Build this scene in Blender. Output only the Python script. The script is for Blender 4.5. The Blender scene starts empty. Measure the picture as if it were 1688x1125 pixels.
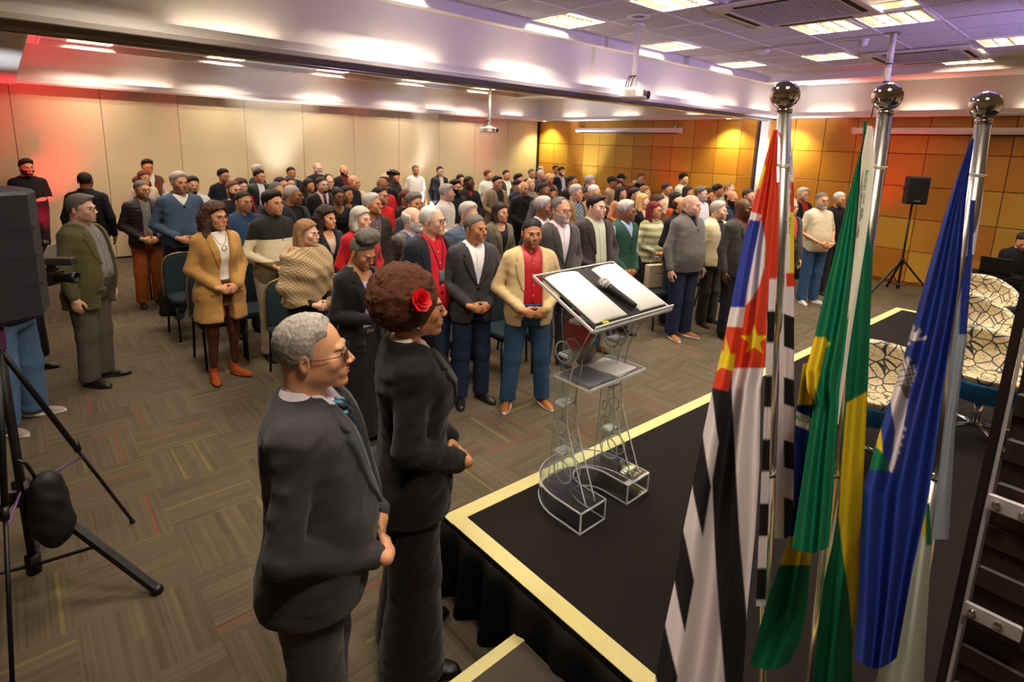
import bpy,math,random
import numpy as np
from mathutils import Matrix,Vector
SC=bpy.context.scene;COL=SC.collection
random.seed(7);np.random.seed(7)
# ---------------------------------------------------------------- camera (position 2.3 m up, wide lens, shifted)
_f,_cx,_cy=920.38,852.07,423.71;EYE=np.array([0,0,2.3])
def _rot(yaw,pitch,roll):
    a,b=math.cos(yaw),math.sin(yaw);c,d=math.cos(pitch),math.sin(pitch)
    F=np.array([b*c,a*c,-d]);R=np.array([a,-b,0]);D=np.cross(F,R);e,g=math.cos(roll),math.sin(roll)
    return np.stack([e*R+g*D,-g*R+e*D,F],1)
_M=_rot(.738495,.196962,-.0331281)
cam=bpy.data.cameras.new('camera');camo=bpy.data.objects.new('camera',cam);COL.objects.link(camo);SC.camera=camo
camo.matrix_world=Matrix([[*(_M[0,0],-_M[0,1],-_M[0,2]),0],[*(_M[1,0],-_M[1,1],-_M[1,2]),0],[*(_M[2,0],-_M[2,1],-_M[2,2]),2.3],[0,0,0,1]])
cam.sensor_width=36;cam.lens=_f/1688*36;cam.shift_x=.5-_cx/1688;cam.shift_y=(_cy-562.5)/1688;cam.clip_start=.05
def wd(px,py,d): return EYE+_M@np.array([px-_cx,py-_cy,_f])*d/_f
# ---------------------------------------------------------------- world, exposure
W=bpy.data.worlds.new('world');SC.world=W;W.use_nodes=True
W.node_tree.nodes['Background'].inputs[0].default_value=(.9,.85,.8,1);W.node_tree.nodes['Background'].inputs[1].default_value=.0
vs=SC.view_settings;vs.view_transform='Standard';vs.look='None';vs.gamma=1;vs.use_curve_mapping=False;vs.exposure=1.02
LAMPCOL=(1.,.88,.71);LAMPW=56.
def spot(name,loc,tgt,col,w,ang=50,blend=.6,size=.06,label=None):
    l=bpy.data.lights.new(name,'SPOT');l.energy=w;l.color=col;l.spot_size=math.radians(ang);l.spot_blend=blend;l.shadow_soft_size=size
    o=bpy.data.objects.new(name,l);COL.objects.link(o);o.location=loc;o.rotation_euler=(Vector(tgt)-Vector(loc)).to_track_quat('-Z','Y').to_euler();return o
RED=(1,.025,.07);WHT=(.85,.9,1.);VIO=(.55,.45,1.)
# LED wash cans standing on the floor along the walls, aimed up (the cans themselves are built further down)
CANS=[((.55,11.6),(.3,12.35,2.9),RED,110,70),((1.9,11.5),(1.9,12.4,3.0),RED,45,40),((4.3,11.7),(4.3,12.3,3.7),WHT,230,46),((5.6,11.5),(5.6,12.4,3.0),RED,50,44),
 ((7.7,11.7),(7.8,12.3,3.5),WHT,170,48),((9.9,11.5),(9.9,12.4,3.0),RED,45,44),((11.4,10.4),(11.8,10.4,3.6),WHT,300,55),((11.4,7.9),(12.1,7.7,3.0),RED,40,46),((11.3,6.5),(12.0,6.3,3.2),RED,30,46),
 ((11.3,5.35),(11.75,5.1,3.4),WHT,420,50),((11.5,3.3),(11.68,3.1,3.6),RED,110,60),((-.5,7.6),(-.4,8.2,3.3),WHT,160,60),((-.7,10.4),(-.5,11.4,3.2),RED,170,80)]
for (x,y),t,c,w,an in CANS: spot('wash_light',(x,y,.34),t,c,w,an,.9)
# two violet washes behind the camera aimed at the ceiling and the beam
spot('violet_wash',(2.5,-1.4,2.5),(5.0,4.6,4.4),(.50,.38,1.),300,70,1.,.1)
spot('violet_wash',(7.5,-1.4,2.5),(8.5,4.4,4.4),(.50,.38,1.),280,70,1.,.1)
# recessed downlights close to the wood panelling
DOWN=[(11.80,11.95),(11.80,6.25),(11.80,4.95)]
for x,y in DOWN: spot('downlight_lamp',(x,y,2.985),(x+.10,y,0),(1.,.93,.42),75,120,.9,.04)
# ---------------------------------------------------------------- materials
def lin(h):
    h=h.lstrip('#');c=[int(h[i:i+2],16)/255 for i in(0,2,4)];return tuple(x/12.92 if x<.04045 else ((x+.055)/1.055)**2.4 for x in c)
class N:
    def __init__(s,name):
        s.m=bpy.data.materials.new(name);s.m.use_nodes=True;s.t=s.m.node_tree;s.b=s.t.nodes['Principled BSDF']
    def n(s,ty,**k):
        x=s.t.nodes.new(ty)
        for a,v in k.items(): setattr(x,a,v)
        return x
    def l(s,a,b): s.t.links.new(a,b)
    def val(s,x,sock):
        if hasattr(x,'is_output') or hasattr(x,'links'): s.l(x,sock)
        else: sock.default_value=x
    def math(s,op,a,b=0.,c=0.):
        x=s.n('ShaderNodeMath',operation=op);s.val(a,x.inputs[0]);s.val(b,x.inputs[1]);s.val(c,x.inputs[2]);return x.outputs[0]
    def mix(s,f,a,b):
        x=s.n('ShaderNodeMix',data_type='RGBA');s.val(f,x.inputs[0]);s.val(a if not isinstance(a,tuple) or len(a)==4 else (*a,1),x.inputs[6]);s.val(b if not isinstance(b,tuple) or len(b)==4 else (*b,1),x.inputs[7]);return x.outputs[2]
    def xyz(s,kind='Object'):
        t=s.n('ShaderNodeTexCoord');sp=s.n('ShaderNodeSeparateXYZ');s.l(t.outputs[kind],sp.inputs[0]);return t.outputs[kind],sp.outputs
    def noise(s,vec,scale,detail=2.,dim='3D'):
        x=s.n('ShaderNodeTexNoise',noise_dimensions=dim)
        if vec is not None: s.l(vec,x.inputs['Vector'])
        x.inputs['Scale'].default_value=scale;x.inputs['Detail'].default_value=detail;return x.outputs['Fac']
    def bump(s,h,dist=.002,st=1.):
        x=s.n('ShaderNodeBump');x.inputs['Distance'].default_value=dist;x.inputs['Strength'].default_value=st;s.l(h,x.inputs['Height']);s.l(x.outputs[0],s.b.inputs['Normal'])
_mc={}
def pm(name,col,rough=.6,metal=0.,var=.0,bscale=0,bdist=.001,spec=.5,coat=0.,emit=0.,trans=0.,sheen=0.,ior=1.45):
    if isinstance(col,str): col=lin(col)
    k=(name,tuple(col),rough,metal,var,bscale,bdist,spec,coat,emit,trans,sheen)
    if k in _mc: return _mc[k]
    w=N(name);b=w.b
    b.inputs['Base Color'].default_value=(*col,1);b.inputs['Roughness'].default_value=rough;b.inputs['Metallic'].default_value=metal
    b.inputs['Specular IOR Level'].default_value=spec;b.inputs['Coat Weight'].default_value=coat;b.inputs['Transmission Weight'].default_value=trans;b.inputs['IOR'].default_value=ior
    b.inputs['Sheen Weight'].default_value=sheen
    if emit: b.inputs['Emission Color'].default_value=(*col,1);b.inputs['Emission Strength'].default_value=emit
    if var:
        v,_=w.xyz();f=w.noise(v,9,3.);g=w.math('MULTIPLY_ADD',f,2*var,1-var)
        x=w.n('ShaderNodeMix',data_type='RGBA',blend_type='MULTIPLY');x.inputs[0].default_value=1;x.inputs[6].default_value=(*col,1)
        w.l(g,x.inputs[7]);w.l(x.outputs[2],b.inputs['Base Color'])
    if bscale:
        v,_=w.xyz();w.bump(w.noise(v,bscale,2.),bdist)
    _mc[k]=w.m;return w.m
def cloth(col,kind='wool'):
    return {'wool':lambda:pm('wool_cloth',col,.85,0,.13,380,.0007,.25,sheen=.12),'cotton':lambda:pm('cotton_cloth',col,.8,0,.07,55,.0020,.3),
     'knit':lambda:pm('knitted_cloth',col,.9,0,.12,140,.0022,.2,sheen=.15),'denim':lambda:pm('denim_cloth',col,.85,0,.30,60,.0018,.2),
     'leather':lambda:pm('leather',col,.42,0,.15,70,.0020,.5),'puffer':lambda:pm('nylon_cloth',col,.5,0,.1,40,.0030,.4),'satin':lambda:pm('satin_cloth',col,.42,0,.05,30,.0020,.45)}[kind]()
def skinmat(tone,stub):
    k=('skin',tone,stub)
    if k in _mc: return _mc[k]
    c=[lin('#e3b297'),lin('#d69b76'),lin('#bb8058'),lin('#8f5c3e'),lin('#5f3b2a')][tone]
    lip=[lin('#b5605a'),lin('#a35448'),lin('#8a463c'),lin('#6b3832'),lin('#4a2a28')][tone]
    w=N('skin');v,_=w.xyz();a=w.n('ShaderNodeVertexColor',layer_name='mask');sp=w.n('ShaderNodeSeparateColor');w.l(a.outputs[0],sp.inputs[0])
    f=w.noise(v,28,3.);base=w.mix(f,tuple(x*.84 for x in c),tuple(min(1,x*1.12) for x in c))
    col=w.mix(w.math('MULTIPLY',sp.outputs[0],.75),base,lip)
    col=w.mix(w.math('MULTIPLY',sp.outputs[1],stub),col,(.03,.022,.02))
    col=w.mix(w.math('MULTIPLY',sp.outputs[2],.35),col,tuple(x*.45 for x in c))
    w.l(col,w.b.inputs['Base Color']);w.b.inputs['Roughness'].default_value=.48;w.b.inputs['Specular IOR Level'].default_value=.42
    w.bump(w.noise(v,260,2.),.0006);_mc[k]=w.m;return w.m
def hairmat(c):
    col={'black':'#17110f','brown':'#3a2419','darkbrown':'#241611','auburn':'#5a2c1c','blond':'#b08a58','grey':'#9c958f','white':'#cfcac0','saltpepper':'#7a736d','red':'#5e1620','afro':'#5a2f1a','ash':'#7d5c3e','steel':'#8b847e'}[c]
    k=('hair',c)
    if k in _mc: return _mc[k]
    w=N('hair');v,_=w.xyz();f=w.noise(v,95,3.);b=lin(col)
    hi=.62 if c=='saltpepper' else 1.7
    f=w.noise(v,95 if c!='afro' else 240,4.);w.l(w.mix(f,tuple(x*({'afro':.12,'steel':.30}.get(c,.55)) for x in b),tuple(min(1,x*hi*1.3) for x in b)),w.b.inputs['Base Color']);w.b.inputs['Roughness'].default_value=.62;w.b.inputs['Specular IOR Level'].default_value=.3
    w.bump(w.noise(v,230 if c!='afro' else 330,4.),.0025 if c!='afro' else .012);_mc[k]=w.m;return w.m
M={'eyewhite':pm('eye_white','#cfc6bd',.25),'iris':pm('eye_iris','#1b0f0a',.12)}

# ---------------------------------------------------------------- implicit surface tools
def cap(P,a,b,ra,rb=None):
    a=np.array(a,float);b=np.array(b,float)
    if rb is None: rb=ra
    ba=b-a;pa=P-a;h=np.clip(pa@ba/max(ba@ba,1e-9),0,1)
    return np.linalg.norm(pa-h[:,None]*ba,axis=1)-(ra+(rb-ra)*h)
def ell(P,c,r,rx=0.,rz=0.):
    q=P-np.array(c,float)
    if rx:
        s,k=math.sin(rx),math.cos(rx);q=np.stack([q[:,0],k*q[:,1]+s*q[:,2],-s*q[:,1]+k*q[:,2]],1)
    if rz:
        s,k=math.sin(rz),math.cos(rz);q=np.stack([k*q[:,0]+s*q[:,1],-s*q[:,0]+k*q[:,1],q[:,2]],1)
    r=np.array(r,float);a=q/r;k0=np.sqrt((a*a).sum(1));k1=np.sqrt(((a/r)**2).sum(1))+1e-9
    return k0*(k0-1)/k1
def kz(P,hi=.05,lo=.010): return np.interp(P[:,2],[1.20,1.36],[lo,hi])
def smin(a,b,k):
    h=np.clip(.5+.5*(b-a)/k,0,1);return b+(a-b)*h-k*h*(1-h)
def smax(a,b,k): return -smin(-a,-b,k)
def fz(P,s,a=1.):   # cheap lumpy noise
    x,y,z=P[:,0]*s,P[:,1]*s,P[:,2]*s
    return a*(np.sin(x+1.7*np.sin(y*.9+z*.4))*np.cos(y*1.13+1.3*np.sin(z))*np.sin(z*1.07+1.9*np.sin(x*.8)))
def snet(f,lo,hi,h,B=6,slack=.012):
    lo=np.array(lo,float);hi=np.array(hi,float)
    nb=np.ceil((hi-lo)/(h*B)).astype(int);n=nb*B
    ax=[lo[i]+h*B*(np.arange(nb[i])+.5) for i in range(3)]
    C=np.stack(np.meshgrid(*ax,indexing='ij'),-1).reshape(-1,3)
    dc=f(C);act=np.abs(dc)<h*B*.87*1.35+slack
    F=np.repeat(np.repeat(np.repeat(np.where(dc<0,-1.,1.).reshape(nb),B,0),B,1),B,2).astype(np.float32)
    bi=np.argwhere(act.reshape(nb))
    if len(bi)==0: return np.zeros((0,3)),np.zeros((0,4),int)
    o=np.stack(np.meshgrid(*[np.arange(B)]*3,indexing='ij'),-1).reshape(-1,3)
    I=(bi[:,None,:]*B+o[None]).reshape(-1,3)
    F[I[:,0],I[:,1],I[:,2]]=f(lo+h*(I+.5))
    S=F<0
    a=S[:-1,:-1,:-1];cnt=np.zeros(a.shape,np.int8)
    cs=[(i,j,k) for i in(0,1) for j in(0,1) for k in(0,1)]
    sl=lambda A,i,j,k:A[i:A.shape[0]-1+i,j:A.shape[1]-1+j,k:A.shape[2]-1+k]
    for c in cs: cnt+=sl(S,*c)
    cell=np.argwhere((cnt>0)&(cnt<8))
    V=np.zeros((len(cell),3));W=np.zeros(len(cell))
    fv={c:F[cell[:,0]+c[0],cell[:,1]+c[1],cell[:,2]+c[2]] for c in cs}
    for c in cs:
        for d in range(3):
            if c[d]==0:
                e=list(c);e[d]=1;e=tuple(e)
                m=(fv[c]<0)!=(fv[e]<0);t=np.where(m,fv[c]/(fv[c]-fv[e]+1e-12),0)
                p=np.tile(np.array(c,float),(len(cell),1));p[:,d]+=t
                V+=p*m[:,None];W+=m
    V=lo+h*(cell+V/W[:,None]+.5)
    idx=-np.ones(cnt.shape,int);idx[cell[:,0],cell[:,1],cell[:,2]]=np.arange(len(cell))
    Q=[]
    for d in range(3):
        u,v=(d+1)%3,(d+2)%3
        s0=[slice(1,-1)]*3;s0[d]=slice(0,-1);s1=[slice(1,-1)]*3;s1[d]=slice(1,None)
        A=S[tuple(s0)];Bb=S[tuple(s1)];e=np.argwhere(A!=Bb)
        if len(e)==0: continue
        b=e.copy();b[:,u]+=1;b[:,v]+=1
        inn=S[b[:,0],b[:,1],b[:,2]]
        def cid(du,dv):
            c=b.copy();c[:,u]+=du;c[:,v]+=dv;return idx[c[:,0],c[:,1],c[:,2]]
        q=np.stack([cid(-1,-1),cid(0,-1),cid(0,0),cid(-1,0)],1)
        q[~inn]=q[~inn][:,::-1]
        Q.append(q)
    Q=np.concatenate(Q);Q=Q[(Q>=0).all(1)]
    return V,Q
def smooth(V,Q,it=1,w=.5):
    if len(V)==0: return V
    for _ in range(it):
        A=np.zeros_like(V);c=np.zeros(len(V))
        for i in range(4):
            a,b=Q[:,i],Q[:,(i+1)%4]
            for k in range(3): A[:,k]+=np.bincount(a,V[b,k],len(V))+np.bincount(b,V[a,k],len(V))
            c+=np.bincount(a,minlength=len(V))+np.bincount(b,minlength=len(V))
        V=V*(1-w)+w*A/np.maximum(c,1)[:,None]
    return V
def joinm(parts):
    vs,fs,o=[],[],0
    for V,Fc in parts:
        vs.append(V);fs+= (np.asarray(Fc)+o).tolist() if isinstance(Fc,np.ndarray) else [[i+o for i in q] for q in Fc];o+=len(V)
    return np.concatenate(vs),fs
def mesh(name,V,Fc,mats=(),smooth_=True,mi=None,col=None):
    me=bpy.data.meshes.new(name);V=np.asarray(V,float)
    me.from_pydata(V.tolist(),[],Fc.tolist() if isinstance(Fc,np.ndarray) else Fc)
    for m in mats: me.materials.append(m)
    if smooth_: me.polygons.foreach_set('use_smooth',np.ones(len(me.polygons),bool))
    if mi is not None: me.polygons.foreach_set('material_index',np.asarray(mi,np.int32))
    if col is not None:
        a=me.color_attributes.new('mask','FLOAT_COLOR','POINT');a.data.foreach_set('color',np.asarray(col,np.float32).ravel())
    me.update();return me
def tubev(pts,r,n=6,closed=False):
    pts=np.array(pts,float);m=len(pts);T=np.gradient(pts,axis=0) if not closed else np.roll(pts,-1,0)-np.roll(pts,1,0)
    T/=np.linalg.norm(T,axis=1)[:,None]+1e-12
    up=np.array([0,0,1.]) if abs(T[:,2]).max()<.95 else np.array([0.31,.95,.05])
    r=np.broadcast_to(r,(m,));V=[]
    for i in range(m):
        a=np.cross(T[i],up);a/=np.linalg.norm(a)+1e-12;b=np.cross(T[i],a)
        for k in range(n):
            t=2*math.pi*k/n;V.append(pts[i]+r[i]*(math.cos(t)*a+math.sin(t)*b))
    Fc=[]
    for i in range(m if closed else m-1):
        j=(i+1)%m
        for k in range(n): l=(k+1)%n;Fc.append([i*n+k,i*n+l,j*n+l,j*n+k])
    if not closed: Fc.append(list(range(n)));Fc.append([ (m-1)*n+k for k in range(n)][::-1])
    return np.array(V),Fc
def ymarch(f,x,z,y0=-.42,y1=.1):
    """depth of surface f seen from the front at every (x,z)"""
    y=np.full(len(x),y0)
    for _ in range(46):
        d=f(np.stack([x,y,z],1));y=np.minimum(y+np.maximum(d,0)*.75,y1)
    return y
def strip(f,L,R,off=.004,th=.006,nu=5,nv=None,y0=-.42):
    """a panel of cloth lying on surface f between two (x,z) polylines, with a thickness"""
    L=np.array(L,float);R=np.array(R,float);nv=nv or 14
    def rs(A):
        s=np.r_[0,np.cumsum(np.linalg.norm(np.diff(A,axis=0),axis=1))];t=np.linspace(0,s[-1],nv)
        return np.stack([np.interp(t,s,A[:,0]),np.interp(t,s,A[:,1])],1)
    L,R=rs(L),rs(R);u=np.linspace(0,1,nu)
    G=(L[:,None]*(1-u)[None,:,None]+R[:,None]*u[None,:,None]).reshape(-1,2)
    y=ymarch(f,G[:,0],G[:,1],y0)
    top=np.stack([G[:,0],y-off-th,G[:,1]],1);bot=np.stack([G[:,0],y+.004,G[:,1]],1)
    V=np.concatenate([top,bot]);n=len(top);Fc=[]
    for i in range(nv-1):
        for j in range(nu-1):
            a=i*nu+j;Fc.append([a,a+nu,a+nu+1,a+1])
    ring=[j for j in range(nu)]+[i*nu+nu-1 for i in range(1,nv)]+[(nv-1)*nu+j for j in range(nu-2,-1,-1)]+[i*nu for i in range(nv-2,0,-1)]
    for a,b in zip(ring,ring[1:]+ring[:1]): Fc.append([a,b,b+n,a+n])
    return V,Fc
# ---------------------------------------------------------------- head
HS={'m':dict(),'f':dict(jaw=.93,brow=.6,nose=.85,lip=1.25,neck=.84),'o':dict(jaw=1.06,cheek=1.1,neck=1.12),'l':dict(jaw=.97,cheek=.85,nose=1.15)}
def head_sdf(P,jaw=1.,brow=1.,nose=1.,lip=1.,neck=1.,cheek=1.,ears=True,face=True):
    d=ell(P,(0,.014,.028),(.0765,.094,.086))
    d=smin(d,ell(P,(0,-.030,-.030),(.060*jaw,.060,.080)),.03)
    d=smin(d,ell(P,(0,-.010,-.055),(.063*jaw,.062,.048)),.02)
    d=smin(d,ell(P,(0,-.076,-.095),(.026*jaw,.022,.019)),.022)
    for s in(1,-1):
        d=smin(d,ell(P,(.040*s,-.062,-.022),(.024*cheek,.022,.022)),.02)
    if face:
        d=smin(d,cap(P,(-.034,-.083,.020),(.034,-.083,.020),.0085*(.6+.4*brow)),.014)
        for s in(1,-1):
            d=smax(d,-ell(P,(.032*s,-.104,-.001),(.021,.018,.013)),.012)
            d=smin(d,ell(P,(.031*s,-.0765,.000),(.0155,.0125,.0115)),.006)   # lids
        d=smin(d,cap(P,(0,-.090,.008),(0,-.112,-.027),.0065*nose,.0098*nose),.010)
        for s in(1,-1): d=smin(d,ell(P,(.0120*s,-.104,-.032),(.0085*nose,.010,.0075)),.005)
        for s in(1,-1): d=smax(d,-ell(P,(.007*s,-.107,-.0405),(.004,.006,.004)),.003)
        d=smin(d,ell(P,(0,-.083,-.060),(.034,.016,.024)),.012)
        up=smin(cap(P,(-.024,-.0855,-.0575),(0,-.0990,-.0545),.0034,.0050*lip),cap(P,(.024,-.0855,-.0575),(0,-.0990,-.0545),.0034,.0050*lip),.003)
        lo=smin(cap(P,(-.021,-.0855,-.0625),(0,-.0970,-.0660),.0034,.0060*lip),cap(P,(.021,-.0855,-.0625),(0,-.0970,-.0660),.0034,.0060*lip),.003)
        d=smin(d,up,.0035);d=smin(d,lo,.0035)
        d=smax(d,-smin(cap(P,(-.021,-.092,-.0600),(0,-.1015,-.0602),.0019),cap(P,(.021,-.092,-.0600),(0,-.1015,-.0602),.0019),.001),.002)
    if ears:
        for s in(1,-1):
            q=P.copy();q[:,0]=q[:,0]*s
            e=ell(q,(.0795,.012,-.008),(.0075,.0185,.031),0,.32)
            e=smax(e,-ell(q,(.0875,.008,-.004),(.0065,.010,.019),0,.32),.004)
            d=smin(d,e,.006)
    return d
def neck_sdf(P,neck=1.,**k):
    return cap(P,(0,.026,-.065),(0,.040,-.20),.0545*neck,.0545*neck)
_hc={}
def headmesh(kind,res):
    if (kind,res) in _hc: return _hc[kind,res]
    kw=HS[kind]
    f=lambda P:smin(head_sdf(P,**kw),neck_sdf(P,**kw),.022)
    V,Q=snet(f,(-.10,-.13,-.20),(.10,.13,.125),res,slack=.01)
    if res>.0045: pass
    x,y,z=V.T
    lips=np.clip(1-np.minimum(np.minimum(cap(V,(-.022,-.086,-.0575),(0,-.0995,-.0545),.003,.005),cap(V,(.022,-.086,-.0575),(0,-.0995,-.0545),.003,.005)),
        np.minimum(cap(V,(-.020,-.086,-.0630),(0,-.0975,-.0660),.003,.006),cap(V,(.020,-.086,-.0630),(0,-.0975,-.0660),.003,.006)))/.0025,0,1)
    jawz=np.clip((-.040-z-np.clip(y+.02,0,1)*.5)/.014,0,1)*np.clip((.015-y)/.02,0,1)*np.clip((z+.13)/.02,0,1)
    jawz*=1-np.clip(1-ell(V,(0,-.1,-.06),(.024,.03,.0125))/.006,0,1)
    ex=np.minimum(ell(V,(.032,-.088,.000),(.016,.012,.0085)),ell(V,(-.032,-.088,.000),(.016,.012,.0085)))
    eye=np.clip(1-ex/.005,0,1)
    col=np.stack([lips,jawz,eye,np.ones_like(x)],1)
    _hc[kind,res]=(V,Q,col);return _hc[kind,res]
def eyeballs(res):
    n,m=(10,14) if res<.0045 else (6,8)
    parts=[];mi=[]
    for s in(1,-1):
        V=[];Fc=[]
        for i in range(n+1):
            t=math.pi*.62*i/n
            for j in range(m):
                a=2*math.pi*j/m
                V.append((.031*s+.0136*math.sin(t)*math.cos(a),-.0772-.0136*math.cos(t),.0004+.0080*math.sin(t)*math.sin(a)))
        for i in range(n):
            for j in range(m):
                k=(j+1)%m;Fc.append([i*m+j,(i+1)*m+j,(i+1)*m+k,i*m+k]);mi.append(2 if i<n*.36 else 1)
        parts.append((np.array(V),Fc))
    V,Fc=joinm(parts);return V,Fc,mi
# ---------------------------------------------------------------- hair, beards, hats (head coordinates)
def hairline(P,front=.066,back=-.075,temple=.035):
    return np.interp(P[:,1],[-.10,-.075,-.050,-.020,-.012,.012,.022,.06,.12],[front,front,temple,temple-.01,-.020,-.018,-.030,back,back])
def hair_sdf(style):
    def shell(P,t): return head_sdf(P,ears=False,face=False)-t
    def short(P,t=.009,front=.078,back=-.075,top=0.,n=.0025,temple=.046):
        x,y,z=P.T
        hl_=hairline(P,front,back,temple);tt=(t*(.28+.72*np.clip((z+.02)/.09,0,1)))*(.22+.78*np.clip((z-hl_)/.030,0,1))+top*np.clip((z-hl_)/.02,0,1)*np.clip((z-.05)/.05,0,1)*np.clip((.06-y)/.1,.3,1)
        return smax(shell(P,tt)+fz(P,190,n),hl_-z+fz(P,150,.005),.005)
    def fringe(P,t=.010,lim=.045):
        x,y,z=P.T
        d=shell(P,t)+fz(P,170,.002)
        d=smax(d,hairline(P,.3,-.075,.2)-z,.006);return smax(d,z-lim-np.clip(y,0,.1)*.3,.01)
    def long(P,ln=.28,t=.018,w=.095,n=.004,s=90,front=.075,part=0):
        x,y,z=P.T
        d=shell(P,t*(.6+.4*np.clip(z/.08,0,1)));d=smax(d,hairline(P,front,-.09,.045)-z,.008)
        c=cap(P,(.070,.025,.0),(w,-.005,-ln),.030,.036);c=smin(c,cap(P,(-.070,.025,.0),(-w,-.005,-ln),.030,.036),.02)
        c=smin(c,ell(P,(0,.075,-ln*.45),(w+.008,.042,ln*.62+.03)),.03)
        d=smin(d,c,.02)+fz(P*np.array([1,1,.35]),s,n)
        return smax(d,-ell(P,(0,-.125,-.030),(.056,.088,.108)),.010)
    if style=='short': return lambda P:short(P)
    if style=='crop': return lambda P:short(P,.005,.074,-.07,0,.0010)
    if style=='buzz': return lambda P:short(P,.003,.070,-.065,0,.0006,.04)
    if style=='full': return lambda P:short(P,.015,.074,-.08,.012,.003,.040)
    if style=='quiff': return lambda P:short(P,.009,.074,-.075,.026,.004,.042)
    if style=='side': return lambda P:smin(short(P,.012,.074,-.078,.008,.002,.042),ell(P,(.02,-.055,.098),(.052,.035,.014)),.02)
    if style=='reced': return lambda P:smax(short(P,.010,.088,-.078,0,.003,.06),-(ell(P,(0,-.075,.085),(.045,.05,.03))),.01)
    if style=='grizzle': return lambda P:np.minimum(smax(short(P,.010,.082,-.088,.002,.0028,.062),-(ell(P,(-.0,-.075,.09),(.05,.045,.04))),.01),short(P,.004,.30,-.088,0,.001,.062))
    if style=='fringe': return lambda P:fringe(P)
    if style=='fringelong': return lambda P:fringe(P,.016,.06)
    if style=='curlyshort': return lambda P:short(P,.020,.072,-.08,.010,.007,.04)
    if style=='long': return lambda P:long(P,.27)
    if style=='mid': return lambda P:long(P,.17,.018,.085,.004)
    if style=='bob': return lambda P:smax(long(P,.115,.022,.078,.002),-.115-P[:,2],.01)
    if style=='curlylong': return lambda P:smin(long(P,.19,.036,.118,.010,95,.078),smax(ell(P,(0,.05,-.03),(.135,.10,.13))+fz(P,80,.012),-ell(P,(0,-.12,-.03),(.085,.12,.14)),.01),.02)+fz(P,170,.004)
    if style=='afro': return lambda P:smax(ell(P,(0,.052,.040),(.140,.132,.130))+fz(P,260,.004)+fz(P,120,.004)+fz(P,50,.006),-ell(P,(0,-.130,-.040),(.080,.112,.105)),.012)
    if style=='puff':
        return lambda P:smin(short(P,.008,.070,-.07,0,.001,.045),ell(P,(0,.000,.135),(.105,.080,.062))+fz(P,130,.008)+fz(P,60,.006),.012)
    if style=='updo': return lambda P:smin(short(P,.008,.066,-.06,0,.002,.04),ell(P,(0,.065,.095),(.055,.055,.045))+fz(P,150,.005),.015)
    if style=='pony': return lambda P:smin(short(P,.008,.066,-.06,0,.001,.04),cap(P,(0,.105,.04),(0,.135,-.14),.028,.018)+fz(P,90,.003),.015)
    if style=='cap':
        return lambda P:smin(smax(shell(P,.014),.030-P[:,2],.003),smax(ell(P,(0,-.095,.036),(.066,.078,.012)),-P[:,1]*0-.2,.002),.006)
def beard_sdf(style):
    def sh(P,t): return head_sdf(P,ears=False,face=False)-t
    def full(P,t=.006,lo=-.13):
        x,y,z=P.T
        d=sh(P,t)+fz(P,190,.0015)
        d=smax(d,z+.032+np.clip(y+.06,0,.06)*-.35,.006);d=smax(d,y-.012,.006)
        d=smax(d,-ell(P,(0,-.098,-.0605),(.0225,.04,.0095)),.003)
        d=smax(d,-ell(P,(0,-.10,-.030),(.026,.05,.0155)),.003)
        return d
    stache=lambda P:smin(cap(P,(-.024,-.087,-.055),(0,-.101,-.0455),.004,.0062),cap(P,(.024,-.087,-.055),(0,-.101,-.0455),.004,.0062),.004)+fz(P,260,.0008)
    if style=='full': return lambda P:smin(full(P),stache(P),.004)
    if style=='long': return lambda P:smin(smin(full(P,.010),ell(P,(0,-.074,-.105),(.038,.026,.030)),.015),stache(P),.004)
    if style=='stache': return stache
    if style=='goatee': return lambda P:smin(smax(full(P,.006),np.abs(P[:,0])-.026,.005),stache(P),.004)
def browmesh():
    f=lambda P:head_sdf(P,ears=False)
    out=[]
    for s in(1,-1):
        xs=np.array([.014,.022,.032,.042,.049])*s;z=np.array([.0150,.0185,.0205,.0185,.0135]);w=np.array([.0035,.0042,.0038,.003,.0012])
        V,Fc=strip(f,np.stack([xs,z+w],1),np.stack([xs,z-w],1),.0005,.0022,3,9,-.16)
        out.append((V,Fc))
    return joinm(out)
def glasses_mesh(r=.0013,w=.025,hh=.017,sq=3.2):
    parts=[];lens=[]
    for s in(1,-1):
        t=np.linspace(0,2*math.pi,22,endpoint=False)
        c,sn=np.cos(t),np.sin(t)
        X=s*.0325+w*np.sign(c)*np.abs(c)**(2/sq);Z=-.001+hh*np.sign(sn)*np.abs(sn)**(2/sq)
        Y=-.1015+.10*(np.abs(X)-.0)**2*4
        pts=np.stack([X,Y,Z],1);parts.append(tubev(pts,r,5,True))
        lens.append((np.concatenate([pts,[[s*.0325,-.100,-.001]]]),[[i,(i+1)%22,22] for i in range(22)]))
        parts.append(tubev([(s*.0565,-.087,.004),(s*.070,-.080,.006),(s*.082,-.040,.004),(s*.083,.005,.004),(s*.081,.022,-.012)],r*.9,5))
    parts.append(tubev([(-.008,-.1005,.003),(0,-.1035,.005),(.008,-.1005,.003)],r,5))
    return joinm(parts),joinm(lens)
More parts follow.
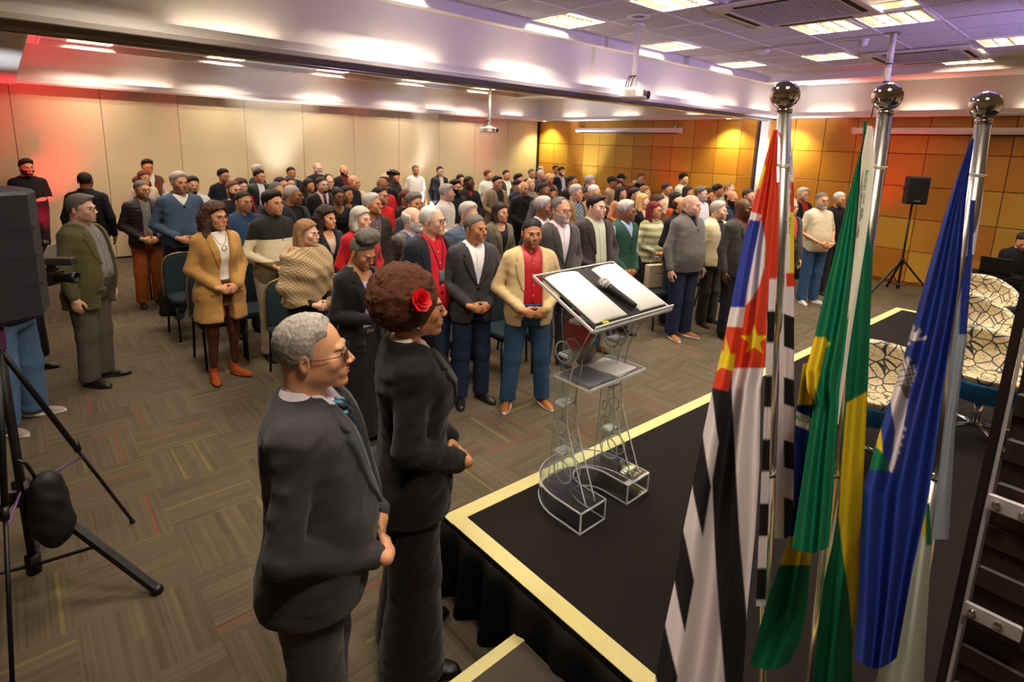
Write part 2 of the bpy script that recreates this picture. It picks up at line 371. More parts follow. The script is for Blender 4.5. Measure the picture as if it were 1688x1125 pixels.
# ---------------------------------------------------------------- hands (wrist at origin, fingers along +z, palm facing -y, thumb at +x)
def hand_sdf(P,curl=.35):
    d=ell(P,(0,0,.045),(.040,.0145,.050));d=smin(d,cap(P,(0,0,-.03),(0,0,.02),.025,.026)+.0,.015)
    d=smin(d,ell(P,(.012,-.006,.03),(.026,.016,.03)),.012)
    L=[.072,.080,.074,.058];X=[.028,.010,-.010,-.028];B=[.082,.087,.084,.076]
    for i in range(4):
        x=X[i];l=L[i];a=np.array([x,0,B[i]-.012]);ang=curl*.6
        d1=None
        for k,(fr,rr) in enumerate(((.42,.0092),(.31,.0083),(.27,.0072))):
            b=a+l*fr*np.array([x*.25*(1 if k==0 else 0),-math.sin(ang),math.cos(ang)])
            c=cap(P,a,b,rr*(.95 if i in(0,3) else 1),rr*.9);d1=c if d1 is None else smin(d1,c,.003)
            a=b;ang+=curl
        d=smin(d,d1,.005)
    t0=np.array([.022,-.006,.018]);t1=t0+np.array([.026,-.012,.030]);t2=t1+np.array([.008,-.010,.026]);t3=t2+np.array([-.004,-.008,.022])
    th=smin(smin(cap(P,t0,t1,.0135,.011),cap(P,t1,t2,.0108,.0095),.004),cap(P,t2,t3,.0095,.0082),.004)
    return smin(d,th,.008)
_hd={}
def handmesh(curl,res):
    k=(curl,res)
    if k not in _hd:
        _hd[k]=snet(lambda P:hand_sdf(P,curl),(-.065,-.135,-.066),(.088,.05,.195),res,slack=.006)
    return _hd[k]
def frame(o,z,up):
    """matrix taking hand space to body space: z = finger direction, -y = palm direction 'up'"""
    z=np.array(z,float);z/=np.linalg.norm(z);y=-np.array(up,float);y-=z*(y@z);y/=np.linalg.norm(y);x=np.cross(y,z)
    return np.stack([x,y,z],1),np.array(o,float)
# ---------------------------------------------------------------- bodies: everything for a figure 1.75 m tall facing -y
BZ=np.array([.78,.86,.93,1.00,1.08,1.16,1.24,1.32,1.38,1.42,1.455,1.48,1.50])
BUILD={
 'm': (np.array([.150,.168,.170,.164,.156,.160,.172,.182,.186,.182,.152,.104,.066]),np.array([.105,.118,.114,.108,.106,.110,.118,.120,.112,.100,.082,.068,.058]),np.array([.01,.012,.006,0,-.002,-.002,0,.004,.008,.014,.018,.022,.024])),
 'h': (np.array([.162,.182,.190,.192,.190,.186,.188,.192,.192,.186,.156,.108,.068]),np.array([.115,.130,.140,.148,.150,.145,.140,.134,.122,.105,.085,.070,.060]),np.array([.01,.006,-.012,-.026,-.030,-.022,-.010,0,.008,.014,.018,.022,.024])),
 'w': (np.array([.165,.180,.178,.160,.142,.142,.152,.162,.164,.158,.126,.084,.056]),np.array([.115,.128,.120,.106,.098,.104,.124,.126,.106,.090,.074,.060,.052]),np.array([.014,.014,.008,0,-.002,-.006,-.014,-.010,.004,.012,.018,.022,.024])),
 'p': (np.array([.180,.198,.198,.186,.174,.172,.178,.182,.178,.166,.132,.088,.058]),np.array([.135,.150,.146,.140,.136,.138,.154,.150,.122,.098,.078,.062,.054]),np.array([.014,.012,.002,-.010,-.014,-.014,-.020,-.012,.004,.012,.018,.022,.024])),
}
SHX={'m':.178,'h':.188,'w':.156,'p':.170}
def torso(P,b,off=0.,add=None,n=2.4):
    rx,ry,cy=BUILD[b];z=P[:,2]
    RX=np.interp(z,BZ,rx)+off;RY=np.interp(z,BZ,ry)+off;CY=np.interp(z,BZ,cy)
    if add is not None:
        a=np.interp(z,add[0],add[1]);RX=RX+a;RY=RY+a
    q=((np.abs(P[:,0])/RX)**n+(np.abs(P[:,1]-CY)/RY)**n)**(1/n)
    return (q-1)*np.minimum(RX,RY)*.92
POSE={ # elbow, wrist for +x side, then hand frames
 'clasp':((.255,.035,1.13),(.088,-.185,.965)),
 'clasph':((.280,.015,1.13),(.098,-.248,.985)),
 'fore':((.262,.045,1.09),(.108,-.215,.935)),
 'low':((.245,.035,1.12),(.088,-.165,.875)),
 'lowh':((.275,.015,1.12),(.098,-.235,.885)),
 'sides':((.250,.035,1.12),(.262,-.035,.865)),
 'wide':((.285,.035,1.13),(.292,-.055,.875)),
 'crossed':((.235,-.010,1.13),(-.050,-.205,1.16)),
 'hold':((.235,.030,1.12),(.105,-.270,1.13)),
 'seat':((.235,-.06,1.12),(.120,-.300,1.02)),
 'camera':((.235,.030,1.14),(.090,-.300,1.20)),
}
def arm(pose,b,s):
    e,w=POSE[pose];e=np.array(e);w=np.array(w);dx=SHX[b]-.178
    e=e+[dx,0,0]
    return np.array([s*(SHX[b]-.010),.012,1.392]),e*[s,1,1],w*[s,1,1]
def arms_sdf(P,pose,b,ra,re,rw,t0=0.,t1=1.,k=.02):
    """both arms; t1<2 stops the sleeve somewhere on the forearm (0..1 upper arm, 1..2 forearm)"""
    d=None
    for s in(1,-1):
        S,E,W=arm(pose,b,s);o=.0
        if pose=='crossed' and s<0: W=W+[0,.035,-.035]
        if t1>=1:
            q=E+(W-E)*(t1-1);c=cap(P,S,E,ra,re)
            if t1>1: c=smin(c,cap(P,E,q,re,re+(rw-re)*(t1-1)),k)
        else: c=cap(P,S,S+(E-S)*t1,ra,ra+(re-ra)*t1)
        d=c if d is None else np.minimum(d,c)
    return d
def legs_sdf(P,b,off=0.,st=0.,z0=.07,taper=0.,flare=0.):
    d=None;hw={'m':.088,'h':.10,'w':.090,'p':.105}[b];th={'m':.083,'h':.098,'w':.088,'p':.105}[b]
    for s in(1,-1):
        H=np.array([hw*s,.012,.86]);K=np.array([(.098+st)*s,.0,.48]);A=np.array([(.105+st*1.7)*s,.02,z0])
        c=smin(cap(P,H,K,th+off,.056+off+taper),cap(P,K,A,.054+off+taper,.040+off+taper+flare),.03)
        d=c if d is None else smin(d,c,.008)
    return d
def legs_seat(P,b,off=0.,**k):
    d=None
    for s in(1,-1):
        c=smin(cap(P,(.088*s,.012,.88),(.11*s,-.42,.90),.08+off,.056+off),cap(P,(.11*s,-.42,.90),(.11*s,-.40,.46),.054+off,.040+off),.03)
        d=c if d is None else smin(d,c,.008)
    return d
LEGF={'seat':legs_seat}
def skin_sdf(P,b,pose):
    d=smax(torso(P,b,-.020),.84-P[:,2],.02);d=smin(d,LEGF.get(pose,legs_sdf)(P,b,-.020),.02)
    d=smin(d,arms_sdf(P,pose,b,.044,.036,.025,0,2),.03)
    d=smin(d,cap(P,(0,.026,1.42),(0,.012,1.52),.050),.025)
    return d
def handframes(pose,b):
    out=[]
    for s in(1,-1):
        S,E,W=arm(pose,b,s)
        if pose in('clasp','clasph','low','lowh','fore'):
            if s>0: z=(-.80,-.10,-.42);o=W+[0,.006,0];up=(0,1,-.1);curl=.45
            else:   z=(.86,-.04,-.34);o=W+[-.004,-.026,.004];up=(0,1,-.1);curl=.55
        elif pose in('sides','wide'): z=(0,-.12,-1);o=W;up=(-s,0.1,0);curl=.35
        elif pose=='crossed': z=(-s,.15,.1);o=W+([0,.0,0] if s>0 else [0,.035,-.035]);up=(0,1,0);curl=.4
        elif pose=='hold': z=(-.5*s,-.75,-.05);o=W;up=(-.6*s,0,.8);curl=.6
        else: z=(-.3*s,-.6,.55);o=W;up=(-s,0,.0);curl=.7
        out.append((s,np.array(o,float),z,up,curl))
    return out
def place_hand(s,o,z,up,curl,res):
    V,Q=handmesh(curl,res);R,t=frame(o,z,up)
    x=R[:,0].copy();V2=V.copy()
    # thumb should point up / forward: mirror if it would point down
    ref=np.array([0,-.25,1.]) if abs(z[2])<.8 else np.array([0,-1,0.])
    if x@ref<0: V2[:,0]*=-1;Q=Q[:,::-1]
    return V2@R.T+t,Q
_bd={}
HEADZ=1.610;HEADY=-.014
def hrot(yaw,pitch):
    cy,sy,cp,sp=math.cos(yaw),math.sin(yaw),math.cos(pitch),math.sin(pitch)
    Rz=np.array([[cy,-sy,0],[sy,cy,0],[0,0,1]]);Rx=np.array([[1,0,0],[0,cp,-sp],[0,sp,cp]])
    return Rz@Rx*1.06
def bodymesh(hk,b,pose,yaw=0.,pitch=0.,res=.005,bres=.014):
    k=(hk,b,pose,round(yaw,2),round(pitch,2),res)
    if k in _bd: return _bd[k]
    kb=('b',b,pose,bres)
    if kb not in _bd: _bd[kb]=snet(lambda P:skin_sdf(P,b,pose),(-.36,-.50 if pose=='seat' else -.36,.02),(.36,.22,1.53),bres,slack=.02)
    parts=[_bd[kb]];col=[np.tile([0,0,0,1.],(len(parts[0][0]),1))]
    V,Q,c=headmesh(hk,res);R=hrot(yaw,pitch)
    tr=lambda V:(V+[0,-.02,.07])@R.T+[0,.02+HEADY,HEADZ-.07]
    parts.append((tr(V),Q));col.append(c)
    for h in handframes(pose,b):
        V,Q=place_hand(*h,res=max(res*1.2,.0052));parts.append((V,Q));col.append(np.tile([0,0,0,1.],(len(V),1)))
    ev,ef,emi=eyeballs(res)
    V,Fc=joinm(parts);n=len(Fc);o=len(V)
    V=np.concatenate([V,tr(ev)]);Fc=Fc+[[i+o for i in q] for q in ef];col.append(np.tile([0,0,0,1.],(len(ev),1)))
    me=mesh('person',V,Fc,[None,M['eyewhite'],M['iris']],True,[0]*n+emi,np.concatenate(col))
    _bd[k]=me;return me
def headmatrix(yaw,pitch):
    R=hrot(yaw,pitch);t=R@np.array([0,-.02,.07])+[0,.02+HEADY,HEADZ-.07]
    return Matrix([[*R[0],t[0]],[*R[1],t[1]],[*R[2],t[2]],[0,0,0,1]])
# ---------------------------------------------------------------- garments
_gm={}
def cached(fn):
    def w(*a,**k):
        key=(fn.__name__,a,tuple(sorted(k.items())))
        if key not in _gm: _gm[key]=fn(*a,**k)
        return _gm[key]
    return w
def wr(P,a=.004):
    return fz(P*np.array([1,1,1.6]),26,a)+fz(P,55,a*.35)
@cached
def g_top(b,pose,kind='shirt',off=.006,hem=.86,sleeve=1.95,ra=.054,re=.045,rw=.035,neck='crew',res=.010,add=0.,loose=0.):
    """shirts, jumpers, t-shirts, dresses' tops"""
    def f(P):
        z=P[:,2]
        d=torso(P,b,off+add,((.7,1.0,1.2,1.4,1.46),(loose,loose,loose*.6,0,0)))+wr(P,.003)
        d=smin(d,arms_sdf(P,pose,b,ra+add*.5,re+add*.5,rw+add*.5,0,sleeve)+wr(P,.003),kz(P))
        c=cap(P,(0,.026,1.43),(0,.016,1.50),.058)
        if neck=='high': d=smin(d,cap(P,(0,.026,1.43),(0,.014,1.545),.066,.064),.012);top=1.545
        elif neck=='collar':
            d=smin(d,cap(P,(0,.026,1.42),(0,.024,1.49),.058,.0565),.010);top=1.495
        else: top=1.487
        d=smax(d,z-top-np.where(P[:,1]>0,.012,-.004),.004)
        if neck in('v','collar','scoop'):
            w_={'v':.10,'collar':.055,'scoop':.075}[neck];b_={'v':1.32,'collar':1.445,'scoop':1.37}[neck]
            g=w_*np.clip((z-b_)/(1.50-b_),0,1.6)
            if neck=='scoop': g=w_*np.sqrt(np.clip((z-b_)/(1.44-b_),0,2.))
            m=np.where((P[:,1]<-.0)&(z>b_),np.abs(P[:,0])-g,1.)
            d=smax(d,-np.maximum(m,-(P[:,1]+.3)*0-1)*1.,.004) if False else np.where((P[:,1]<0)&(z>b_),np.maximum(d,g-np.abs(P[:,0])),d)
        return smax(d,hem-z,.006)
    V,Q=snet(f,(-.40,-.36,hem-.03),(.40,.26,1.60),res,slack=.02)
    return smooth(V,Q,1,.4),Q,f
@cached
def g_jacket(b,pose,openw=.0,button=1.12,hem=.80,res=.010,lapel=1,add=0.,puff=0.,sleeve=1.93,stand=0,flare=.0,vtop=.085,quilt=0.,zipw=0.,belly=0):
    """blazers, coats and open jackets. openw: half width of the opening at the hem; button: height where a closed front meets (0 = hangs open)"""
    def gap(z):
        if button:
            return np.where(z>button,vtop*np.clip((z-button)/(1.49-button),0,1.2)**.9,np.where(z<button-.10,(button-.10-z)*(.28 if lapel else -.1)*(1 if openw==0 else openw/.05)-(0 if lapel else .01),-.01))
        return np.interp(z,[hem,1.1,1.30,1.49],[openw,openw*.95,openw*.9,max(vtop,.06)])
    def f0(P):
        z=P[:,2]
        A=((.6,.80,1.0,1.2,1.40,1.45),(.030+flare*1.4,.018+flare,.010+flare*.3,.004,.004,.004))
        d=torso(P,b,.018+add,A)+wr(P,.004)
        if puff: d=d-puff*np.abs(np.sin(z*62))+puff*.4
        a=arms_sdf(P,pose,b,.061+add*.6,.054+add*.6,.042+add*.5,0,sleeve)+wr(P,.0045)
        if puff: a=a-puff*.8*np.abs(np.sin(z*62+1))
        d=smin(d,a,kz(P,.05,.008))
        # collar standing round the neck
        R=.071+(.012 if stand else 0);h1=1.52 if stand else 1.490
        q=np.hypot(P[:,0],P[:,1]-.024);rr=R-(z-1.46)*.12
        c=np.maximum(np.abs(q-rr-.003)-.0075,np.maximum(z-h1-np.clip(P[:,1],-.06,.06)*.08,1.42-z))
        core=np.maximum(q-(rr-.004),np.maximum(z-1.475,1.36-z))
        d=np.minimum(smin(smax(d,z-1.492,.006),core,.012),c)
        return d
    def f(P):
        z=P[:,2];d=f0(P)
        g=gap(z)
        front=P[:,1]<-.02
        d=np.where(front,np.maximum(d,np.minimum(g-np.abs(P[:,0]),.05)),d)
        # arms cross the opening in the clasped poses: keep them
        a=arms_sdf(P,pose,b,.061+add*.6,.054+add*.6,.042+add*.5,0,sleeve)
        d=np.where((np.abs(P[:,0])<.11)&front,np.minimum(d,a),d)
        # hollow above the shirt at the neck
        q=np.hypot(P[:,0],P[:,1]-.024)
        d=np.maximum(d,-np.maximum(q-.0640,1.40-z))
        return smax(d,hem-z,.006)
    V,Q=snet(f,(-.42,-.38,hem-.03),(.42,.27,1.56),res,slack=.02)
    V=smooth(V,Q,1,.35);parts=[(V,Q.tolist())]
    if lapel:
        bz=button if button else max(1.12,hem+.25)
        for s in(1,-1):
            zz=np.array([1.466,1.44,1.405,1.385,1.37,bz+.12,bz+.02])
            inn=gap(zz)+.002;w_=np.array([.034,.050,.064,.044,.074,.050,.008])*lapel
            Lp=np.stack([s*inn,zz],1);Rp=np.stack([s*(inn+w_),zz+np.array([-.01,-.01,-.008,.0,.004,0,0])],1)
            pr=lambda P:torso(P,b,.018+add,((.6,.80,1.0,1.2,1.40,1.45),(.030+flare*1.4,.018+flare,.010+flare*.3,.004,.004,.004)))
            v,fc=strip(pr,Lp,Rp,.004,.008,5,24)
            if s<0: fc=[q[::-1] for q in fc]
            parts.append((v,fc))
        for s in((1,-1) if not stand else ()):
            for zc,xw in((.93,.06),):
                if zc>hem+.05:
                    v,fc=strip(lambda P:torso(P,b,.018+add,((.6,.80,1.0,1.2,1.40,1.45),(.030+flare*1.4,.018+flare,.010+flare*.3,.004,.004,.004))),[(s*.08,zc),(s*.15,zc+.005)],[(s*.08,zc-.045),(s*.15,zc-.04)],.001,.004,3,5)
                    if s>0: fc=[q[::-1] for q in fc]
                    parts.append((v,fc))
    V,Fc=joinm(parts);return V,Fc,f0
@cached
def g_legs(b,res=.011,off=.012,taper=.012,flare=.012,st=0.,z0=.055):
    def f(P):
        z=P[:,2]
        d=smin(legs_sdf(P,b,off,st,z0,taper,flare),smax(torso(P,b,.012),.80-z,.03),.025)+wr(P,.0035)+.0025*np.sin(z*95+P[:,0]*30)*np.clip((.25-z)/.2,0,1)
        return smax(smax(d,z-1.03,.01),z0-z,.006)
    V,Q=snet(f,(-.32,-.26,z0-.03),(.32,.24,1.06),res,slack=.02)
    return smooth(V,Q,1,.4),Q,f
@cached
def g_skirt(b,hem=.10,w=.05,res=.012):
    def f(P):
        z=P[:,2];t=np.clip((1.0-z)/.9,0,1)
        RX=np.interp(z,BZ,BUILD[b][0])+.016+w*t;RY=np.interp(z,BZ,BUILD[b][1])+.016+w*t
        a=np.arctan2(P[:,1],P[:,0])
        q=np.sqrt((P[:,0]/RX)**2+((P[:,1]-.005)/RY)**2)-1
        d=q*np.minimum(RX,RY)*.92+.007*t*np.sin(a*9+np.sin(z*5)*1.5)
        return smax(smax(d,z-1.03,.01),hem-z,.006)
    V,Q=snet(f,(-.34,-.30,hem-.03),(.34,.28,1.06),res,slack=.02)
    return V,Q,f
@cached
def g_shoe(s,st=0.,kind='dress',res=.008):
    x=(.105+st*1.7)*s;ang=.28*s
    def f(P):
        q=P-np.array([x,.02,0]);c,sn=math.cos(ang),math.sin(ang)
        q=np.stack([c*q[:,0]+sn*q[:,1],-sn*q[:,0]+c*q[:,1],q[:,2]],1)
        d=cap(q,(0,.025,.040),(0,-.12,.026),.038,.030)
        d=smin(d,ell(q,(0,-.150,.022),(.040,.062,.026)),.03)
        d=smin(d,cap(q,(0,.02,.05),(0,.015,.115 if kind=='boot' else .085),.040,.044),.03)
        sole=smax(ell(q*np.array([1,1,0])+[0,0,0],(0,-.070,0),(.049,.150,1)),q[:,2]-(.024 if kind=='trainer' else .016),.002)
        d=np.minimum(smax(d,-q[:,2],.002),smax(sole,-q[:,2]+.001,.002))
        if kind=='heel': d=np.minimum(d,smax(cap(q,(0,.035,.0),(0,.035,.06),.020,.028),-q[:,2],.002))
        return d
    V,Q=snet(f,(x-.11,-.24,-.012),(x+.11,.10,.16),res,slack=.012)
    mid=V[Q].mean(1);mi=(mid[:,2]<(.024 if kind=='trainer' else .014)).astype(int)
    return V,Q,mi
@cached
def g_collar(b,open_=.012,col=0):
    """two pointed shirt collar leaves"""
    parts=[]
    for s in(1,-1):
        A=[];B=[]
        for i,t in enumerate(np.linspace(0,1,13)):
            a=math.radians(90-t*168);fl=max(0.,(t-.45)/.55)
            r=.0600;A.append((s*r*math.cos(a),.026+r*math.sin(a),1.520-.034*t**1.6))
            r2=.0615+.018*fl;dz=.040+.018*t**3
            B.append((s*(r2*math.cos(a)+.024*fl**4),.026+r2*math.sin(a)-.012*fl**3,1.520-.034*t**1.6-dz))
        A=np.array(A);B=np.array(B);n=len(A)
        V=np.concatenate([A,B,A*1.0+[0,0,-.004],B+[0,.004,0]]);Fc=[]
        for i in range(n-1):
            Fc.append([i,i+1,n+i+1,n+i]);Fc.append([2*n+i,3*n+i,3*n+i+1,2*n+i+1])
        Fc.append([n-1,2*n-1,4*n-1,3*n-1])
        if s<0: Fc=[q[::-1] for q in Fc]
        parts.append((V,Fc))
    return joinm(parts)

# ---------------------------------------------------------------- object helpers
def ob(name,me,parent=None,loc=None,rz=0.,mats=None,mtx=None):
    o=bpy.data.objects.new(name,me);COL.objects.link(o)
    if parent is not None: o.parent=parent
    if mtx is not None: o.matrix_local=mtx
    elif loc is not None or rz: o.location=loc or (0,0,0);o.rotation_euler=(0,0,rz)
    if mats:
        for i,m in enumerate(mats):
            if m is not None and i<len(o.material_slots): o.material_slots[i].link='OBJECT';o.material_slots[i].material=m
    return o
def thing(name,label,cat,loc=(0,0,0),rz=0.,group=None,me=None,sc=1.):
    o=bpy.data.objects.new(name,me);COL.objects.link(o);o.location=loc;o.rotation_euler=(0,0,rz);o.scale=(sc,)*3
    o['label']=label;o['category']=cat
    if group:o['group']=group
    return o
class MB:
    def __init__(s): s.v=[];s.f=[]
    def add(s,V,Fc):
        o=len(s.v);s.v+= [tuple(map(float,v)) for v in V];s.f+=[[int(i)+o for i in q] for q in Fc];return s
    def box(s,x0,x1,y0,y1,z0,z1,b=0.):
        if b:
            V=[];
            for z,i in((z0,b),(z0+b,0),(z1-b,0),(z1,b)):
                V+=[(x0+i,y0+i,z),(x1-i,y0+i,z),(x1-i,y1-i,z),(x0+i,y1-i,z)]
            Fc=[[3,2,1,0],[12,13,14,15]]
            for k in range(3):
                for i in range(4): j=(i+1)%4;Fc.append([k*4+i,k*4+j,k*4+4+j,k*4+4+i])
            return s.add(V,Fc)
        V=[(x,y,z) for z in(z0,z1) for x,y in((x0,y0),(x1,y0),(x1,y1),(x0,y1))]
        return s.add(V,[[3,2,1,0],[4,5,6,7],[0,1,5,4],[1,2,6,5],[2,3,7,6],[3,0,4,7]])
    def tube(s,pts,r,n=8,closed=False): V,Fc=tubev(pts,r,n,closed);return s.add(V,Fc)
    def lathe(s,prof,n=20,c=(0,0,0)):
        V=[(c[0]+r*math.cos(2*math.pi*k/n),c[1]+r*math.sin(2*math.pi*k/n),c[2]+z) for r,z in prof for k in range(n)];Fc=[]
        for i in range(len(prof)-1):
            for k in range(n): l=(k+1)%n;Fc.append([i*n+k,i*n+l,(i+1)*n+l,(i+1)*n+k])
        Fc.append(list(range(n))[::-1]);Fc.append([(len(prof)-1)*n+k for k in range(n)]);return s.add(V,Fc)
    def prism(s,poly,z0,z1,ax=2):
        n=len(poly);
        P=lambda p,h:{2:(p[0],p[1],h),0:(h,p[0],p[1]),1:(p[0],h,p[1])}[ax]
        V=[P(p,z0) for p in poly]+[P(p,z1) for p in poly];Fc=[list(range(n))[::-1],[n+i for i in range(n)]]+[[i,(i+1)%n,n+(i+1)%n,n+i] for i in range(n)]
        return s.add(V,Fc)
    def bar(s,a,b,w,h=None):
        """rectangular bar from a to b"""
        a=np.array(a,float);b=np.array(b,float);h=h or w;t=b-a;t/=np.linalg.norm(t);u=np.cross(t,[0,0,1]);
        if np.linalg.norm(u)<.05: u=np.array([1.,0,0])
        u/=np.linalg.norm(u);v=np.cross(t,u);V=[p+u*i*w/2+v*j*h/2 for p in(a,b) for i,j in((-1,-1),(1,-1),(1,1),(-1,1))]
        return s.add(V,[[3,2,1,0],[4,5,6,7],[0,1,5,4],[1,2,6,5],[2,3,7,6],[3,0,4,7]])
    def me(s,name,mats=(),sm=False,recalc=True):
        m=mesh(name,np.array(s.v),s.f,mats,sm)
        if recalc:
            b=bmesh.new();b.from_mesh(m);bmesh.ops.recalc_face_normals(b,faces=b.faces);b.to_mesh(m);b.free()
        return m
    def ob(s,name,mats,parent=None,sm=False,**k): return ob(name,s.me(name,mats,sm),parent,**k)
import bmesh
def struct(o): o['kind']='structure';return o
XR,YB,ZC=12.1,12.45,3.70
plaster=pm('ceiling_plaster','#e3dcd8',.75,0,.03,60,.0006)
tilem=pm('mineral_ceiling_tile','#c9c3c9',.9,0,.04,420,.0008)
gridm=pm('ceiling_grid_metal','#dcd8dc',.45)
fabm=pm('partition_fabric','#d6c29c',.9,0,.03,300,.0006)
dark=pm('shadow_gap','#2b221c',.8)
blk=pm('black_plastic','#0e0e11',.45,0,0,200,.0006)
chrome=pm('chrome','#e8e6e4',.06,1.)
steel=pm('brushed_steel','#b8b4b0',.25,1.)
# floor --------------------------------------------------------------
def carpet():
    w=N('carpet_tiles');b=w.b;_,(x,y,z)=w.xyz()
    T=.5;ix=w.math('FLOOR',w.math('DIVIDE',x,T));iy=w.math('FLOOR',w.math('DIVIDE',y,T))
    par=w.math('MODULO',w.math('ABSOLUTE',w.math('ADD',ix,iy)),2.)
    s=w.math('ADD',w.math('MULTIPLY',x,par),w.math('MULTIPLY',y,w.math('SUBTRACT',1.,par)))
    r=w.math('ADD',w.math('MULTIPLY',y,par),w.math('MULTIPLY',x,w.math('SUBTRACT',1.,par)))
    tid=w.math('MULTIPLY_ADD',ix,13.7,w.math('MULTIPLY',iy,7.3))
    def wn(v1,v2):
        c=w.n('ShaderNodeCombineXYZ');w.val(v1,c.inputs[0]);w.val(v2,c.inputs[1]);n=w.n('ShaderNodeTexWhiteNoise',noise_dimensions='2D');w.l(c.outputs[0],n.inputs['Vector']);return n.outputs['Value']
    a=wn(w.math('FLOOR',w.math('MULTIPLY',s,92.)),tid);a2=wn(w.math('FLOOR',w.math('MULTIPLY',s,20.)),w.math('ADD',tid,w.math('FLOOR',w.math('MULTIPLY',r,4.))))
    f=w.math('MULTIPLY_ADD',a,.55,w.math('MULTIPLY',a2,.45))
    col=w.mix(f,lin('#50473a'),lin('#716552'))
    k=wn(w.math('FLOOR',w.math('MULTIPLY',s,60.)),w.math('ADD',w.math('ADD',tid,3.1),w.math('FLOOR',w.math('MULTIPLY',r,2.))))
    col=w.mix(w.math('MULTIPLY',w.math('GREATER_THAN',k,.984),.50),col,lin('#a04228'))
    col=w.mix(w.math('MULTIPLY',w.math('LESS_THAN',k,.014),.45),col,lin('#96863a'))
    v,_=w.xyz();fib=w.noise(v,900,2.);col=w.mix(w.math('MULTIPLY_ADD',fib,.5,-.05),col,lin('#5e5142'))
    w.l(col,b.inputs['Base Color']);b.inputs['Roughness'].default_value=.95;b.inputs['Specular IOR Level'].default_value=.15
    w.bump(w.math('ADD',w.noise(v,500,3.),w.math('MULTIPLY',a,.5)),.004);return w.m
m=MB().box(-3.2,XR+.1,-3.2,YB+.1,-.1,0);struct(m.ob('floor',[carpet()]))
# back folding partition: panels hung side by side ----------------------------
wb=struct(MB().box(-3.2,XR+.1,YB+.035,YB+.2,0,3.3).ob('wall_back',[dark]))
pw=1.186;x=.14-3*pw
pme=MB().box(.004,pw-.004,0,.035,.035,3.05,.003).me('wall_panel',[fabm])
while x<XR:
    ww=min(pw,XR-x)
    if ww>.3:
        o=ob('wall_panel',pme,wb,loc=(x,YB,0));o.scale=(ww/pw,1,1)
    x+=pw
struct(MB().box(-3.2,XR,YB-.012,YB+.03,0,.03).ob('baseboard_back',[dark]))
# right wall: square veneer panels with recessed joints --------------------------
wr_=struct(MB().box(XR+.03,XR+.2,-3.2,YB+.2,0,3.3).ob('wall_right',[pm('panel_joint','#7c3f12',.7)]))
def veneer(c1,c2,nm):
    w=N(nm);v,_=w.xyz();mp=w.n('ShaderNodeMapping');w.l(v,mp.inputs[0]);mp.inputs['Scale'].default_value=(1,6,1.4)
    f=w.noise(mp.outputs[0],9,4.);w.l(w.mix(f,lin(c1),lin(c2)),w.b.inputs['Base Color']);w.b.inputs['Roughness'].default_value=.42;w.bump(w.noise(mp.outputs[0],60,2.),.0006);return w.m
ven=[veneer('#cb8c30','#d99a3a','veneer_amber'),veneer('#cf9a34','#dcae48','veneer_honey'),veneer('#c07c28','#cc8a30','veneer_orange')]
zs=[.06,.64,1.224,1.806,2.386,3.03];ps=.574
pms={}
for k in range(-11,17):
    y0=3.21+ps*k;y1=y0+ps
    if y0>YB-.05 or y0<-3.1: continue
    y1=min(y1,YB)
    if 5.42<y0+ps/2<5.75: continue
    for r in range(5):
        key=(round(zs[r+1]-zs[r],3),round(y1-y0,3))
        if key not in pms: pms[key]=MB().box(0,.028,.006,key[1]-.006,.006,key[0]-.006,.003).me('wall_panel',[ven[0]])
        ob('wall_panel',pms[key],wr_,loc=(XR,y0,zs[r]),mats=[random.choices(ven,(3,4 if k>4 else 2,3 if k>4 else 4))[0]])
struct(MB().box(XR-.012,XR+.03,-3.2,YB,0,.055).ob('baseboard_right',[pm('base_wood','#8a5a22',.5)]))
# jamb of the folding partition, a white post beside a dark brush strip
tr=struct(MB().box(XR-.11,XR+.03,5.44,5.60,0,3.03,.004).ob('trim_1',[pm('white_paint','#e8e2da',.5)]))
MB().box(XR-.07,XR+.03,5.60,5.66,0,3.03).ob('seal_strip',[pm('dark_rubber','#1e2230',.6)],tr)
MB().box(XR-.05,XR+.03,5.66,5.72,0,3.03).ob('edge_profile',[steel],tr)
# unseen walls that close the room
struct(MB().box(-3.4,-3.2,-3.4,YB+.2,0,3.9).ob('wall_left',[fabm]));struct(MB().box(-3.4,XR+.2,-3.4,-3.2,0,3.9).ob('wall_front',[fabm]))
# ceiling ------------------------------------------------------------------------
ceil=struct(MB().box(-3.4,XR+.2,-3.4,YB+.2,3.80,3.95).ob('ceiling',[plaster]))
tx,ty=.676,.66;TX=[4.53+tx*k for k in range(-9,10)];TY=[4.93-ty*k for k in range(12)]
lights={(0,0),(3,0),(6,0),(0,2),(3,3),(3,4),(6,2),(6,5),(-3,0),(-3,3),(0,5),(3,7),(0,8),(-3,6),(6,8),(-6,1),(-6,4),(-6,7),(8,4)}
vents={(0,4)}
tme=MB().box(.012,tx-.012,.012,ty-.012,ZC+.004,ZC+.03,.004).me('ceiling_tile',[tilem])
unit=[(1,3),(7,4)]   # cassettes of the air conditioning cover two tiles
skip={(1,3),(1,4),(2,3),(2,4),(7,3),(7,4)}
for i in range(len(TX)-1):
    for j in range(len(TY)-1):
        k=i-9
        if (k,j) in lights or (k,j) in skip: continue
        ob('ceiling_tile',tme,ceil,loc=(TX[i],TY[j+1],0))
g=MB()
for X in TX: g.box(X-.012,X+.012,TY[-1],TY[0],ZC-.003,ZC+.02)
for Y in TY: g.box(TX[0],TX[-1],Y-.012,Y+.012,ZC-.002,ZC+.02)
g.ob('ceiling_grid',[gridm],ceil)['kind']='stuff'
XT=TX[-1]+.012;YT=TY[0]+.012
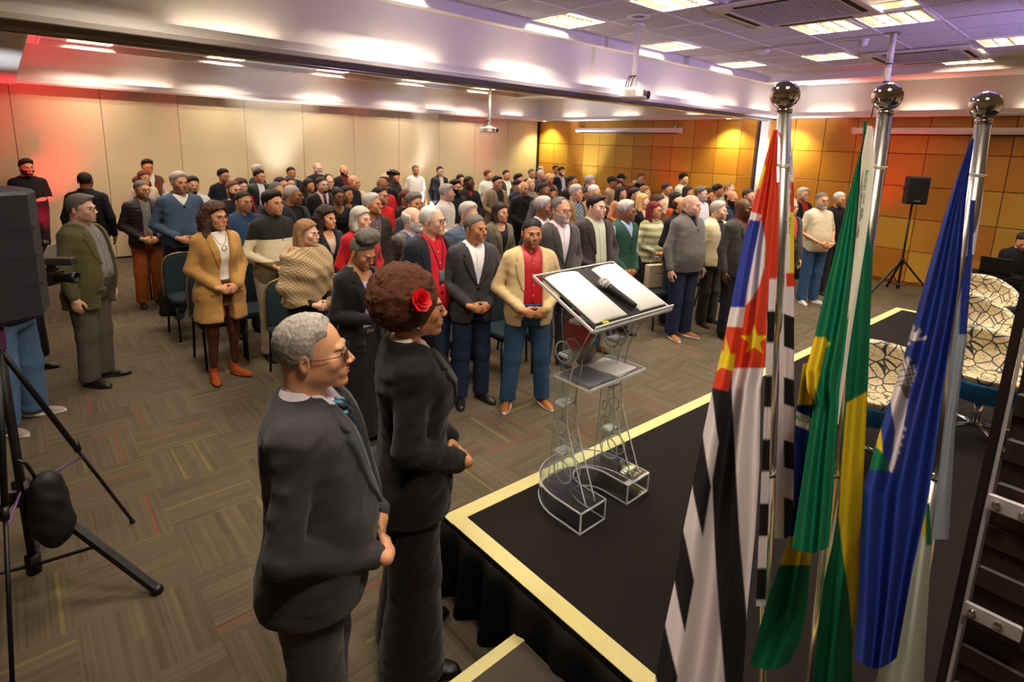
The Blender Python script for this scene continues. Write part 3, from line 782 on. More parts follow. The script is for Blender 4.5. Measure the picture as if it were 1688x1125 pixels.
# stepped tray edge, cove wall and cornice, front half
s=MB();s.box(-3.2,XT+.03,YT,YT+.03,3.59,3.74);s.box(XT,XT+.03,-3.2,YT+.03,3.59,3.74)
s.box(-3.2,XR,YT+.03,5.36,3.66,3.70);s.box(XT+.03,XR,-3.2,YT+.03,3.66,3.70)
struct(s.ob('trim_2',[plaster]))
struct(MB().box(-3.2,XR,5.34,5.52,3.05,3.82).box(XR-.06,XR+.03,-3.2,5.34,3.05,3.82).ob('wall_upper',[plaster]))
def cornice(name,run,ax,wall,sgn,a,b):
    pr=[(0,3.03),(.17,3.03),(.215,3.018),(.235,3.055),(.205,3.062),(.215,3.13),(.20,3.13),(.19,3.10),(0,3.10)]
    poly=[(wall-sgn*d,z) for d,z in pr];m=MB().prism(poly,a,b,ax);return struct(m.ob(name,[plaster]))
cornice('trim_3',None,0,5.40,1,-3.2,XR)          # lip of the beam (runs along x at y)
cornice('trim_4',None,1,XR+.02,1,-3.2,5.4)      # right wall
bm=MB().box(-3.2,XR,5.34,5.56,2.985,3.06);bm.ob('track_housing',[pm('track_metal','#7d6f68',.5)],struct(ob('trim_5',MB().box(-3.2,XR,5.42,5.62,2.99,3.05).me('trim_5',[pm('track_metal','#7d6f68',.5)]))))
MB().tube([(-3.2,5.48,2.985),(XR-.12,5.48,2.985)],.022,10).ob('track_rail',[steel],bpy.data.objects['trim_5'],sm=True)
# rear half: ceiling, tray edge, cove, cornices
RLP=[(x,11.15) for x in (.85,2.85,4.9,6.9,8.9)]+[(x,y) for x in (1.2,3.4,5.4,7.4,9.4) for y in (6.4,8.7)]
_xs=sorted({.55,XT}|{v for x,y in RLP for v in (x,x+tx)});_ys=sorted({5.55,11.85}|{v for x,y in RLP for v in (y,y+ty)});rcb=MB()
for a_,b_ in zip(_xs,_xs[1:]):
    for c_,d_ in zip(_ys,_ys[1:]):
        mx,my=(a_+b_)/2,(c_+d_)/2
        if not any(x<mx<x+tx and y<my<y+ty for x,y in RLP): rcb.box(a_,b_,c_,d_,ZC,ZC+.03)
rc=struct(rcb.ob('ceiling_rear',[tilem]))
s=MB().box(.52,XT+.03,11.85,11.88,3.60,3.75).box(XT,XT+.03,5.8,11.88,3.60,3.75).box(.52,.55,5.8,11.88,3.60,3.75).box(-3.2,XR,11.88,YB,3.66,3.70).box(XT+.03,XR,5.52,11.88,3.66,3.70).box(.2,.52,5.52,11.88,3.66,3.70)
struct(s.ob('trim_6',[plaster]))
struct(MB().box(-3.2,XR,YB-.06,YB+.03,3.05,3.82).box(XR-.06,XR+.03,5.52,YB-.06,3.05,3.82).ob('wall_cove',[plaster]))
cornice('trim_7',None,0,YB+.02,1,-3.2,XR);cornice('trim_8',None,1,XR+.02,1,5.5,YB)
struct(MB().box(.0,.22,5.56,YB-.1,3.0,3.82,.01).ob('trim_9',[plaster]))
struct(MB().box(-3.2,0,5.56,YB,3.28,3.4).ob('ceiling_side',[plaster]))
# luminaires ---------------------------------------------------------------------
louv=pm('louvre_aluminium','#7c735e',.4,.5)
def light_proto():
    fr=MB().box(.02,tx-.02,.02,.05,-.012,.03).box(.02,tx-.02,ty-.05,ty-.02,-.012,.03).box(.02,.05,.05,ty-.05,-.012,.03).box(tx-.05,tx-.02,.05,ty-.05,-.012,.03)
    bl=MB()
    for i in range(1,8): x=.05+(tx-.1)*i/8;bl.box(x-.003,x+.003,.05,ty-.05,-.010,.034)
    bb=MB()
    for i in range(1,4): y=.05+(ty-.1)*i/4;bb.box(.05,tx-.05,y-.006,y+.006,-.010,.030)
    tb=MB()
    for y in (.205,.455): tb.tube([(.06,y,.074),(tx-.06,y,.074)],.013,8)
    bk=MB().box(.03,tx-.03,.03,ty-.03,.09,.10)
    return fr.me('frame',[pm('frame_white','#e8e2d6',.5)]),bl.me('louvre',[louv]),bb.me('louvre_rib',[louv]),tb.me('lamp_tube',[pm('lamp_glow',(1,.88,.66),.5,emit=5.)],True),bk.me('housing',[pm('reflector','#a8a08a',.5)])
LP=light_proto()
def ceiling_light(x,y,z,label):
    t=thing('ceiling_light',label,'ceiling light',(x,y,z),0,'louvred ceiling lights')
    for nm,me in zip(('frame','louvre','louvre_rib','lamp_tube','housing'),LP): ob(nm,me,t)
    l=bpy.data.lights.new('lamp_light','AREA');l.shape='RECTANGLE';l.size=.54;l.size_y=.06;l.energy=LAMPW/2;l.color=LAMPCOL
    for yy in (.205,.455): o=bpy.data.objects.new('lamp_light',l);COL.objects.link(o);o.parent=t;o.location=(tx/2,yy,.066)
LBL={(0,0):'bright louvred ceiling light left of the hanging projector pole, by the beam',(3,0):'bright louvred ceiling light just right of the projector pole, by the beam',(6,0):'louvred ceiling light by the beam, above and left of the first flag pole ball',(0,2):'louvred ceiling light at the top edge of the photo, right of the round speaker grille',
 (3,3):'left one of the two adjoining louvred ceiling lights between the air units',(3,4):'right one of the two adjoining louvred ceiling lights between the air units',(6,2):'small looking louvred ceiling light left of the second pole, under the pair of lights',(6,5):'louvred ceiling light cut by the right edge of the photo',(8,4):'louvred ceiling light beside the right cove, right of the far air unit'}
for (i,j) in lights: ceiling_light(4.53+tx*i,TY[0]-ty*(j+1),ZC,LBL.get((i,j),'louvred ceiling light in the front half of the room outside the picture'))
RL=['louvred ceiling light at the far left end above the back partition','second louvred ceiling light from the left above the back partition','third louvred ceiling light from the left above the back partition','louvred ceiling light above the back partition, left of the far projector','louvred ceiling light above the back partition, nearest the corner with wood panels']
for n,(x,y) in enumerate(RLP): ceiling_light(x,y,ZC,RL[n] if n<5 else 'louvred ceiling light in the rear half of the room hidden by the beam')
for n,(x,y) in enumerate(((8.58+.676,TY[0]-ty*1),(9.93-.676,TY[0]-ty*2-.0))): pass
# cove lamps: short fluorescent battens lying behind the cornice lip
bat=MB().tube([(-.12,0,0),(.12,0,0)],.007,8).me('lamp_tube',[pm('cove_glow',(1,.90,.68),.5,emit=4.)],True);batb=MB().box(-.15,.15,-.015,.015,-.011,-.007).me('batten',[pm('frame_white','#e8e2d6',.5)])
cl=[(x,5.255,3.112,0) for x in (1.5,3.2,4.7,6.3,8.1,9.9,11.3)]+[(x,12.33,3.112,0) for x in (2.0,5.3,8.4,10.9)]+[(XR-.13,y,3.112,1) for y in (4.3,2.7,1.1,-.5,7.,9.2,11.)]
CN=['%s tube lamp hidden in the trough of the beam cornice, counted from the left'%q for q in ('first','second','third','fourth','fifth','sixth','seventh')]+['%s tube lamp hidden in the cornice above the back partition, counted from the left'%q for q in ('first','second','third','fourth')]+['%s tube lamp hidden in the cornice of the wood wall, counted from the beam'%q for q in ('first','second','third','fourth','fifth','sixth','seventh')]
for i,(x,y,z,v) in enumerate(cl):
    t=thing('cove_lamp',CN[i],'lamp',(x,y,z),math.pi/2*v,'cove lamps');ob('lamp_tube',bat,t);ob('batten',batb,t)
    l=bpy.data.lights.new('cove_light','AREA');l.shape='RECTANGLE';l.size=.8;l.size_y=.05;l.energy=.8;l.color=(1,.84,.62);o=bpy.data.objects.new('cove_light',l);COL.objects.link(o);o.parent=t;o.location=(0,0,.010);o.rotation_euler=(math.pi,0,0)
# downlights
dlb=MB().lathe([(.07,0),(.085,-.012),(.055,-.014),(.05,-.004)],20).me('downlight_body',[pm('frame_white','#e8e2d6',.5)],True)
dll=MB().lathe([(.048,-.010),(.046,-.0125)],20).me('lens',[pm('downlight_glow',(1,.95,.6),.5,emit=14.)])
for (x,y),lb in zip(DOWN,('round downlight under the cornice at the far corner of the wood wall','round downlight under the cornice just left of the partition jamb','round downlight under the cornice just right of the partition jamb')):
    t=thing('downlight',lb,'downlight',(x,y,3.03),0,'downlights along the wood wall',dlb);ob('lens',dll,t)
# air-conditioning cassettes
def cassette(x,y,label,rz=0):
    t=thing('air_conditioner',label,'air conditioner',(x,y,ZC-.002),rz,'ceiling air units')
    beige=pm('unit_plastic','#cfc2b0',.5)
    w=.62;m=MB().box(-w,w,-w+.02,-w+.17,-.035,0,.01).box(-w,w,w-.17,w-.02,-.035,0,.01).box(-w,-w+.15,-w+.17,w-.17,-.035,0,.01).box(w-.15,w,-w+.17,w-.17,-.035,0,.01);m.ob('cover_frame',[beige],t)
    gm=MB().box(-.44,.44,-.44,.44,-.028,-.012,.004);gr=gm.ob('intake_grille',[pm('grille_grey','#a49c98',.6)],t)
    sl=MB()
    for i in range(22): y_=-.42+i*.04;sl.box(-.42,.42,y_-.006,y_+.006,-.034,-.028)
    sl.ob('grille_bars',[pm('grille_grey','#a49c98',.6)],gr)
    for a in range(4):
        c,s_=[(1,0),(0,1),(-1,0),(0,-1)][a];V=[(.49*1,-.36),(.545,-.36),(.545,.36),(.49,.36)]
        P=[(c*px-s_*py,s_*px+c*py) for px,py in V];MB().prism(P,-.0375,-.034).ob('air_slot',[pm('slot_black','#0a0a0a',.8)],t)
cassette(5.88+.0,2.45+.1,'square ceiling air unit at the top edge of the photo');cassette(9.50,2.28,'ceiling air unit behind the second hanging projector pole')
# round speaker grille, smoke detectors, sprinklers
t=thing('ceiling_speaker','round grey speaker grille in a ceiling tile left of the projector pole','speaker',tuple(wd(1008,21,1)*0+np.array([5.2,3.9,ZC])));MB().lathe([(.13,0),(.125,-.012),(.10,-.014),(.10,-.004)],24).ob('rim',[pm('frame_white','#e8e2d6',.5)],t,True);MB().lathe([(.10,-.003),(.0,-.006)],24).ob('grille',[pm('grille_grey','#8f8890',.7)],t)
t=thing('smoke_detector','white domed smoke detector right of the second ceiling light from the pole','smoke detector',(7.9,3.8,ZC));MB().lathe([(.10,0),(.10,-.03),(.075,-.05),(.02,-.055)],24).ob('dome',[pm('frame_white','#e8e2d6',.5)],t,True);MB().lathe([(.12,.001),(.12,-.008)],24).ob('base_ring',[pm('frame_white','#e8e2d6',.5)],t)
t=thing('smoke_detector','small camera dome on the ceiling left of the second projector pole','detector',(7.9,2.55,ZC));MB().lathe([(.055,0),(.055,-.04),(.04,-.075),(.01,-.085)],20).ob('dome',[pm('frame_white','#cfc8c8',.4)],t,True);MB().lathe([(.065,.001),(.065,-.012)],20).ob('base_ring',[pm('frame_white','#e8e2d6',.5)],t)
for (x,y),lb in (((5.2,4.6),'small sprinkler head in the ceiling near the projector pole'),((9.6,4.3),'small sprinkler head above the cove lights beside the first flag pole ball'),):
    t=thing('sprinkler',lb,'sprinkler',(x,y,ZC));MB().lathe([(.03,0),(.03,-.006),(.008,-.01),(.008,-.04)],12).ob('stem',[steel],t);MB().lathe([(.02,-.045),(.022,-.05)],12).ob('deflector',[steel],t)
# retracted projection screens on the wood wall
def screen(y0,y1,label):
    t=thing('projection_screen',label,'projection screen',(XR-.02,(y0+y1)/2,2.78),0,'retracted projection screens');h=(y1-y0)/2
    MB().prism([(-.0,-.06),(-.12,-.055),(-.135,0),(-.12,.055),(0,.06)],-h,h,1).ob('casing',[pm('screen_case','#efe6e0',.45)],t)
    for s_ in(1,-1): MB().prism([(-.0,-.066),(-.125,-.06),(-.142,0),(-.125,.06),(0,.066)],s_*h-.012,s_*h+.012,1).ob('end_cap',[pm('frame_white','#f0e9e2',.4)],t)
    for s_ in(1,-1): MB().box(-.05,-.0,s_*h*.9-.03,s_*h*.9+.03,.05,.11).ob('bracket',[steel],t)
    MB().box(-.11,-.03,-h+.1,h-.1,-.075,-.06).ob('bottom_bar',[blk],t)
screen(7.55,10.85,'retracted white projection screen case on the far part of the wood wall');screen(-.8,3.82,'retracted white projection screen case behind the second and third flag poles')
# projectors on ceiling poles
def projector(x,y,z,rz,top,label):
    t=thing('projector',label,'projector',(x,y,z),rz,'ceiling projectors')
    MB().box(-.19,.19,-.14,.14,-.055,.055,.015).ob('body',[pm('projector_shell','#efeadd',.4)],t)
    ln=MB().lathe([(.045,0),(.045,.03),(.035,.035),(.03,.02)],20);lo=ln.ob('lens',[blk],t,True,mtx=Matrix.Translation((.10,-.135,.0))@Matrix.Rotation(math.pi/2,4,'X'))
    MB().box(-.15,.02,-.145,-.139,-.025,.03).ob('front_grille',[pm('grille_grey','#5a5450',.6)],t)
    v=MB()
    for i in range(6):
        for j in range(4): v.box(-.194,-.189,-.06+i*.02,-.046+i*.02,-.03+j*.016,-.02+j*.016)
    v.ob('side_vents',[pm('grille_grey','#b0a070',.6)],t)
    MB().box(-.07,.07,-.06,.06,.055,.085,.008).ob('mount_plate',[pm('frame_white','#e8e2d6',.5)],t)
    MB().tube([(0,0,.08),(0,0,top-z)],.032,14).ob('pole',[pm('pole_white','#ece6dc',.45)],t,True);MB().lathe([(.075,top-z-.012),(.075,top-z-.001)],16).ob('ceiling_flange',[pm('pole_white','#ece6dc',.45)],t)
    a=np.linspace(0,math.pi,12)
    for q,(r,o) in enumerate(((.09,.03),(.06,-.02),(.11,.0))): MB().tube([(-.03-r*math.sin(k)*1.,o+.02*k,.06+.07*(1+math.cos(k))) for k in a],.006,6).ob('cable',[blk],t,True)
projector(5.50,4.12,2.93,math.radians(25),ZC,'white projector hanging on a pole in front of the beam')
projector(8.05,9.9,2.62,math.radians(25),ZC-.02,'white projector hanging far back behind the beam')
# second pole above the flags: a cut-off mount without projector
t=thing('ceiling_mount','white ceiling pole with black ties and dangling cable above the second flag','ceiling mount',(7.70,2.18,ZC))
MB().tube([(0,0,0),(-.0,0,-.62)],.034,14).ob('pole',[pm('pole_white','#ece6dc',.45)],t,True);MB().tube([(0,0,-.28),(0,0,-.38)],.0355,14).ob('sleeve',[pm('pole_white','#d8d2ca',.5)],t,True);MB().lathe([(.075,-.012),(.075,-.001)],16).ob('ceiling_flange',[steel],t)
for z in (-.33,-.53): MB().tube([(0,0,z),(0,0,z-.015)],.038,14).ob('tie',[blk],t,True)
MB().tube([(-.03,.0,-.53),(-.10,.03,-.60),(-.13,.05,-.72),(-.16,.05,-.95)],.006,6).ob('cable',[blk],t,True)
# wall plates
t=thing('wall_plate','small white switch plate on the wood wall behind the audience','switch plate',(XR-.004,8.83,1.47));MB().box(-.008,.0,-.06,.06,-.04,.04,.002).ob('plate',[pm('frame_white','#efe9df',.4)],t);MB().box(-.012,-.008,-.02,.02,-.025,.025).ob('rocker',[pm('frame_white','#efe9df',.4)],t)
# LED cans
par=MB().lathe([(.085,0),(.09,.02),(.09,.16),(.08,.17),(.078,.15)],20);
pmeb=par.me('can_body',[blk],True);pbr=MB().tube([(-.11,0,-.06),(-.11,0,.09),(.11,0,.09),(.11,0,-.06)],.008,6).me('bracket',[blk]);pln=MB().lathe([(.076,.152),(.0,.154)],20)
for i,((x,y),tg,c,w,an) in enumerate(CANS):
    cn={RED:'red',WHT:'white'}.get(c,'red')
    t=thing('wash_light_can','black %s LED can, %s'%(cn,('%s from the left along the back partition'%('first','second','third','fourth','fifth','sixth')[i] if i<6 else '%s along the wood wall'%('farthest','second','third','fourth','nearest')[i-6] if i<11 else '%s at the left side beam'%('nearer','farther')[i-11])),'stage light',(x,y,.16),0,'LED cans washing the walls')
    q=(Vector(tg)-Vector((x,y,.34))).to_track_quat('Z','Y').to_matrix().to_4x4()
    ob('can_body',pmeb,t,mtx=q);ob('lens',pln.me('lens',[pm('led_glow_'+cn,c,.5,emit=3.)]),t,mtx=q)
    MB().bar((-.11,0,-.155),(.11,0,-.155),.04,.01).ob('foot',[blk],t);ob('bracket',pbr,t,mtx=Matrix.Translation((0,0,-.09)))

# ---------------------------------------------------------------- stage
SX,SY0,SY1,SX1=1.487,2.055,1.83,8.36   # corner near the lectern and far corner
t=thing('stage','low stage with a black carpet top, yellow edging tape and black skirt','stage')
poly=[(SX,-3.),(SX1,-3.),(SX1,SY1+.02),(SX,SY0+.08)]
MB().prism(poly,.34,.40).ob('deck',[pm('stage_carpet','#1f1a19',.95,0,.12,700,.0015,.15)],t)
MB().prism([(SX+.05,-2.95),(SX1-.05,-2.95),(SX1-.05,SY1-.05),(SX+.05,SY0-.02)],0,.34).ob('base',[pm('plywood_dark','#19140f',.8)],t)
tape=pm('yellow_tape','#cfc283',.55,0,.06,90,.0005)
a=np.array([SX,SY0+.08]);b=np.array([SX1,SY1+.02]);d=(b-a)/np.linalg.norm(b-a);nn=np.array([d[1],-d[0]])
wdt=.085
MB().prism([tuple(a),tuple(b),tuple(b+nn*wdt),tuple(a+nn*wdt+d*0)],.4005,.403).ob('edge_tape',[tape],t)
MB().prism([(SX,-3),(SX+wdt,-3),(SX+wdt,SY0),(SX,SY0+.08)],.4012,.4037).ob('edge_tape',[tape],t)
MB().prism([(SX1-wdt,-3),(SX1,-3),(SX1,SY1),(SX1-wdt,SY1)],.4018,.4043).ob('edge_tape',[tape],t)
def skirt(x0,y0,x1,y1,h,name,par,amp=.03,per=.14,z0=.0):
    L=math.hypot(x1-x0,y1-y0);n=int(L/.02);V=[];Fc=[];dx,dy=(x1-x0)/L,(y1-y0)/L;nx,ny=dy,-dx
    zs_=[h,h*.8,h*.5,h*.2,z0+.004]
    for j,z in enumerate(zs_):
        for i in range(n+1):
            s_=L*i/n;w=amp*(j/4)**.7*(math.sin(2*math.pi*s_/per+math.sin(s_*3.1)*1.5)+.5)+.012*j/4+.01
            V.append((x0+dx*s_-nx*w*-1,y0+dy*s_-ny*w*-1,z))
    for j in range(len(zs_)-1):
        for i in range(n): k=j*(n+1)+i;Fc.append([k,k+1,k+n+2,k+n+1])
    me=mesh(name,np.array(V),Fc,[pm('black_skirt_cloth','#0c0b0c',.8,0,.1,80,.001,.2)]);o=ob(name,me,par);md=o.modifiers.new('thick','SOLIDIFY');md.thickness=.004
skirt(SX,SY0+.08,SX,-3,.38,'skirt',t,.045,.21);skirt(SX1,SY1+.02,SX,SY0+.08,.38,'skirt',t,.02)
# two-tread step at the front-left of the stage
t=thing('stage_step','low carpeted step with yellow edge tape at the bottom of the photo','step')
MB().box(1.02,1.44,.3,1.50,0,.20,.004).ob('tread',[pm('step_carpet','#4a423a',.95,0,.1,600,.0015,.15)],t)
MB().box(1.02,1.44,1.45,1.505,.2005,.2035).ob('edge_tape',[tape],t);MB().box(1.0,1.045,.3,1.45,.2005,.2035).ob('edge_tape',[tape],t)
# ---------------------------------------------------------------- lectern
acr=pm('clear_acrylic','#f4fbfb',.0,0,trans=1.,ior=1.49);acr2=pm('acrylic_edge','#ffffff',.10,0,trans=.45,ior=1.49)
L=thing('lectern','clear acrylic lectern with horseshoe base and slanted top on the stage','lectern',(2.21,1.60,.40))
def ribbon(poly2,z0,z1,th,name,mats,par,closed=True):
    """upright wall following an outline"""
    P=np.array(poly2,float);n=len(P);T=np.roll(P,-1,0)-np.roll(P,1,0);T/=np.linalg.norm(T,axis=1)[:,None];Nn=np.stack([T[:,1],-T[:,0]],1)*th
    V=[(*p,z0) for p in P]+[(*p,z1) for p in P]+[(*p,z0) for p in P+Nn]+[(*p,z1) for p in P+Nn];Fc=[]
    for i in range(n):
        j=(i+1)%n;Fc+=[[i,j,n+j,n+i],[2*n+i,3*n+i,3*n+j,2*n+j],[n+i,n+j,3*n+j,3*n+i],[i,2*n+i,2*n+j,j]]
    return ob(name,(lambda m:m)(MBx(V,Fc).me(name,mats,False)),par)
def MBx(V,Fc): return MB().add(V,Fc)
ar=np.linspace(math.pi,0,25)
outer=[(-.285,-.02)]+[(.285*math.cos(k),.17+.27*math.sin(k)) for k in ar]+[(.285,-.02)]
inner=[(.095,-.02)]+[(.095*math.cos(k),.13+.13*math.sin(k)) for k in ar[::-1]]+[(-.095,-.02)]
# (outline of the horseshoe)
sh=outer+inner
MB().prism(sh,.112,.122).ob('base_top',[acr],L);MB().prism(sh,.0,.008).ob('base_bottom',[acr],L)
ribbon(sh,.008,.112,.006,'base_wall',[acr],L)
eb=MB()
for i in range(len(sh)):
    a_,b_=sh[i],sh[(i+1)%len(sh)]
    for z in(.005,.117): eb.bar((*a_,z),(*b_,z),.007)
for i in (0,len(outer)-1,len(outer),len(sh)-1): eb.bar((*sh[i],0),(*sh[i],.12),.007)
eb.ob('base_edges',[acr2],L)
def plate(x,name='side_plate'):
    zz=np.linspace(.12,1.075,34)
    fy=np.interp(zz,[.12,.2,.35,.5,.65,.85,1.0,1.14],[.00,.035,.10,.155,.17,.135,.06,-.015]);by=np.interp(zz,[.12,.3,.55,.8,1.0,1.14],[.27,.262,.25,.262,.285,.305])
    P=[(y,z) for y,z in zip(fy,zz)]+[(y,z) for y,z in zip(by[::-1],zz[::-1])]
    holes=[(.17,.235,.060),(.19,.37,.047),(.205,.475,.033),(.205,.885,.055)]
    # strip mesh with holes cut by bmesh boolean-free construction: plate body as grid, rims as rings
    m=MB();n=len(zz)
    V=[(x-.004,y,z) for y,z in zip(fy,zz)]+[(x-.004,y,z) for y,z in zip(by,zz)]+[(x+.004,y,z) for y,z in zip(fy,zz)]+[(x+.004,y,z) for y,z in zip(by,zz)];Fc=[]
    for i in range(n-1): Fc+=[[i,i+1,n+i+1,n+i],[2*n+i,3*n+i,3*n+i+1,2*n+i+1],[i,2*n+i,2*n+i+1,i+1],[n+i,n+i+1,3*n+i+1,3*n+i]]
    Fc+=[[0,n,3*n,2*n],[n-1,3*n-1,4*n-1,2*n-1]]
    o=MBx(V,Fc).ob(name,[acr],L)
    e=MB();e.tube([(x,y,z) for y,z in zip(fy,zz)],.0038,6);e.tube([(x,y,z) for y,z in zip(by,zz)],.0034,6);e.ob('plate_edge',[acr2],o,True)
    r=MB()
    for cy_,cz,rr in holes: r.tube([(x,cy_+rr*math.cos(k),cz+rr*math.sin(k)) for k in np.linspace(0,2*math.pi,28,endpoint=False)],0.0045,6,True)
    r.ob('hole_rims',[acr2],o,True)
for x in (-.225,-.155,.155,.225): plate(x)
for sx in (-.19,.19):
    for z,y in ((.33,.20),(.60,.21),(.87,.20),(1.06,.14)):
        MB().box(sx-.045,sx+.045,y-.032,y+.032,z-.009,z+.009,.002).box(sx-.03,sx+.03,y-.02,y+.02,z-.012,z+.012).ob('spacer_block',[acr2],L)
MB().box(-.23,.23,.02,.26,.735,.745).box(-.23,.23,.02,.026,.745,.762).ob('shelf',[acr],L);MB().bar((-.23,.02,.74),(.23,.02,.74),.012).bar((-.23,.26,.74),(.23,.26,.74),.010).bar((-.23,.02,.74),(-.23,.26,.74),.010).bar((.23,.02,.74),(.23,.26,.74),.010).ob('shelf_edge',[acr2],L)
# front panel with the round red emblem
MB().box(-.14,.14,.29,.296,.72,1.15).ob('front_panel',[acr],L)
MB().prism([(-.01+.125*math.cos(k),.95+.125*math.sin(k)) for k in np.linspace(0,2*math.pi,40,endpoint=False)],.284,.289,1).ob('emblem_disc',[pm('emblem_red','#d8141f',.35)],L)['label']='round red emblem'
MB().prism([(.055+.085*math.cos(k),.80+.085*math.sin(k)) for k in np.linspace(0,2*math.pi,40,endpoint=False)],.2972,.300,1).ob('emblem_disc',[pm('emblem_cream','#c9b59a',.5)],L)['label']='cream disc behind the emblem'
for dx,dz in ((.12,.84),(-.13,.77)):
    MB().prism([(dx+.022*math.cos(k),dz+.018*math.sin(k)) for k in np.linspace(0,2*math.pi,20,endpoint=False)],.280,.284,1).ob('sticker',[pm('sticker_blue','#2f86b5',.4)],L)
# slanted reading board
tilt=Matrix.Translation((-.03,-.07,1.085))@Matrix.Rotation(math.radians(24),4,'X')
bd=MB().box(-.31,.31,0,.44,0,.010,.002).ob('reading_board',[acr],L,mtx=tilt)
MB().bar((-.31,0,.005),(.31,0,.005),.014,.016).bar((-.31,.44,.005),(.31,.44,.005),.010,.010).bar((-.31,0,.005),(-.31,.44,.005),.010,.012).bar((.31,0,.005),(.31,.44,.005),.010,.012).bar((-.31,.0,.02),(.31,0,.02),.006,.03).ob('board_edge',[acr2],bd)
# black lining sheet with paper, open book, microphone, pencil: separate things lying on the board
TB=Matrix.Translation((2.21,1.60,.40))@tilt
def onboard(name,label,cat,x,y,z,rz=0.):
    t=thing(name,label,cat);t.matrix_world=TB@Matrix.Translation((x,y,z))@Matrix.Rotation(rz,4,'Z');return t
paper=pm('paper_white','#f4f2ee',.6)
t=onboard('folder','dark folder lying open under the pages on the lectern top','folder',.0,.02,.011);MB().box(-.285,.29,.0,.40,0,.004,.001).ob('cover',[pm('folder_black','#17161a',.4)],t)
def pages(x0,x1,name,label):
    t=onboard(name,label,'book',0,.02,.0155);n=12;V=[];Fc=[]
    for j in (0,1):
        for i in range(n+1):
            u=i/n;x=x0+(x1-x0)*u;c=u if x0<x1 else u;zz=.006+.016*math.sin(math.pi*min(1,u*1.0))**.7
            V.append((x,.015+j*.36,zz));
    for j in (0,1):
        for i in range(n+1): V.append((x0+(x1-x0)*i/n,.015+j*.36,0))
    k=n+1
    for i in range(n): Fc+=[[i,i+1,k+i+1,k+i],[2*k+i,3*k+i,3*k+i+1,2*k+i+1],[i,2*k+i,2*k+i+1,i+1],[k+i,k+i+1,3*k+i+1,3*k+i]]
    Fc+=[[0,k,3*k,2*k],[k-1,3*k-1,4*k-1,2*k-1]]
    MBx(V,Fc).ob('page_block',[paper],t,True);e=MB()
    for q in range(4): e.box(min(x0,x1)+.004,max(x0,x1)-.004,.012-.002*0,.0155,.002+q*.0018,.0026+q*.0018)
    e.ob('page_edges',[pm('paper_edge','#cfc8bb',.7)],t)
pages(-.275,-.035,'open_book','thick white open pages on the left half of the lectern top');pages(.075,.285,'open_book','thick white open pages on the right half of the lectern top')
t=onboard('microphone','black handheld microphone with silver mesh head lying between the pages on the lectern','microphone',.045,.075,.036,math.radians(7))
rm=Matrix.Rotation(-math.pi/2,4,'X')
ob('handle',MB().lathe([(.014,-.02),(.016,0),(.018,.11),(.021,.145),(.019,.15)],20).me('handle',[blk],True),t,mtx=rm);ob('collar',MB().lathe([(.022,.15),(.0225,.158),(.02,.162)],20).me('collar',[steel],True),t,mtx=rm)
ob('mesh_head',MB().lathe([(.019,.16),(.026,.17),(.029,.185),(.026,.202),(.018,.212),(.006,.216)],20).me('mesh_head',[pm('mic_mesh','#a7a5a3',.35,.9,0,900,.0015)],True),t,mtx=rm)
ob('band',MB().lathe([(.0292,.184),(.0298,.187),(.0292,.190)],20).me('band',[chrome],True),t,mtx=rm)
t=onboard('pen','pen with a yellow cap lying along the lower edge of the lectern top','pen',-.14,.006,.03,-.08);MB().tube([(-.07,0,0),(.09,0,0)],.004,8).ob('barrel',[pm('pen_metal','#3b3b3a',.3,.5)],t,True);MB().tube([(-.10,0,0),(-.07,0,0)],.008,8).ob('cap',[pm('pen_yellow','#d2c926',.4)],t,True)
t=thing('paper_sheet','white paper sheet on the clear inner shelf of the lectern','paper',(2.30,1.74,1.147),.12);MB().box(-.09,.09,-.10,.10,0,.002).ob('sheet',[paper],t)
t=thing('paper_sheet','grey folder on the clear inner shelf of the lectern','folder',(2.10,1.74,1.147),-.1);MB().box(-.09,.09,-.10,.10,0,.003).ob('sheet',[pm('folder_grey','#6d6f7c',.5)],t)
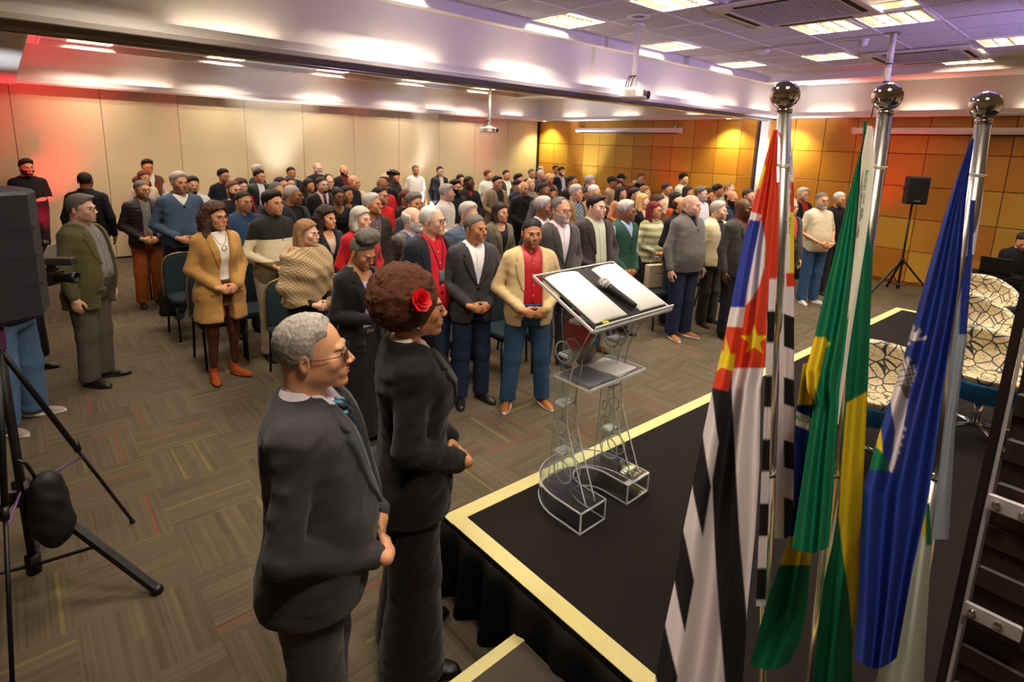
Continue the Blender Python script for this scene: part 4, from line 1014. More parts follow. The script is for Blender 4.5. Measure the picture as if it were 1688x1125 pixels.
# ---------------------------------------------------------------- flags
def interp(tab,y): T=np.array(tab,float);return np.interp(y,T[:,0],T[:,1])
def inpoly(P,poly):
    x,y=P;poly=np.array(poly,float);c=np.zeros(x.shape,bool);n=len(poly)
    for i in range(n):
        x1,y1=poly[i];x2,y2=poly[(i+1)%n];m=((y1>y)!=(y2>y));c^=m&(x<(x2-x1)*(y-y1)/(y2-y1+1e-9)+x1)
    return c
satin=None
def flagmat():
    w=N('flag_satin');a=w.n('ShaderNodeVertexColor',layer_name='mask');w.l(a.outputs[0],w.b.inputs['Base Color']);w.b.inputs['Roughness'].default_value=.7;w.b.inputs['Specular IOR Level'].default_value=.2
    v,_=w.xyz();w.bump(w.noise(v,700,1.),.0004);return w.m
FM=flagmat()
def sheet(par,name,Lt,Rt,y0,y1,dep,folds,paint,step=2.,bottom=0.,ph=0.,label=None):
    """hanging cloth between a left and a right edge (tables height->side), at distance dep(h), folds = (count, depth)"""
    ny=int((y1-y0)/step)+1;ys=np.linspace(y0,y1,ny);l,r=interp(Lt,ys),interp(Rt,ys);nx=max(10,int((r-l).max()/step));u=np.linspace(0,1,nx+1)
    X=l[:,None]+(r-l)[:,None]*u[None];Y=ys[:,None]+bottom*np.sin(math.pi*u)[None]*((ys-y0)/(y1-y0))[:,None]**6
    D=interp(dep,ys)[:,None]+np.clip((r-l)/60,0,1.2)[:,None]*folds[1]*np.sin(u[None]*folds[0]*2*math.pi+ph+.35*np.sin(ys[:,None]/95.))+.0018*np.sin(u[None]*folds[0]*9+ys[:,None]/60.)
    V=np.stack([(X-_cx)*D/_f,(Y-_cy)*D/_f,D],-1).reshape(-1,3)@_M.T+EYE
    k=nx+1;i,j=np.meshgrid(np.arange(ny-1),np.arange(nx),indexing='ij');a0=(i*k+j).ravel();Q=np.stack([a0,a0+1,a0+k+1,a0+k],1)
    C=np.zeros((*X.shape,4));C[...,3]=1;U_=np.broadcast_to(u[None],X.shape);h_=step*.5;C[...,:3]=sum(paint(X+a_*h_,Y+b_*h_,U_) for a_ in(-1,0,1) for b_ in(-1,0,1))/9
    me=mesh(name,V,Q,[FM],True,None,C.reshape(-1,4));o=ob(name,me,par)
    if label:o['label']=label
    return o
cR,cB,cW,cK,cY,cG,cN=[np.array(lin(h)) for h in('#c8381e','#22338f','#d6c9cc','#1c191b','#e0c020','#10714c','#26398f')]
def star(cx_,cy_,r,a0=-90,k=.42,sx=1.):
    return [(cx_+sx*(r if i%2==0 else r*k)*math.cos(math.radians(a0+36*i)),cy_+(r if i%2==0 else r*k)*math.sin(math.radians(a0+36*i))) for i in range(10)]
def text_mesh(s,size,mat_,name):
    cu=bpy.data.curves.new(name,'FONT');cu.body=s;cu.size=size;cu.extrude=.0006;cu.resolution_u=2;cu.align_x='CENTER'
    o=bpy.data.objects.new(name,cu);COL.objects.link(o);dg=bpy.context.evaluated_depsgraph_get();me=bpy.data.meshes.new_from_object(o.evaluated_get(dg));bpy.data.objects.remove(o);me.materials.clear();me.materials.append(mat_);return me
polem=pm('polished_aluminium','#f4f0ec',.24,1.)
def pole(top,base,label,group='chrome flag poles'):
    top,base=np.array(top),np.array(base);t=thing('flag_pole',label,'flag pole',tuple(base),0,group);d=top-base
    MB().tube([(0,0,.02),tuple(d*.48)],.0155,20).ob('lower_pole',[polem],t,True);MB().tube([tuple(d*.475),tuple(d)],.0185,20).ob('upper_pole',[polem],t,True)
    MB().tube([tuple(d*.47),tuple(d*.482)],.0205,20).ob('joint_ring',[chrome],t,True)
    n=d/np.linalg.norm(d);c=d+n*.042
    prof=[(.0375*math.sin(math.radians(a)),-.0375*math.cos(math.radians(a))) for a in range(4,181,8)];MB().lathe(prof,32,tuple(c)).ob('ball',[chrome],t,True)
    MB().lathe([(.0195,-.006),(.0205,.0),(.0195,.006)],24,tuple(d)).ob('ball_collar',[chrome],t,True)
    MB().lathe([(.068,0),(.068,.010),(.045,.03),(.026,.05),(.024,.09)],32).ob('foot_plate',[chrome],t,True)
    hb=d*.93+np.array([-.0,0,0]);MB().tube([tuple(hb+.022*np.array([math.cos(k),math.sin(k),.1*math.sin(k)])) for k in np.linspace(0,2*math.pi,20,endpoint=False)],.0022,6,True).ob('tie_cord',[pm('cord_white','#d9d2c6',.6)],t,True)
    return t
T1,T2,T3=wd(1293,183,1.5),wd(1459,186,1.5),wd(1621,200,1.5)
B1=np.array([1.66,.545,.40]);B2=np.array([1.775,.455,.40]);B3=np.array([2.048,.228,.40])
pole(T1,B1,'chrome flag pole with ball top, leftmost of the three');pole(T2,B2,'chrome flag pole with ball top, middle of the three');pole(T3,B3,'chrome flag pole with ball top, rightmost of the three')
# flag 1: black and white stripes with a red canton
F1=thing('flag','black and white striped flag with red canton and yellow stars on the left pole','flag',tuple(T1-np.array([0,0,.05])),0,None)
for o in (F1,): pass
def local(par,o): o.matrix_parent_inverse=par.matrix_basis.inverted()
lefte=[(215,1275),(274,1258),(346,1239),(411,1222),(508,1204),(572,1191),(642,1174),(700,1162),(817,1138),(881,1125),(959,1112),(1028,1097),(1114,1081),(1180,1070)]
fold=[(215,1277),(400,1250),(500,1228),(560,1216),(610,1209),(640,1202),(705,1189),(791,1174),(873,1161),(950,1146),(1032,1131),(1110,1118),(1180,1108)]
right=[(215,1282),(320,1280),(457,1268),(531,1264),(596,1261),(640,1254),(769,1252),(877,1245),(1006,1232),(1106,1226),(1180,1220)]
def p1(X,Y,u):
    C=np.tile(cR,(*X.shape,1))
    fx=interp(fold,Y);leftp=X<fx
    # canton picture
    C[inpoly((X,Y),[(1222,345),(1258,345),(1247,382),(1210,372)])&(Y>0)]=cR
    C[inpoly((X,Y),[(1240,276),(1260,270),(1262,276),(1252,312),(1228,306)])]=cY
    C[inpoly((X,Y),[(1236,348),(1256,355),(1252,362),(1240,380),(1228,368)])]=cW
    bl=inpoly((X,Y),[(1236,362),(1257,366),(1246,410),(1234,470),(1228,510),(1195,512),(1180,500),(1200,440)]);C[bl]=cB
    wh=inpoly((X,Y),[(1255,362),(1262,400),(1260,440),(1252,470),(1240,492),(1228,505),(1233,470),(1243,420)]);C[wh]=cW
    C[inpoly((X,Y),[(1150,507),(1229,507),(1224,540),(1150,536)])]=cW
    C[inpoly((X,Y),star(1243,562,26,-90,.40,.95))]=cY
    st=inpoly((X,Y),[(1196,555),(1204,585),(1213,583),(1211,600),(1208,613),(1190,606),(1176,616),(1184,588),(1180,570),(1193,580)]);C[st&leftp]=cY
    # stripes
    b1=np.interp(Y,[607,640,769,791,899,1006,1114,1180],[1262,1206,1212,1174,1178,1185,1194,1199]);
    bR=np.interp(Y,[607,640,769,881,1028,1180],[1208,1206,1213,1219,1232,1238])
    low=np.where(leftp,Y>640+ (X-1175)*.22,Y>607)
    S=np.where(X>bR,1.,0.);S=np.where((X<b1)&(Y>791),1.,S)
    # left flank: slanted bars
    yy=Y-(X-fx)*-1.25;per=159.;q=((yy-660)%per)/per;Sl=np.where(q<.10,0,np.where(q<.62,1.,0.));Sl=np.where(Y<662,0.,Sl)
    w_=interp(fold,Y)-interp(lefte,Y);rel=(X-interp(lefte,Y))/np.maximum(w_,1)
    ph=(Y-645-rel*85)/157.;q=ph%1.;Sl=np.where(q<.46,1.,0.);Sl=np.where(ph<.0,0.,Sl)
    S=np.where(leftp,1-Sl if False else Sl,S)
    C=np.where(low[...,None],np.where(S[...,None]>.5,cW,cK),C);return C
sheet(F1,'cloth',lefte,right,214,1180,[(214,1.50),(500,1.44),(1180,1.34)],(2.0,.022),p1,1.7,ph=2.2)
def p1b(X,Y,u):
    C=np.tile(cW,(*X.shape,1));C[Y<330]=cW
    C[(X>1302)&(Y>345)&(Y<455)]=cY;C[(X>1303)&(Y>300)&(Y<350)]=cR;C[(X>1296)&(Y>450)&(Y<473)]=cR
    for a_,b_ in((523,577),(627,672),(731,776),(825,1000)):
        C[(Y+ (1308-X)*.35>a_)&(Y+(1308-X)*.35<b_)&(X>1292)]=cK
    return C
sheet(F1,'cloth_back',[(225,1287),(400,1287),(640,1284),(888,1276)],[(225,1303),(260,1307),(320,1309),(450,1309),(640,1309),(800,1309),(888,1305)],225,888,[(225,1.53),(888,1.66)],(1.,.010),p1b,1.4)
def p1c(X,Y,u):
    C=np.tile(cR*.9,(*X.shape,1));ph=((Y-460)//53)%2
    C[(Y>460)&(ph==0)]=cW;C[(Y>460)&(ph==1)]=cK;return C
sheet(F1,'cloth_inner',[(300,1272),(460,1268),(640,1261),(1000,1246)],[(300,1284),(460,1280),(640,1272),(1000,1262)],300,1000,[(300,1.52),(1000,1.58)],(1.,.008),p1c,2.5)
# flag 2: green, yellow and blue
F2=thing('flag','green flag with yellow diamond and blue disc, hanging folded from the middle pole','flag',tuple(T2-np.array([0,0,.05])))
def p2(X,Y,u):
    C=np.tile(cG,(*X.shape,1));C[(u<.62)&(u>.45)]=cG*np.array([.6,1.15,1.5])
    C[inpoly((X,Y),[(1330,555),(1362,556),(1362,560),(1369,567),(1361,574),(1356,600),(1340,665),(1336,672),(1320,655),(1300,640),(1316,600)])]=cY
    return C
e2l=[(200,1424),(237,1421),(318,1400),(395,1381),(472,1362),(558,1343),(616,1330),(659,1343),(726,1332),(812,1319),(899,1305)]
e2l=[(200,1424),(237,1421),(318,1400),(395,1381),(472,1362),(558,1342),(612,1328),(640,1330),(668,1341),(726,1332),(812,1319),(903,1305)]
e2r=[(200,1428),(237,1427),(300,1418),(400,1410),(500,1402),(600,1390),(640,1384),(726,1379),(855,1370),(903,1366)]
sheet(F2,'cloth',e2l,e2r,200,903,[(200,1.49),(903,1.38)],(2.2,.020),p2,2.,bottom=9.,ph=1.)
def p2b(X,Y,u):
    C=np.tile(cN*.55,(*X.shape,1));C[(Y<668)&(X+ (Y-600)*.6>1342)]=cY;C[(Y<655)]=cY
    yy=Y-(X-1310)*.45;band=(yy>677)&(yy<700);C[band]=np.array(lin('#d8cfc0'))
    C[(Y>885)]=cY*.95;C[(Y>932)]=cG;return C
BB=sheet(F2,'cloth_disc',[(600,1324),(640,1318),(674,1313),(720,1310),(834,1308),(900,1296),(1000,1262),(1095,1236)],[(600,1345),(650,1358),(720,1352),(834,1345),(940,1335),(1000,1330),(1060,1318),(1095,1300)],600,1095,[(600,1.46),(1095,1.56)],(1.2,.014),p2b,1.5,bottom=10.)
def p2c(X,Y,u):
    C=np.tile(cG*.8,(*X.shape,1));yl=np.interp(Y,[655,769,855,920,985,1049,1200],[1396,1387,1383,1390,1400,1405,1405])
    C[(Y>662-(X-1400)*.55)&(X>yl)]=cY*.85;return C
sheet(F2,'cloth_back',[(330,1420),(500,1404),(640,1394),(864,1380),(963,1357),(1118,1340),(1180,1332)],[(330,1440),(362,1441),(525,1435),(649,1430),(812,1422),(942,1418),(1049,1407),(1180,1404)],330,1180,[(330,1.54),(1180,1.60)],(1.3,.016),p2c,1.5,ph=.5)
def p2h(X,Y,u): return np.tile(np.array(lin('#dcd6c4')),(*X.shape,1))
sheet(F2,'hoist_band',[(208,1431),(225,1426),(260,1420),(330,1416),(420,1408),(560,1393),(700,1378)],[(208,1438),(225,1440),(260,1441),(330,1437),(420,1424),(560,1402),(700,1382)],208,700,[(208,1.465),(700,1.45)],(.5,.004),p2h,3.)
# writing on the hoist bands and on the disc band
def print_marks(n,size,mat_,name):
    # a row of n small upright marks: print too small to read in the photograph
    m=MB()
    for i in range(n):
        x=(i-(n-1)/2)*size*.52;h=size*(.50 if i%3 else .38);m.box(x-size*.14,x+size*.14,0,h,0,.0005)
    return m.me(name,[mat_])
def textat(par,s,px,py,dep,size,ang,mat_,nm='lettering'):
    me=print_marks(s,size,mat_,nm) if isinstance(s,int) else text_mesh(s,size,mat_,nm);o=bpy.data.objects.new(nm,me);COL.objects.link(o);o.parent=par
    R=Matrix([[*_M[0]],[*_M[1]],[*_M[2]]])@Matrix([[1,0,0],[0,-1,0],[0,0,-1]])@Matrix.Rotation(math.radians(ang),3,'Z')
    o.matrix_world=Matrix.Translation(wd(px,py,dep))@R.to_4x4();return o
bpy.context.view_layer.update()
tg=pm('print_green','#2f7a3d',.6);tk=pm('print_black','#26221f',.6);dg_=pm('print_darkgreen','#1e5a2c',.6)
P2=[]
for s,px,py,sz,ang,m_ in (('Bandeirart',1425,297,.0125,-97,tg),(18,1420,298,.0052,-97,tk),(9,1423,328,.0060,-97,tk),(12,1418,331,.0060,-97,tk),(7,1420,352,.0085,-97,tk),(8,1417,354,.0085,-97,tk),(6,1413,383,.0085,-98,tk),(6,1411,388,.0060,-98,tk)):
    P2.append((F2,s,px,py,1.435,sz,ang,m_))
for s,px,py,sz,ang,m_ in (('Bandeirart',1301,273,.0115,-91,tg),(9,1301,304,.0060,-91,tk),(7,1301,330,.0095,-91,tk),('SÃO PAULO',1300,372,.0085,-91,tk),(12,1296,375,.0060,-91,tk)):
    P2.append((F1,s,px,py,1.515,sz,ang,m_))
P2+=[(F2,'RES',1318.5,694,1.452,.017,-16,dg_),(F2,'S',1330,698,1.450,.030,-12,dg_)]
for a_ in P2: textat(*a_)
# flag 3: blue, with a white castle, and white cloth behind
F3=thing('flag','dark blue flag with a white castle emblem, hanging folded from the right pole','flag',tuple(T3-np.array([0,0,.05])))
def p3(X,Y,u):
    C=np.tile(cN,(*X.shape,1))
    # white castle emblem caught in the fold
    W_=[(1505,533),(1509,540),(1506,546),(1510,549),(1516,540),(1520,546),(1514,555),(1518,558),(1528,553),(1526,560),(1512,562),(1503,562),(1496,556),(1499,543)]
    C[inpoly((X,Y),W_)]=cW;C[inpoly((X,Y),[(1492,560),(1500,563),(1502,568),(1496,570),(1490,566),(1486,583),(1492,579),(1490,585),(1486,582),(1487,572)])]=cW
    cas=inpoly((X,Y),[(1488,585),(1493,592),(1497,586),(1503,594),(1498,600),(1503,606),(1508,599),(1512,607),(1509,620),(1502,640),(1496,665),(1490,700),(1484,735),(1476,765),(1470,780),(1464,775),(1472,745),(1476,710),(1470,680),(1468,655),(1474,630),(1480,600)])
    C[cas]=cW
    for k in range(5):
        ln=np.abs((Y-600)*.30+(1484-X)*1.0+k*6.5+4)<1.0;C[cas&ln]=cK
    for yy in (610,620,628,634): C[cas&(np.abs(Y-yy-(1490-X)*.2)<.9)&(Y<636)]=cK
    C[cas&inpoly((X,Y),[(1484,636),(1506,636),(1498,658),(1492,657)])]=np.array(lin('#6a5f5c'))
    for k in range(4): C[inpoly((X,Y),[(1489-k*3.5,703+k*13),(1495-k*3.5,706+k*13),(1493-k*3.5,711+k*13),(1487-k*3.5,708+k*13)])]=cW
    C[inpoly((X,Y),[(1448,708),(1452,704),(1456,752),(1444,740)])]=cY
    C[inpoly((X,Y),[(1440,735),(1450,742),(1464,760),(1466,778),(1432,774)])]=cG
    return C
e3l=[(229,1601),(299,1575),(360,1555),(448,1529),(536,1505),(618,1481),(700,1454),(740,1441),(775,1432),(812,1422),(900,1418),(1028,1413),(1085,1409)]
e3r=[(229,1606),(330,1592),(400,1586),(469,1580),(541,1570),(644,1555),(747,1542),(834,1528),(942,1504),(1085,1478)]
sheet(F3,'cloth',e3l,e3r,229,1085,[(229,1.49),(1085,1.30)],(2.3,.020),p3,1.7,bottom=18.,ph=2.6)
e3b=[(330,1600),(420,1596),(505,1578),(600,1566),(700,1556),(890,1535)]
sheet(F3,'cloth_back',e3b,[(330,1608),(420,1602),(505,1597),(545,1594),(555,1594),(700,1575),(890,1564)],330,890,[(330,1.52),(890,1.56)],(1.,.012),lambda X,Y,u:np.where(((Y<552)&(X>1588-(Y-400)*.05))[...,None],cN,np.array(lin('#a9b2c2'))),2.5)
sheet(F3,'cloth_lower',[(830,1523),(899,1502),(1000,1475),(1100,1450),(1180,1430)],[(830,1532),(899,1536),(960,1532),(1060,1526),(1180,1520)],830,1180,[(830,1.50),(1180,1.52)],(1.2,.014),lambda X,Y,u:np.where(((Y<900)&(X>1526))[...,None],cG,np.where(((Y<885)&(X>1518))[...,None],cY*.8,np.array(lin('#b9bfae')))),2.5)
sheet(F3,'hoist_band',[(235,1610),(330,1602),(420,1594)],[(235,1622),(280,1624),(330,1620),(420,1606)],235,420,[(235,1.535),(420,1.54)],(.5,.003),lambda X,Y,u:np.tile(np.array(lin('#c9bfd2')),(*X.shape,1)),3.)
for s,px,py,sz,ang in (('Bandeirart',1620,287,.0105,-99),(8,1616,325,.0060,-99)): textat(F3,s,px,py,1.528,sz,ang,dg_)
bpy.context.view_layer.update()
for F_ in (F1,F2,F3):
    for ch in F_.children:
        if ch.type=='MESH' and ch.name.split('.')[0]!='lettering': ch.matrix_parent_inverse=F_.matrix_world.inverted()
# ---------------------------------------------------------------- chairs
up=pm('chair_upholstery','#202a33',.8,0,.08,300,.001,.2);frm=pm('chair_frame_bronze','#8a744a',.35,.7);frk=pm('chair_frame_dark','#1d1a18',.4,.5)
def rbox(w,d,h,r=.05,n=5):
    """cushion outline prism with rounded corners"""
    P=[]
    for cx_,cy_,a0 in((w/2-r,d/2-r,0),(-w/2+r,d/2-r,90),(-w/2+r,-d/2+r,180),(w/2-r,-d/2+r,270)):
        for i in range(n+1): a=math.radians(a0+90*i/n);P.append((cx_+r*math.cos(a),cy_+r*math.sin(a)))
    return P
def chair_meshes():
    R={}
    P=rbox(.44,.43,.06,.06);m=MB();n=len(P);V=[]
    for z,k in((-.035,.94),(-.02,1.),(.015,1.),(.032,.96),(.040,.80)): V+=[(x*k,y*k,z) for x,y in P]
    Fc=[list(range(n))[::-1]]+[[r*n+i,r*n+(i+1)%n,(r+1)*n+(i+1)%n,(r+1)*n+i] for r in range(4) for i in range(n)]+[[4*n+i for i in range(n)]]
    R['seat']=MBx(V,Fc).me('seat',[up],True)
    P=[(-.20,.0),(.20,.0)]+[(.205,.10),(.20,.26),(.185,.36),(.14,.42),(.07,.445),(0,.45),(-.07,.445),(-.14,.42),(-.185,.36),(-.20,.26),(-.205,.10)]
    n=len(P);V=[]
    for y,k in((-.022,.92),(-.012,1.),(.012,1.),(.022,.95)): V+=[(x*k,y,.225+(z-.225)*k) for x,z in P]
    Fc=[list(range(n))[::-1]]+[[r*n+i,r*n+(i+1)%n,(r+1)*n+(i+1)%n,(r+1)*n+i] for r in range(3) for i in range(n)]+[[3*n+i for i in range(n)]]
    R['backrest']=MBx(V,Fc).me('backrest',[up],False)
    loop=[(-.215,0,-.02)]+[(x*1.06,0,z*1.03+.0) for x,z in P[2:][::-1]]+[(.215,0,-.02)]
    R['back_frame']=MB().tube([(p[0],p[1],p[2]) for p in loop],.011,8).me('back_frame',[frm],True)
    return R
CM=chair_meshes()
frl=MB().tube([(0,0,.43),(0,-.02,.0)],.0125,8).me('leg',[frk],True);bkl=MB().tube([(0,0,.44),(0,.07,.0)],.0125,8).me('leg',[frk],True)
sf=MB().tube([(-.20,-.19,.425),(.20,-.19,.425),(.20,.19,.425),(-.20,.19,.425)],.011,8,True).me('seat_frame',[frk],True)
def chair(x,y,rz,label,gold=True):
    t=thing('banquet_chair',label,'chair',(x,y,0),rz,'banquet chairs of the audience')
    ob('seat',CM['seat'],t,loc=(0,0,.455));m=Matrix.Translation((0,.235,.47))@Matrix.Rotation(math.radians(-9),4,'X')
    ob('backrest',CM['backrest'],t,mtx=m);o=ob('back_frame',CM['back_frame'],t,mtx=m)
    for s_ in(1,-1): ob('leg',frl,t,loc=(.195*s_,-.18,0));ob('leg',bkl,t,loc=(.195*s_,.19,0))
    ob('seat_frame',sf,t)
CH=[(1.42,7.15,'empty banquet chair with gilt back edge left of the camel coat, behind it'),(1.45,6.12,'banquet chair directly behind the woman in the camel coat'),(1.86,5.98+.25,'banquet chair behind the man in the color block pullover'),
 (1.92,5.24,'dark banquet chair between the plaid scarf woman and the man with glasses in front'),(1.5,9.2,'banquet chair beside the backpack, by the man in rust trousers'), (3.05,4.28,'banquet chair behind the man in the charcoal blazer and white shirt'),
 (3.60,4.08,'banquet chair behind the man in the beige blazer'),(4.15,4.36,'banquet chair behind the man in the grey blazer and white shirt'),
 (6.15,4.12,'banquet chair behind the man in the grey zipped jacket'),(7.30,3.95,'banquet chair behind the man in grey blazer and red shirt'),(8.75,3.80,'banquet chair behind the man in the cream T-shirt'),(9.6,3.9,'banquet chair near the wood wall, right of the cream T-shirt man')]
for x,y,lb in CH: chair(x,y,random.uniform(-.08,.08),lb)
# backpack on the floor
def backpack(x,y,lb):
    t=thing('backpack',lb,'backpack',(x,y,0),.3)
    f=lambda P:smin(smin(ell(P,(0,0,.20),(.15,.10,.22)),ell(P,(0,-.085,.13),(.11,.055,.11)),.02),cap(P,(-.10,-.02,.05),(.10,-.02,.05),.07),.04)+fz(P,24,.006)
    V,Q=snet(lambda P:smax(f(P),-P[:,2]+.002,.003),(-.22,-.2,-.02),(.22,.18,.46),.014);ob('body',mesh('body',V,Q,[pm('backpack_nylon','#18161b',.6,0,.1,90,.001)]),t)
    MB().tube([(-.03,0,.41),(-.03,0,.45),(.03,0,.45),(.03,0,.41)],.008,6).ob('grab_loop',[blk],t)
    for s_ in(1,-1): MB().tube([(.06*s_,.09,.36),(.08*s_,.15,.25),(.08*s_,.14,.10),(.07*s_,.09,.05)],.012,6).ob('shoulder_strap',[blk],t,True)
backpack(1.40,8.20,'black backpack on the carpet beside the man in rust trousers')
# ---------------------------------------------------------------- loudspeakers on tripods
def tripod(x,y,rz,h,label,hub=.62,sp=.62,r=.018,group=None):
    t=thing('speaker_stand',label,'tripod stand',(x,y,0),rz,group)
    MB().tube([(0,0,.12),(0,0,h)],r,12).ob('pole',[blk],t,True);MB().tube([(0,0,hub-.06),(0,0,hub+.06)],r*1.9,12).ob('collar',[blk],t,True);MB().tube([(0,0,.10),(0,0,.20)],r*1.7,12).ob('lower_collar',[blk],t,True)
    MB().tube([(r*1.5,0,hub),(r*3.6,0,hub)],.012,8).ob('knob',[blk],t,True)
    for k in range(3):
        a=2*math.pi*k/3;c,s_=math.cos(a),math.sin(a)
        l=MB().bar((.03*c,.03*s_,hub),(sp*c,sp*s_,.025),r*1.9,r*1.5).ob('leg',[blk],t);MB().tube([(sp*c,sp*s_,.03),(sp*c*1.03,sp*s_*1.03,.0)],r*1.5,8).ob('rubber_foot',[blk],l,True)
        MB().bar((.03*c,.03*s_,.15),(sp*.55*c,sp*.55*s_,hub*.47),r*.8,r*.6).ob('brace',[blk],t)
    return t
def loudspeaker(x,y,z,rz,w,h,d,label,tilt=0.):
    t=thing('loudspeaker',label,'loudspeaker',(x,y,z),rz);t.rotation_euler=(tilt,0,rz)
    P=[(-w/2,-d/2),(w/2,-d/2),(w/2*.96,d*.1),(w/2*.55,d/2),(-w/2*.55,d/2),(-w/2*.96,d*.1)];V=[];n=6
    V=[(x_*k,y_*k,zz) for zz,k in((0,.93),(.015,1.),(h-.015,1.),(h,.93)) for x_,y_ in P];Fc=[[5,4,3,2,1,0],[18+i for i in range(6)]]+[[r_*6+i,r_*6+(i+1)%6,(r_+1)*6+(i+1)%6,(r_+1)*6+i] for r_ in range(3) for i in range(6)]
    case=pm('speaker_cabinet','#20222b',.55,0,.05,500,.0012);MBx(V,Fc).ob('cabinet',[case],t)
    MB().box(-w/2+.02,w/2-.02,-d/2-.012,-d/2,.03,h-.03,.004).ob('grille',[pm('speaker_grille','#15161a',.6,.3,0,900,.002)],t)
    MB().box(-.05,.05,-d/2-.016,-d/2-.012,.05,.065).ob('badge',[steel],t)
    for s_ in(1,-1):
        MB().box(s_*w*.42-.004,s_*w*.42+.03*s_+.004,-.05,.05,h*.45,h*.62).ob('side_handle',[blk],t) if False else MB().tube([(s_*w*.485,-.06,h*.55),(s_*w*.53,-.03,h*.55),(s_*w*.53,.03,h*.55),(s_*w*.48,.05,h*.55)],.010,8).ob('side_handle',[blk],t,True)
    for z_ in (.28,.5,.72): MB().box(-w*.30,w*.30,d/2-.012,d/2+.003,h*z_-.006,h*z_+.006).ob('rear_rib',[case],t)
    return t
tripod(-.12,3.42,math.radians(-42),1.46,'black tripod stand under the large speaker at the left edge',.55,.60,.019)
loudspeaker(-.13,3.42,1.45,math.radians(200),.44,.58,.38,'large black loudspeaker on a tripod at the left edge of the photo')
tripod(11.15,2.50,math.radians(150),1.57,'thin black tripod stand by the wood wall under the small speaker',.58,.55,.016)
loudspeaker(11.15,2.50,1.56,math.radians(-55),.31,.45,.28,'small black loudspeaker on a tripod by the wood wall')
# thin photographic stand crossing the lower left
t=thing('light_stand','thin black telescopic stand whose long leg crosses the carpet at the lower left','tripod stand',(-.12,3.30,0))
MB().tube([(0,0,.35),(0,0,1.42)],.014,10).ob('column',[blk],t,True);MB().box(-.03,.03,-.03,.03,1.33,1.42,.004).ob('head',[pm('stand_magenta','#5b2a4e',.4)],t)
for ex,ey in((.451,.412),(-.10,-.52),(-.45,.25)):
    l=MB().tube([(0,0,1.34),(ex*.5,ey*.5,.67)],.013,8).tube([(ex*.5,ey*.5,.67),(ex,ey,.0)],.009,8).ob('leg',[blk],t,True);MB().tube([(ex*.5,ey*.5,.70),(ex*.52,ey*.52,.645)],.017,8).ob('leg_clamp',[blk],l,True);MB().tube([(ex*.985,ey*.985,.02),(ex,ey,0)],.014,8).ob('rubber_foot',[blk],l,True)
    MB().tube([(0,0,.62),(ex*.55,ey*.55,.60)],.006,6).ob('brace',[pm('stand_violet','#6d4a7a',.4)],t,True)
# sandbag / black bag hanging at the stand
t=thing('equipment_bag','black soft bag hanging on the tripod stand at the left edge','bag',(-.03,3.28,.34),.3)
f=lambda P:smin(ell(P,(0,0,.16),(.085,.075,.20)),ell(P,(.02,0,.05),(.075,.07,.09)),.05)+fz(P,28,.007)
V,Q=snet(f,(-.14,-.13,-.1),(.16,.13,.42),.013);ob('body',mesh('body',V,Q,[pm('backpack_nylon','#141216',.6,0,.1,90,.001)]),t);MB().tube([(-.03,0,.33),(-.06,0,.43),(-.09,0,.46)],.008,6).ob('strap',[blk],t,True)
# ---------------------------------------------------------------- lounge chairs on the stage
crack=N('cracked_leather');_v,_=crack.xyz();vo=crack.n('ShaderNodeTexVoronoi',feature='DISTANCE_TO_EDGE');crack.l(_v,vo.inputs['Vector']);vo.inputs['Scale'].default_value=12;vo.inputs['Randomness'].default_value=1.
vo2=crack.n('ShaderNodeTexVoronoi',feature='DISTANCE_TO_EDGE');crack.l(_v,vo2.inputs['Vector']);vo2.inputs['Scale'].default_value=22
mm=crack.math('MAXIMUM',crack.math('LESS_THAN',vo.outputs['Distance'],.05),crack.math('LESS_THAN',vo2.outputs['Distance'],.018))
crack.l(crack.mix(mm,lin('#cdbb93'),lin('#1f2a35')),crack.b.inputs['Base Color']);crack.b.inputs['Roughness'].default_value=.45
blue=pm('lounge_blue_fabric','#3280c4',.7,0,.08,300,.001,.3)
def bowl_f(P,off=0):
    r=np.hypot(P[:,0]/(.40+off),(P[:,1]-.02)/(.38+off));back=np.clip((P[:,1]+.05)/.4,-.2,1);rim=.56+.20*np.clip(back,0,1)**1.2
    base=.30;R=np.clip((P[:,2]-base)/(.30),0,1)**.45
    return (np.hypot(P[:,0]/(.42+off),(P[:,1]-.0)/(.40+off))-.25-.75*R)*.38,rim
